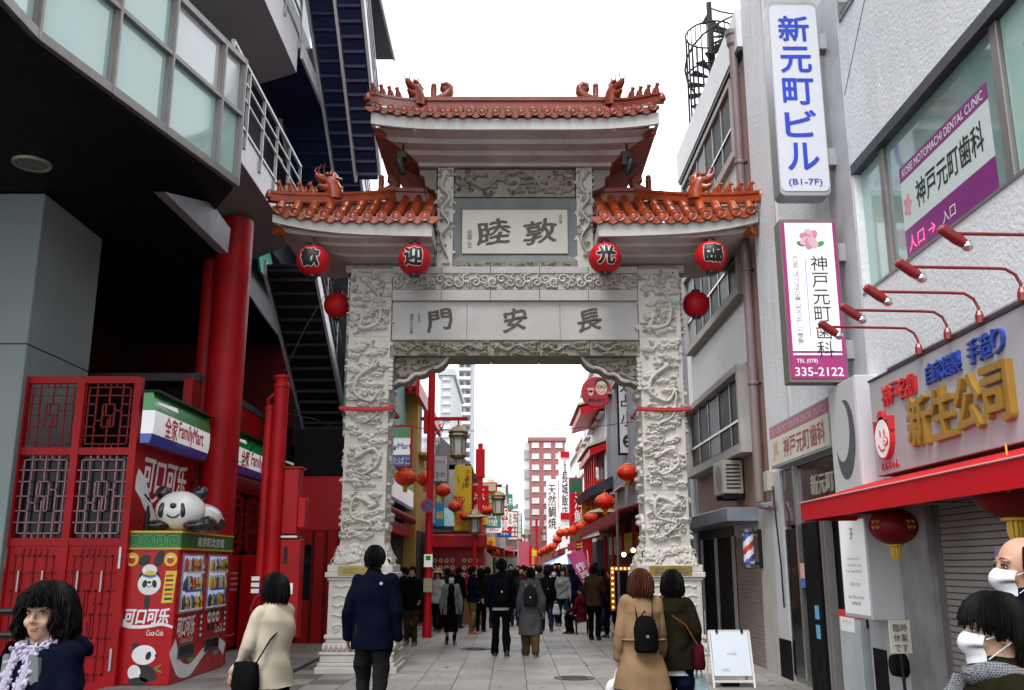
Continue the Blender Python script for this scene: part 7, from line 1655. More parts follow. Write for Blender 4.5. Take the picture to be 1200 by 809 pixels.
def remesh(mb, voxel, smooth=4, wr=0., seed=0):
    me = bpy.data.meshes.new('r'); me.from_pydata(mb.v, [], mb.f)
    bm = bmesh.new(); bm.from_mesh(me); bmesh.ops.recalc_face_normals(bm, faces=bm.faces); bm.to_mesh(me); bm.free()
    o = bpy.data.objects.new('r', me)
    r = o.modifiers.new('r', 'REMESH'); r.mode = 'VOXEL'; r.voxel_size = voxel; r.adaptivity = 0
    if smooth: s = o.modifiers.new('s', 'SMOOTH'); s.factor = .5; s.iterations = smooth
    out = evaluate(o); bpy.data.meshes.remove(me)
    if wr:
        n = len(out.vertices); co = np.empty(n*3); out.vertices.foreach_get('co', co); co = co.reshape(-1, 3); no = np.empty(n*3); out.vertices.foreach_get('normal', no); no = no.reshape(-1, 3)
        g = np.random.RandomState(seed); d = np.zeros(n)
        for _ in range(7):
            w = g.randn(3)*np.array([11, 11, 17]); d += np.sin(co @ w+g.rand()*6+1.5*np.sin(co @ (g.randn(3)*9)))
        co += no*(d*wr/2.6)[:, None]; out.vertices.foreach_set('co', co.ravel())
    out.polygons.foreach_set('use_smooth', [True]*len(out.polygons)); out.update(); return out
def hair_mesh(hc, k, style, n, seed, full=1., wave=.4):
    g = random.Random(seed); mb = MB(); rx, ry, rz = .083*k*full, .101*k*full, .110*k
    c = Vector(hc)+Vector((0, -.010*k, .012*k))
    def ends(a):
        f = abs(((a-math.pi/2+math.pi) % (2*math.pi))-math.pi)       # 0 = front, pi = back
        if style == 'bob': return (.045 if f < .85 else (-.045-.05*min(1, (f-.85)/.5))*full-.015, .30 if f > .85 else 0)
        if style == 'long': return (.045 if f < .7 else -.20, .2 if f > .7 else 0)
        if style == 'tied': return ((.036 if f < .8 else (.012 if f < 1.15 else (-.004 if f < 1.75 else -.085))), 0)
        if style == 'short': return ((.058 if f < .85 else (.0 if f < 1.35 else (-.025 if f < 2 else -.064))), 0)
        if style == 'bald': return ((.20 if f < 1.2 else (-.02 if f < 2 else -.085)), 0)
        if style == 'bun': return ((.065 if f < .9 else (.0 if f < 1.5 else -.06)), 0)
    def path(a, off, m=9, dz=0.):
        ze, fl = ends(a); ze = ze*k+dz; pts = []
        top = Vector((g.uniform(-.01, .01), -.01, rz))
        th1 = math.acos(max(-.85, min(.999, (ze-.012*k)/rz))) if ze > -.07*k else 1.75
        th0 = .12 if style != 'bald' else 1.0
        if style == 'bald' and ze > .15*k: return None
        hang = max(0., -.02*k-ze) if ze <= -.07*k else 0
        for i in range(m):
            t = i/(m-1); tt = t if hang == 0 else min(1, t/.65); th = th0+(th1-th0)*tt
            q = 1+off/rx; x, y, z = rx*q*math.sin(th)*math.cos(a), ry*q*math.sin(th)*math.sin(a), (rz+off)*math.cos(th)
            if hang and t > .65:
                s = (t-.65)/.35; z0 = (rz+off)*math.cos(th1); z = z0+(ze-.012*k-z0)*s; e = 1+fl*math.sin(s*2.4)*.35*full-.10*s*s; x *= e; y *= e
            pts.append(c+Vector((x, y, z)))
        return pts
    A = 40; P = [path(2*math.pi*j/A, .0) for j in range(A+1)]
    run = []
    for p in P+[None]:
        if p: run.append([tuple(q) for q in p])
        else:
            if len(run) > 1: mb.grid(run)
            run = []
    for j in range(n):
        a = g.uniform(0, 2*math.pi); p = path(a, g.uniform(.002, .011+.010*wave)*k, 8, g.uniform(-.02, .012)*k)
        if not p: continue
        w = g.uniform(-.12, .12); ph = g.uniform(0, 6.28); p = [q+Vector((math.cos(a+1.57), math.sin(a+1.57), 0))*(w*.05*(i/7)**2+wave*.016*k*math.sin(i*1.15+ph)*(i/7))+Vector((math.cos(a), math.sin(a), 0))*wave*.012*k*math.sin(i*1.3+ph*1.7)*(i/7) for i, q in enumerate(p)]
        r = g.uniform(.006, .011)*k; mb.tube(p, [r*.6, r, r, r, r, r*.9, r*.7, r*.25], 4, False)
    if style == 'bun': mb.ball(c+Vector((0, -.10*k, -.02*k)), .05*k, .045*k, .05*k)
    return mb.mesh('hair', smooth=60, fixn=False)
def person(label, pos, rz, H, top, top_m, leg_m, hair='short', hair_m=None, female=False, hem=.80, stride=.25, arms=((.25, .3, .10), (-.2, .3, .10)), legs='trousers', shoe=None, mask=False, face=False, fine=.012, group=None, skin=None, collar=True, flare=0., sleeve=1., undershirt=None, lean=0., headturn=0., sit=False, seed=1, nh=90, loose=1., wave=.4, full=None):
    t = thing('person', label, 'person', (0, 0, 0), group); k = H/1.7; skin = skin or SKIN; hair_m = hair_m or HAIR_K; shoe = shoe or SHOE_K
    sw = (.168 if female else .188)*k; hipw = .092*k
    zb = -.42*k if sit else 0.
    hipz = .86*k+zb; shz = 1.385*k+zb; hc = Vector((0, .012*k, 1.585*k+zb))
    # joints
    J = {}
    for s_, fw in ((-1, stride), (1, -stride)):
        f = fw*k; hip = Vector((s_*hipw, 0, hipz))
        if sit: knee = Vector((s_*.11*k, .40*k, .47*k)); ank = Vector((s_*.11*k, .36*k, .08*k))
        else:
            ank = Vector((s_*.095*k, f, .08*k+max(0, -f)*.22)); knee = hip.lerp(ank, .48)+Vector((0, .03*k+.05*abs(f), 0))
        J[s_] = (hip, knee, ank)
    AR = {}
    for s_, (swg, bend, out) in zip((-1, 1), arms):
        sh = Vector((s_*sw, 0, shz)); d = Vector((s_*math.sin(out), math.sin(swg)*math.cos(out), -math.cos(swg)*math.cos(out))); el = sh+d*.285*k
        a2 = swg+bend; d2 = Vector((s_*math.sin(out*.4), math.sin(a2), -math.cos(a2))).normalized(); wr_ = el+d2*.245*k; AR[s_] = (sh, el, wr_, d2)
    # body: one continuous figure
    b = MB()
    ring_loft(b, [(hipz-.08*k, 0, 0, .125*k, .085*k), (hipz+.02*k, 0, -.005, .158*k, .105*k), (hipz+.18*k, 0, 0, .130*k, .092*k), (hipz+.34*k, 0, .005, .145*k, .102*k), (hipz+.45*k, 0, 0, .145*k, .090*k), (shz+.02*k, 0, -.005, .10*k, .062*k), (shz+.07*k, 0, -.003, .068*k, .062*k), (shz+.17*k, 0, .010*k, .056*k, .060*k)])
    R3 = Matrix.Rotation(headturn, 3, 'Z')
    def H3(x, y, z): return hc+R3 @ Vector((x*k, y*k, z*k))
    b.ball(H3(0, -.008, .018), .074*k, .094*k, .098*k, 18, 14); b.ball(H3(0, .022, -.055), .056*k, .066*k, .066*k, 16, 12); b.ball(H3(0, .050, -.094), .028*k, .024*k, .022*k)
    b.tube([H3(0, .082, .022), H3(0, .098, -.012), H3(0, .106, -.026)], [.007*k, .009*k, .011*k], 8); b.ball(H3(0, .103, -.027), .012*k)
    for s_ in (-1, 1):
        b.ball(H3(s_*.012, .092, -.031), .0085*k); b.ball(H3(s_*.077, -.008, -.012), .012*k, .02*k, .032*k); b.ball(H3(s_*.036, .062, -.035), .028*k, .026*k, .028*k); b.ball(H3(s_*.032, .074, .030), .026*k, .014*k, .010*k)
    for s_ in (-1, 1):
        hip, knee, ank = J[s_]; limb(b, [hip, knee, ank], [.078*k, .054*k, .036*k]); fd = Vector((s_*.02, .16*k, -.045*k)); limb(b, [ank+Vector((0, -.03*k, -.035*k)), ank+fd], [.034*k, .026*k])
        sh, el, wr_, d2 = AR[s_]; limb(b, [sh+Vector((-s_*.02*k, 0, -.01*k)), el, wr_], [.040*k, .034*k, .026*k])
        # hand: palm, four fingers and a thumb
        side = Vector((0, 1, 0)).cross(d2); side = side.normalized() if side.length > .1 else Vector((1, 0, 0)); fwd = d2.cross(side).normalized()
        if fwd.y < 0: fwd = -fwd
        palm = wr_+d2*.05*k; inw = Vector((-s_, 0, 0))
        rot = Matrix((inw, fwd, d2)).transposed()
        b.ball(palm, .017*k, .040*k, .050*k, 12, 8, rot)
        for q, (o_, L) in enumerate(((.028, .068), (.010, .078), (-.010, .072), (-.027, .055))):
            r0 = palm+fwd*o_*k+d2*.035*k; r1 = r0+d2*L*.55*k+inw*.010*k; r2 = r1+d2*L*.40*k+inw*.028*k; limb(b, [r0, r1, r2], [.0095*k, .009*k, .0075*k], 7)
        r0 = palm+fwd*.030*k-d2*.015*k; limb(b, [r0, r0+fwd*.030*k+d2*.022*k, r0+fwd*.036*k+d2*.055*k+inw*.012*k], [.012*k, .0105*k, .008*k], 7)
    place(remesh(b, fine, 2), 'body', skin, t)
    # legs
    if legs:
        b = MB(); lo = loose
        if legs == 'skirt':
            ring_loft(b, [(.30*k, 0, .0, .17*k, .16*k), (.5*k, 0, 0, .175*k, .155*k), (hipz, 0, 0, .175*k, .125*k), (hipz+.18*k, 0, 0, .145*k, .105*k)])
            for s_ in (-1, 1): hip, knee, ank = J[s_]; limb(b, [knee, ank+Vector((0, 0, .03*k))], [.055*k, .042*k])
        else:
            ring_loft(b, [(hipz-.09*k, 0, -.0, .14*k, .10*k), (hipz+.02*k, 0, -.008, .172*k, .122*k), (hipz+.18*k, 0, 0, .145*k, .105*k)])
            for s_ in (-1, 1):
                hip, knee, ank = J[s_]; limb(b, [hip+Vector((0, 0, -.03*k)), knee, ank+Vector((0, 0, .0*k))], [.098*k, .074*k*lo, .062*k*lo]); 
        place(remesh(b, max(fine, .010), 3, .010, seed+3), 'skirt' if legs == 'skirt' else 'trousers', leg_m, t)
    for s_ in (-1, 1):
        ank = J[s_][2]; b = MB(); tilt = 0
        ring_loft(b, [(ank.z-.078*k, ank.x+s_*.008, ank.y+.05*k, .046*k, .135*k, 2.6), (ank.z-.05*k, ank.x+s_*.008, ank.y+.05*k, .048*k, .132*k, 2.6), (ank.z-.015*k, ank.x+s_*.006, ank.y+.03*k, .043*k, .098*k), (ank.z+.03*k, ank.x, ank.y-.01*k, .040*k, .048*k)], 16)
        o = place(b.mesh('shoe', smooth=60), 'shoe', shoe, t)
        b = MB(); ring_loft(b, [(ank.z-.092*k, ank.x+s_*.008, ank.y+.05*k, .047*k, .136*k, 2.6), (ank.z-.076*k, ank.x+s_*.008, ank.y+.05*k, .049*k, .139*k, 2.6)], 16); place(b.mesh('sole', smooth=40), 'sole', mat('shoe_sole', (.25, .24, .22), .7), o)
    # top
    b = MB(); hz = hem*k+zb; ex = .022*k*loose+.006
    secs = [(hz, 0, 0, .172*k+ex+flare, .122*k+ex+flare*.8)]
    if hz < hipz-.05: secs += [((hz+hipz)/2, 0, 0, .172*k+ex+flare*.6, .122*k+ex+flare*.5)]
    secs += [(hipz+.06*k, 0, 0, .160*k+ex, .115*k+ex), (hipz+.20*k, 0, .0, .142*k+ex*1.2, .105*k+ex), (hipz+.36*k, 0, .004, .156*k+ex, .112*k+ex), (hipz+.46*k, 0, 0, .168*k+ex, .106*k+ex), (shz+.035*k, 0, -.004, .15*k+ex*.6, .082*k+ex*.7), (shz+.075*k, 0, -.004, .092*k, .078*k)]
    if collar: secs += [(shz+.125*k, 0, .0, .071*k, .073*k)]
    ring_loft(b, secs, 28)
    for s_ in (-1, 1):
        sh, el, wr_, d2 = AR[s_]; e2 = wr_-d2*.01*k if sleeve >= 1 else el.lerp(wr_, .1)
        limb(b, [sh+Vector((-s_*.03*k, 0, .008*k)), el, e2], [.072*k*loose**.5, .062*k*loose, .048*k*loose])
    place(remesh(b, max(fine, .009), 3, .0105, seed), top, top_m, t)
    if undershirt:
        b = MB(); ring_loft(b, [(hz-.05*k, 0, 0, .178*k, .128*k), (hz+.08*k, 0, 0, .172*k, .122*k)]); place(b.mesh('shirt_hem', smooth=50), 'shirt_hem', undershirt, t)
    hm = hair_mesh((0, 0, 0), k, hair, nh, seed, full or (1.08 if hair in ('bob', 'long') else 1.), wave); hm.transform(Matrix.Translation(hc) @ R3.to_4x4()); place(hm, 'hair', hair_m, t)
    if mask:
        P = []
        for i in range(9):
            z = .004-.112*i/8; row = []
            for j in range(15):
                a = (j/14-.5)*2.3; bul = 1+.10*math.sin(i/8*3.14)*math.cos(a); w = .072-.012*(i/8); row.append(tuple(H3(w*1.12*math.sin(a), (.026+(.074+.026*math.sin(min(1, i/8*1.35)*3.14)**.7)*math.cos(a)), z-.012*abs(math.sin(a))*(1 if i < 4 else -1))))
            P.append(row)
        o = place(MB().grid(P).mesh('mask', smooth=True), 'face_mask', MASKM, t)
        for s_ in (-1, 1):
            MB_ = MB(); MB_.tube([H3(s_*.072, .055, -.022), H3(s_*.085, .01, -.005), H3(s_*.088, -.02, .008)], .0022*k, 5); MB_.tube([H3(s_*.062, .050, -.088), H3(s_*.080, .005, -.05), H3(s_*.088, -.02, -.03)], .0022*k, 5); place(MB_.mesh('ear_loop'), 'ear_loop', MASKM, o)
    if face:
        for s_ in (-1, 1):
            place(MB().ball(H3(s_*.033, .079, .006), .0125*k, .0065*k, .0050*k).mesh('eye', smooth=True), 'eye', mat('eye_white', (.55, .52, .50), .2, 0), t); place(MB().ball(H3(s_*.033-.003, .0835, .006), .0058*k, .0042*k, .0052*k).mesh('iris', smooth=True), 'iris', mat('iris_dark', (.010, .006, .004), .1, 0), t)
            place(MB().tube([H3(s_*.018, .084, .009), H3(s_*.028, .0885, .0155), H3(s_*.040, .085, .0145), H3(s_*.051, .074, .007)], [.0015*k, .0026*k, .0026*k, .0012*k], 6).mesh('eyelid', smooth=True), 'upper_eyelid', HAIR_K, t)
            place(MB().tube([H3(s_*.018, .088, .034), H3(s_*.034, .089, .040), H3(s_*.054, .074, .034)], [.003*k, .0038*k, .0015*k], 6, flat=.6).mesh('eyebrow', smooth=True), 'eyebrow', HAIR_K, t)
        LIP = mat('lips', (.34, .13, .11), .4, .1, 20)
        if not mask:
            place(MB().tube([H3(-.028, .072, -.053), H3(-.012, .086, -.060), H3(0, .089, -.062), H3(.012, .086, -.060), H3(.028, .072, -.053)], [.0015*k, .0045*k, .0042*k, .0045*k, .0015*k], 7).mesh('upper_lip', smooth=True), 'upper_lip', LIP, t)
            place(MB().tube([H3(-.025, .072, -.056), H3(-.010, .084, -.069), H3(.010, .084, -.069), H3(.025, .072, -.056)], [.0015*k, .0055*k, .0055*k, .0015*k], 7).mesh('lower_lip', smooth=True), 'lower_lip', LIP, t)
            place(MB().tube([H3(-.028, .0735, -.055), H3(0, .0895, -.0645), H3(.028, .0735, -.055)], .0013*k, 5).mesh('mouth_line'), 'mouth_line', mat('mouth_dark', (.08, .02, .02), .6), t)
    t.location = pos; t.rotation_euler = (0, lean*0, rz); t['_'] = 0; del t['_']
    return dict(t=t, k=k, hc=hc, AR=AR, J=J, shz=shz, hipz=hipz, sw=sw)
def add(p, mb, name, m, smooth=50, sub=None, **kw): return place(mb.mesh(name, smooth=smooth, **kw), name, m, sub or p['t'])
def held(p, name, label, cat):
    """a thing carried by a person: its own top-level object sharing the person's frame"""
    o = thing(name, label, cat, (0, 0, 0)); o.location = p['t'].location; o.rotation_euler = p['t'].rotation_euler; ORG[o.name] = Vector((0, 0, 0)); return o
def backpack(p, label, m, s=1., strap=True, z=None, st_m=None):
    o = held(p, 'backpack', label, 'backpack'); k = p['k']; zt = p['shz']-.02*k if z is None else z; y = -.115*k
    b = MB(); ring_loft(b, [(zt-.42*k*s, 0, y-.085*k*s, .12*k*s, .06*k*s, 3), (zt-.38*k*s, 0, y-.09*k*s, .148*k*s, .085*k*s, 3), (zt-.15*k*s, 0, y-.08*k*s, .142*k*s, .08*k*s, 3), (zt-.03*k*s, 0, y-.06*k*s, .11*k*s, .06*k*s, 2.6), (zt+.01*k*s, 0, y-.05*k*s, .05*k*s, .03*k*s)], 24)
    place(remesh(b, .012, 3, .003, 4), 'bag_body', m, o)
    b = MB(); ring_loft(b, [(zt-.39*k*s, 0, y-.155*k*s, .10*k*s, .03*k*s, 3), (zt-.20*k*s, 0, y-.15*k*s, .10*k*s, .03*k*s, 3)], 18); place(b.mesh('pocket', smooth=50), 'pocket', m, o)
    for s_ in (-1, 1): place(MB().tube([(s_*.075*k, y-.03*k, zt-.02*k), (s_*.095*k, -.06*k, p['shz']+.065*k), (s_*.10*k, .05*k, p['shz']+.05*k), (s_*.115*k, .135*k, p['shz']-.12*k), (s_*.14*k, .11*k, p['shz']-.28*k), (s_*.15*k, -.08*k, zt-.36*k)], .018*k, 6, True, .35).mesh('strap', smooth=50), 'strap', st_m or m, o)
    place(MB().tube([(-.03*k, y-.02*k, zt), (0, y-.03*k, zt+.05*k), (.03*k, y-.02*k, zt)], .008*k, 6).mesh('loop', smooth=50), 'grab_loop', m, o)
    place(MB().box(-.012, y-.19*k*s, zt-.24*k*s, .012, y-.183*k*s, zt-.21*k*s).mesh('buckle'), 'buckle', STEEL, o)
    return o
def carrier(p, side, label, m, w=.14, h=.32, drop=.0, name='carrier_bag'):
    o = held(p, name, label, 'bag'); k = p['k']; sh, el, wr_, d2 = p['AR'][side]; c = wr_+d2*.10*k; z0 = c.z-.10-h-drop
    b = MB(); ring_loft(b, [(z0, c.x, c.y, w*.75, w*.3, 3), (z0+h*.1, c.x, c.y, w, w*.45, 3), (z0+h*.6, c.x, c.y, w*.95, w*.42, 2.6), (z0+h*.95, c.x, c.y, w*.6, w*.22, 2.4), (z0+h, c.x, c.y, w*.3, w*.1)], 20)
    place(remesh(b, .011, 1, .011, 9), 'bag_body', m, o)
    for q in (-1, 1): place(MB().tube([(c.x+q*w*.3, c.y, z0+h*.9), (c.x+q*.02, c.y, c.z-.04), (c.x, c.y, c.z)], .008, 5).mesh('handle'), 'handle', m, o)
    return o
def shoulder_bag(p, label, m, strap_m, side=1):
    o = held(p, 'shoulder_bag', label, 'bag'); k = p['k']; z = p['hipz']+.02*k; x = side*.24*k
    b = MB(); ring_loft(b, [(z-.12, x, .02, .05, .12, 3), (z-.08, x, .02, .06, .14, 3), (z+.08, x, .02, .045, .13, 3), (z+.10, x, .02, .03, .12, 3)], 20); place(b.mesh('bag_body', smooth=50), 'bag_body', m, o)
    for y in (.13, -.13): place(MB().tube([(x, .02+y*.8, z+.08), (x*.5, y*k*1.05, z+.30*k), (-side*.06*k, y*k*.9, p['shz']-.08*k), (-side*.11*k, y*.25*k, p['shz']+.068*k)], .014*k, 6, True, .4).mesh('strap', smooth=50), 'strap', strap_m, o)
    return o
NAVYC = cloth('navy', (.0022, .0036, .012)); BLACKC = cloth('black', (.0035, .0035, .004)); CHARC = cloth('charcoal', (.012, .0125, .0135)); CREAMC = cloth('cream', (.44, .39, .30)); TANC = cloth('tan', (.15, .085, .038)); CAMEL = cloth('camel', (.215, .138, .075)); OLIVE = cloth('olive', (.012, .0105, .005)); GREYC = cloth('grey', (.065, .066, .07)); LGREY = cloth('light_grey', (.17, .17, .175)); KHAKI = cloth('khaki', (.085, .052, .022)); BROWNC = cloth('brown', (.04, .021, .012)); WHITEC = cloth('white', (.40, .395, .39)); LAV = cloth('lavender', (.40, .37, .48)); DENIM = cloth('denim', (.009, .014, .036)); SLATE = cloth('slate_green', (.13, .155, .16)); WINE = cloth('wine', (.05, .004, .008))
PI = math.pi
def gp(u, v): return atZ(u, v, 0.)
# ---- near figures
p = person('woman with black bob and lavender ruffled scarf at the lower left corner', (-1.88, 3.95, 0), R(160), 1.51, 'jacket', NAVYC, CHARC, 'bob', HAIR_K, True, .72, .1, ((.1, .3, .12), (.1, .3, .12)), face=True, fine=.0062, skin=SKIN2, seed=11, nh=620, collar=False, headturn=R(12), wave=1.3, full=1.16)
k = p['k']
b = MB(); g_ = random.Random(4); sz = p['shz']
line = [Vector((.074*math.sin(a), .078*math.cos(a)+.006, sz+.055+.018*math.cos(a)*-1)) for a in np.linspace(-3.1, 3.1, 60)]
for s_ in (-1, 1): line += [Vector((s_*(.045-.012*t_), .086+.075*min(1, t_*1.6), sz+.035-.34*t_)) for t_ in np.linspace(0, 1, 46)]
b.tube(line[:60], .020, 8); b.tube(line[60:106], .030, 8, True, .6); b.tube(line[106:], .030, 8, True, .6)
for c0 in line:
    for q in range(5):
        an, r_ = g_.uniform(0, 6.28), g_.uniform(.006, .012); d = Vector((math.cos(an), .55*abs(math.sin(an*1.7))+.25, math.sin(an)))*g_.uniform(.014, .028)
        b.ball(c0+d, r_, r_*.45, r_*g_.uniform(.7, 1.5), 7, 5, Euler((g_.uniform(-1, 1), g_.uniform(-1.5, 1.5), g_.uniform(-1, 1))).to_matrix())
kind(place(b.mesh('scarf', smooth=60, fixn=False), 'ruffled_scarf', LAV, p['t']), 'stuff')
def chest(x, z): return .126*math.sqrt(max(.05, 1-(x/.20)**2))
for s_ in (-1, 1):
    P = []
    for i in range(10):
        z = sz+.03-.56*i/9; xa, xb = s_*(.050+.010*i/9), s_*(.090+.022*min(1, i/4)); P.append([(xa, chest(xa, z)-.012, z), (xa, chest(xa, z)+.004, z), ((xa+xb)/2, chest((xa+xb)/2, z)+.008, z), (xb, chest(xb, z)+.004, z-.01), (xb, chest(xb, z)-.012, z-.01)])
    add(p, MB().grid(P), 'lapel', SLATE, 60, fixn=False)
b = MB(); ring_loft(b, [(p['shz']+.01, 0, -.09, .15, .05), (p['shz']+.05, 0, -.085, .155, .065), (p['shz']+.09, 0, -.06, .12, .055)]); place(remesh(b, .009, 3, .004, 2), 'hood', NAVYC, p['t'])
add(p, MB().tube([(.15, .115, p['shz']-.30), (.13, .14, p['shz']-.1), (.11, .07, p['shz']+.06), (.12, -.06, p['shz']+.04)], .018, 6, True, .4), 'bag_strap', BLACKC)
p = person('woman in white mask with black hair at the lower right corner', (1.50, 3.02, 0), R(84), 1.50, 'coat', OLIVE, BLACKC, 'tied', HAIR_K, True, .5, .1, ((.1, .3, .12), (.1, .3, .12)), mask=True, face=True, fine=.0062, skin=SKIN2, seed=23, nh=520, full=1.06)
b = MB(); b.tube([(.09*math.cos(a), .085*math.sin(a)+.0, p['shz']+.060+.012*math.sin(a*3)) for a in np.linspace(0, 6.283, 28)], .032, 10); b.tube([(.08, .085, p['shz']+.04), (.09, .13, p['shz']-.08), (.10, .15, p['shz']-.25)], [.04, .05, .045], 10, True, .5); place(remesh(b, .008, 3, .005, 5), 'scarf', node_add_brick(cloth('plaid', (.2, .2, .22)), 70, (.10, .11, .13), (.035, .04, .05), (.22, .22, .23), 'y', .5, .5, .06), p['t'])
p = person('balding man in white mask and dark jacket at the right edge', (1.93, 3.62, 0), R(88), 1.70, 'jacket', NAVYC, CHARC, 'bald', HAIR_K, False, .75, .1, ((.1, .3, .12), (.1, .3, .12)), mask=True, face=True, fine=.0065, seed=31, nh=330)
p = person('woman in cream jacket with black bob walking beside the red pole', (-1.86, 7.6, 0), R(52), 1.52, 'jacket', CREAMC, BLACKC, 'bob', HAIR_K, True, .76, .16, ((.15, .45, .18), (.45, .1, .10)), fine=.009, seed=41, nh=220, flare=.02, headturn=R(15), undershirt=BLACKC)
shoulder_bag(p, 'black shoulder bag carried by the woman in cream', BLACKC, BLACKC, -1)
p = person('man in navy zip jacket walking away in front of the left pedestal', (-1.37, 9.6, 0), R(-4), 1.77, 'jacket', NAVYC, CHARC, 'short', HAIR_K, False, .76, .12, ((-.10, .45, .15), (.04, .18, .11)), fine=.010, seed=52, nh=260, loose=1.0)
add(p, MB().lathe([(0, -.004), (.016, -.004), (.016, 0)], (.10, -.135, p['shz']-.02), 12, axis='y'), 'white_badge', WHITEC)
p = person('woman in camel trench coat with auburn hair walking away', (1.17, 8.8, 0), R(4), 1.54, 'trench_coat', CAMEL, DENIM, 'bob', HAIR_B, True, .58, .16, ((.05, .2, .16), (.1, .35, .12)), fine=.009, seed=63, nh=360, flare=.075, loose=1.1, wave=1.4, full=1.14)
add(p, MB().tube([(.19*math.cos(a), .145*math.sin(a), p['hipz']+.17) for a in np.linspace(0, 6.283, 26)], .022, 6, False, .35), 'belt', CAMEL)
backpack(p, 'small black backpack on the camel trench coat', BLACKC, .82, z=p['shz']-.10); carrier(p, -1, 'white plastic carrier bag in the trench coat woman\'s hand', cloth('plastic_white', (.55, .56, .58), .4, .1), .13, .30)
p = person('woman in dark olive coat with wavy black hair beside the right pedestal', (1.50, 9.05, 0), R(-10), 1.53, 'coat', OLIVE, NAVYC, 'bob', HAIR_K, True, .74, .15, ((.1, .3, .14), (-.05, .2, .16)), fine=.009, seed=74, nh=380, loose=1.1, undershirt=WHITEC, wave=1.5, full=1.02)
shoulder_bag(p, 'dark red shoulder bag on an orange strap of the olive coat woman', WINE, cloth('orange_strap', (.36, .13, .02)), 1); carrier(p, 1, 'pale blue carrier bag beside the olive coat', cloth('plastic_blue', (.34, .46, .50), .4, .1), .10, .26)
# ---- walkers inside the gate
p = person('man in dark jacket with black backpack walking away down the street centre', gp(587, 770), R(3), 1.69, 'jacket', cloth('midnight', (.003, .004, .009)), BLACKC, 'short', HAIR_K, False, .86, .14, ((.05, .35, .16), (-.05, .3, .16)), fine=.012, seed=81, nh=110, undershirt=WHITEC); backpack(p, 'black backpack of the man in the street centre', BLACKC, 1.)
p = person('person in long grey coat and wide khaki trousers walking away', gp(622, 770), R(-2), 1.53, 'long_coat', GREYC, KHAKI, 'short', HAIR_K, True, .42, .18, ((.1, .3, .2), (-.1, .3, .2)), fine=.012, seed=92, nh=110, flare=.04, loose=1.35); backpack(p, 'charcoal backpack on the long grey coat', CHARC, .95, st_m=LGREY)
p = person('masked woman in grey cardigan and black dress walking towards the camera', gp(528, 756), R(183), 1.42, 'cardigan', LGREY, BLACKC, 'bob', HAIR_K, True, .72, .05, ((.02, .2, .2), (.02, .2, .2)), legs='skirt', mask=True, fine=.011, seed=101, nh=110, collar=False)
b = MB(); ring_loft(b, [(p['hipz']-.1, 0, .02, .12, .135), (p['hipz']+.2, 0, .02, .10, .125), (p['shz']-.02, 0, .03, .085, .12), (p['shz']+.05, 0, .02, .05, .07)]); add(p, b, 'black_dress', BLACKC)
person('man in navy jacket and tan trousers standing by the menu stall', gp(553, 744), R(-70), 1.55, 'jacket', NAVYC, TANC, 'short', HAIR_K, False, .80, .05, ((.1, .5, .1), (.1, .5, .1)), shoe=mat('orange_shoe', (.35, .08, .03), .5), fine=.013, seed=112, nh=70)
person('man in black jacket and brown trousers facing the camera by the red lamp post', gp(481, 757), R(175), 1.55, 'jacket', BLACKC, BROWNC, 'short', HAIR_K, False, .78, .06, ((.1, .9, .1), (.1, .9, .1)), face=True, shoe=SHOE_B, fine=.013, seed=120, nh=70)
p = person('person in black with backpack walking away right of the grey coat', gp(641, 741), R(5), 1.50, 'jacket', BLACKC, DENIM, 'short', HAIR_K, True, .80, .20, ((.1, .3, .12), (-.2, .3, .12)), fine=.014, seed=133, nh=60); backpack(p, 'black backpack on the person right of the grey coat', BLACKC, .9)
p = person('woman in light grey sweater carrying a bag towards the camera', gp(660, 735), R(180), 1.50, 'sweater', LGREY, DENIM, 'bob', HAIR_K, True, .82, .12, ((.1, .3, .12), (-.1, .3, .12)), fine=.014, seed=144, nh=60, face=True); carrier(p, 1, 'white bag with red print held by the grey sweater woman', WHITEC, .11, .26)
p = person('man in brown jacket with shoulder strap standing by the pink flag', gp(697, 751), R(-20), 1.58, 'jacket', BROWNC, BLACKC, 'short', HAIR_K, False, .78, .06, ((.3, .7, .12), (.3, .7, .12)), fine=.013, seed=155, nh=70); shoulder_bag(p, 'black shoulder bag of the man in brown by the flag', BLACKC, BLACKC, 1)
person('seated person in wine red at the foot of the pink flag', gp(682, 744), R(60), 1.45, 'jacket', WINE, BLACKC, 'short', HAIR_K, True, .82, .0, ((.4, .8, .12), (.4, .8, .12)), fine=.014, seed=160, nh=50, sit=True)
st_ = thing('stool', 'low dark stool under the seated person', 'stool', gp(682, 744)); MB().box(st_.location.x-.16, st_.location.y-.18, .30, st_.location.x+.16, st_.location.y+.14, .35).build('seat', BLACK_METAL, st_)
for sx in (-.13, .13):
    for sy_ in (-.15, .11): MB().tube([(st_.location.x+sx, st_.location.y+sy_, 0), (st_.location.x+sx, st_.location.y+sy_, .3)], .015, 6).build('leg', BLACK_METAL, st_)
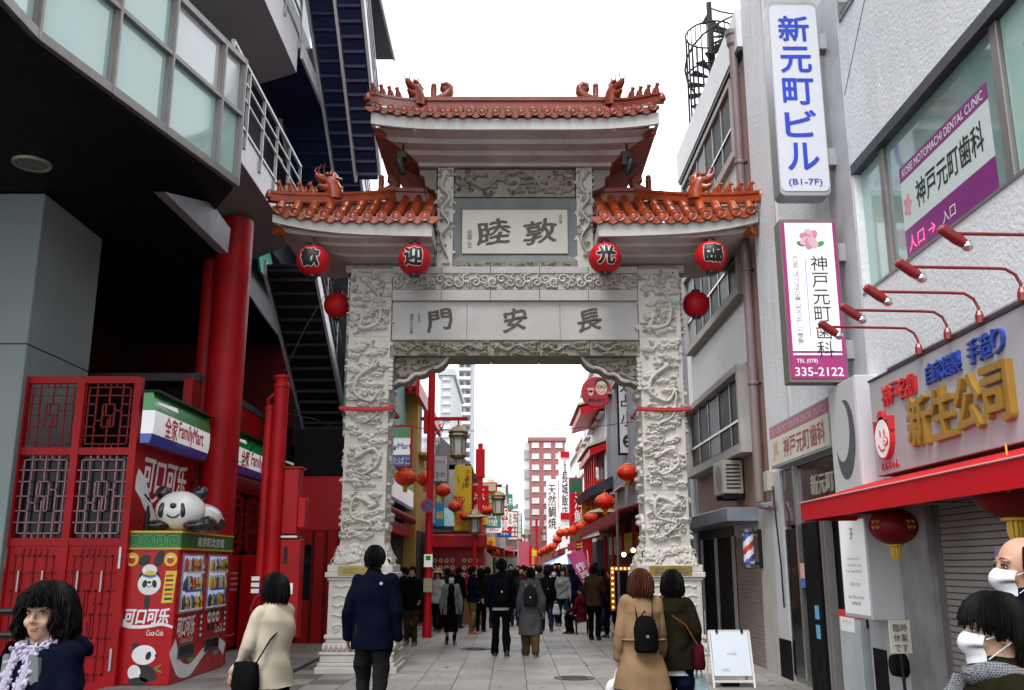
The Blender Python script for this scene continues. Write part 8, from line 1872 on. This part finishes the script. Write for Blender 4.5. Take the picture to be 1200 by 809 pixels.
# ---- the crowd further down the street
crowd = [(463, 752, 'black', BLACKC, CHARC, 'short', 185, 'person in black half behind the left column'), (472, 750, 'dark', NAVYC, DENIM, 'short', 90, 'person in navy behind the man with brown trousers'), (512, 741, 'white', WHITEC, BLACKC, 'bob', 170, 'person in white with straw hat by the menu stall'), (523, 738, 'grey', CHARC, BLACKC, 'short', 20, 'man in charcoal behind the masked woman'), (537, 737, 'black', BLACKC, DENIM, 'short', -40, 'person in black at the stall counter'), (563, 741, 'black', BLACKC, BLACKC, 'bob', -10, 'woman in black right of the tan trousers man'), (571, 737, 'navy', NAVYC, DENIM, 'short', 10, 'person in navy just left of the centre backpack'), (604, 735, 'dark', CHARC, DENIM, 'bob', 0, 'person in charcoal between the two backpacks'), (611, 733, 'wine', WINE, BLACKC, 'short', 180, 'person in wine red between the two backpacks'),
         (650, 733, 'black', BLACKC, BLACKC, 'short', 170, 'person in black left of the grey sweater woman'), (648, 728, 'white', WHITEC, DENIM, 'bob', 185, 'far woman in white in the street'), (671, 731, 'navy', NAVYC, BLACKC, 'short', 10, 'person in navy beside the blue umbrella'), (677, 727, 'black', BLACKC, CHARC, 'short', 200, 'person in black at the far right stall'), (632, 724, 'grey', GREYC, DENIM, 'short', 0, 'far person in grey left of the street centre'), (718, 748, 'black', BLACKC, BLACKC, 'short', 60, 'person in black beside the lit frame sign'), (728, 745, 'brown', BROWNC, DENIM, 'bob', 30, 'person in brown under the right canopy'), (706, 741, 'black', BLACKC, DENIM, 'bob', -60, 'woman in black behind the brown jacket man')]
CP = {}
for i, (u, v, nm, cm, lm, hs, ang, lab) in enumerate(crowd):
    p = person(lab, gp(u, v), R(ang), 1.44+.12*random.random(), 'jacket', cm, lm, hs, HAIR_K, hs == 'bob', .80, random.uniform(.04, .18), ((.1, .5, .12), (-.1, .4, .12)), fine=.020, seed=200+i, nh=30, group='shoppers in the crowd', mask=(i % 3 == 0))
    if 'hat' in lab: add(p, MB().lathe([(.17, -.0), (.165, .012), (.09, .018), (.085, .09), (.0, .10)], tuple(p['hc']+Vector((0, 0, .07))), 16), 'straw_hat', mat('straw', (.45, .33, .16), .7))
    CP[i] = p
def copy_person(src, pos, rz, label, top_m, s):
    o = copy_tree(src['t']); o.location = pos; o.rotation_euler = (0, 0, rz); o.scale = (s, s, s); o['label'] = label
    for c_ in o.children:
        if c_.name.startswith('jacket'): c_.data = c_.data.copy(); c_.data.materials.clear(); c_.data.materials.append(top_m)
cc = random.Random(8); cols = [('black', BLACKC), ('navy', NAVYC), ('charcoal', CHARC), ('grey', GREYC), ('white', WHITEC), ('brown', BROWNC), ('wine red', WINE), ('tan', TANC), ('light grey', LGREY)]
seen = set()
for i in range(40):
    Y = 29+i*1.0; x = street_x(Y)+cc.uniform(-.9, 2.7); o_ = cc.randrange(9); where = 'left' if x < street_x(Y)+.3 else ('right' if x > street_x(Y)+1.6 else 'middle')
    for q in range(9):
        nm, m_ = cols[(o_+q) % 9]; lab = 'distant shopper in %s, %s part of the street, %s' % (nm, where, ('foremost', 'near the front', 'halfway back', 'far back', 'at the very back')[min(4, i//8)])
        if lab not in seen: break
    seen.add(lab)
    copy_person(CP[cc.choice((3, 4, 5, 7, 8, 11, 13))], (x, Y, 0), R(cc.choice((0, 0, 180))+cc.uniform(-25, 25)), lab, m_, cc.uniform(.95, 1.12))
bpy.data.scenes.remove(TMP)
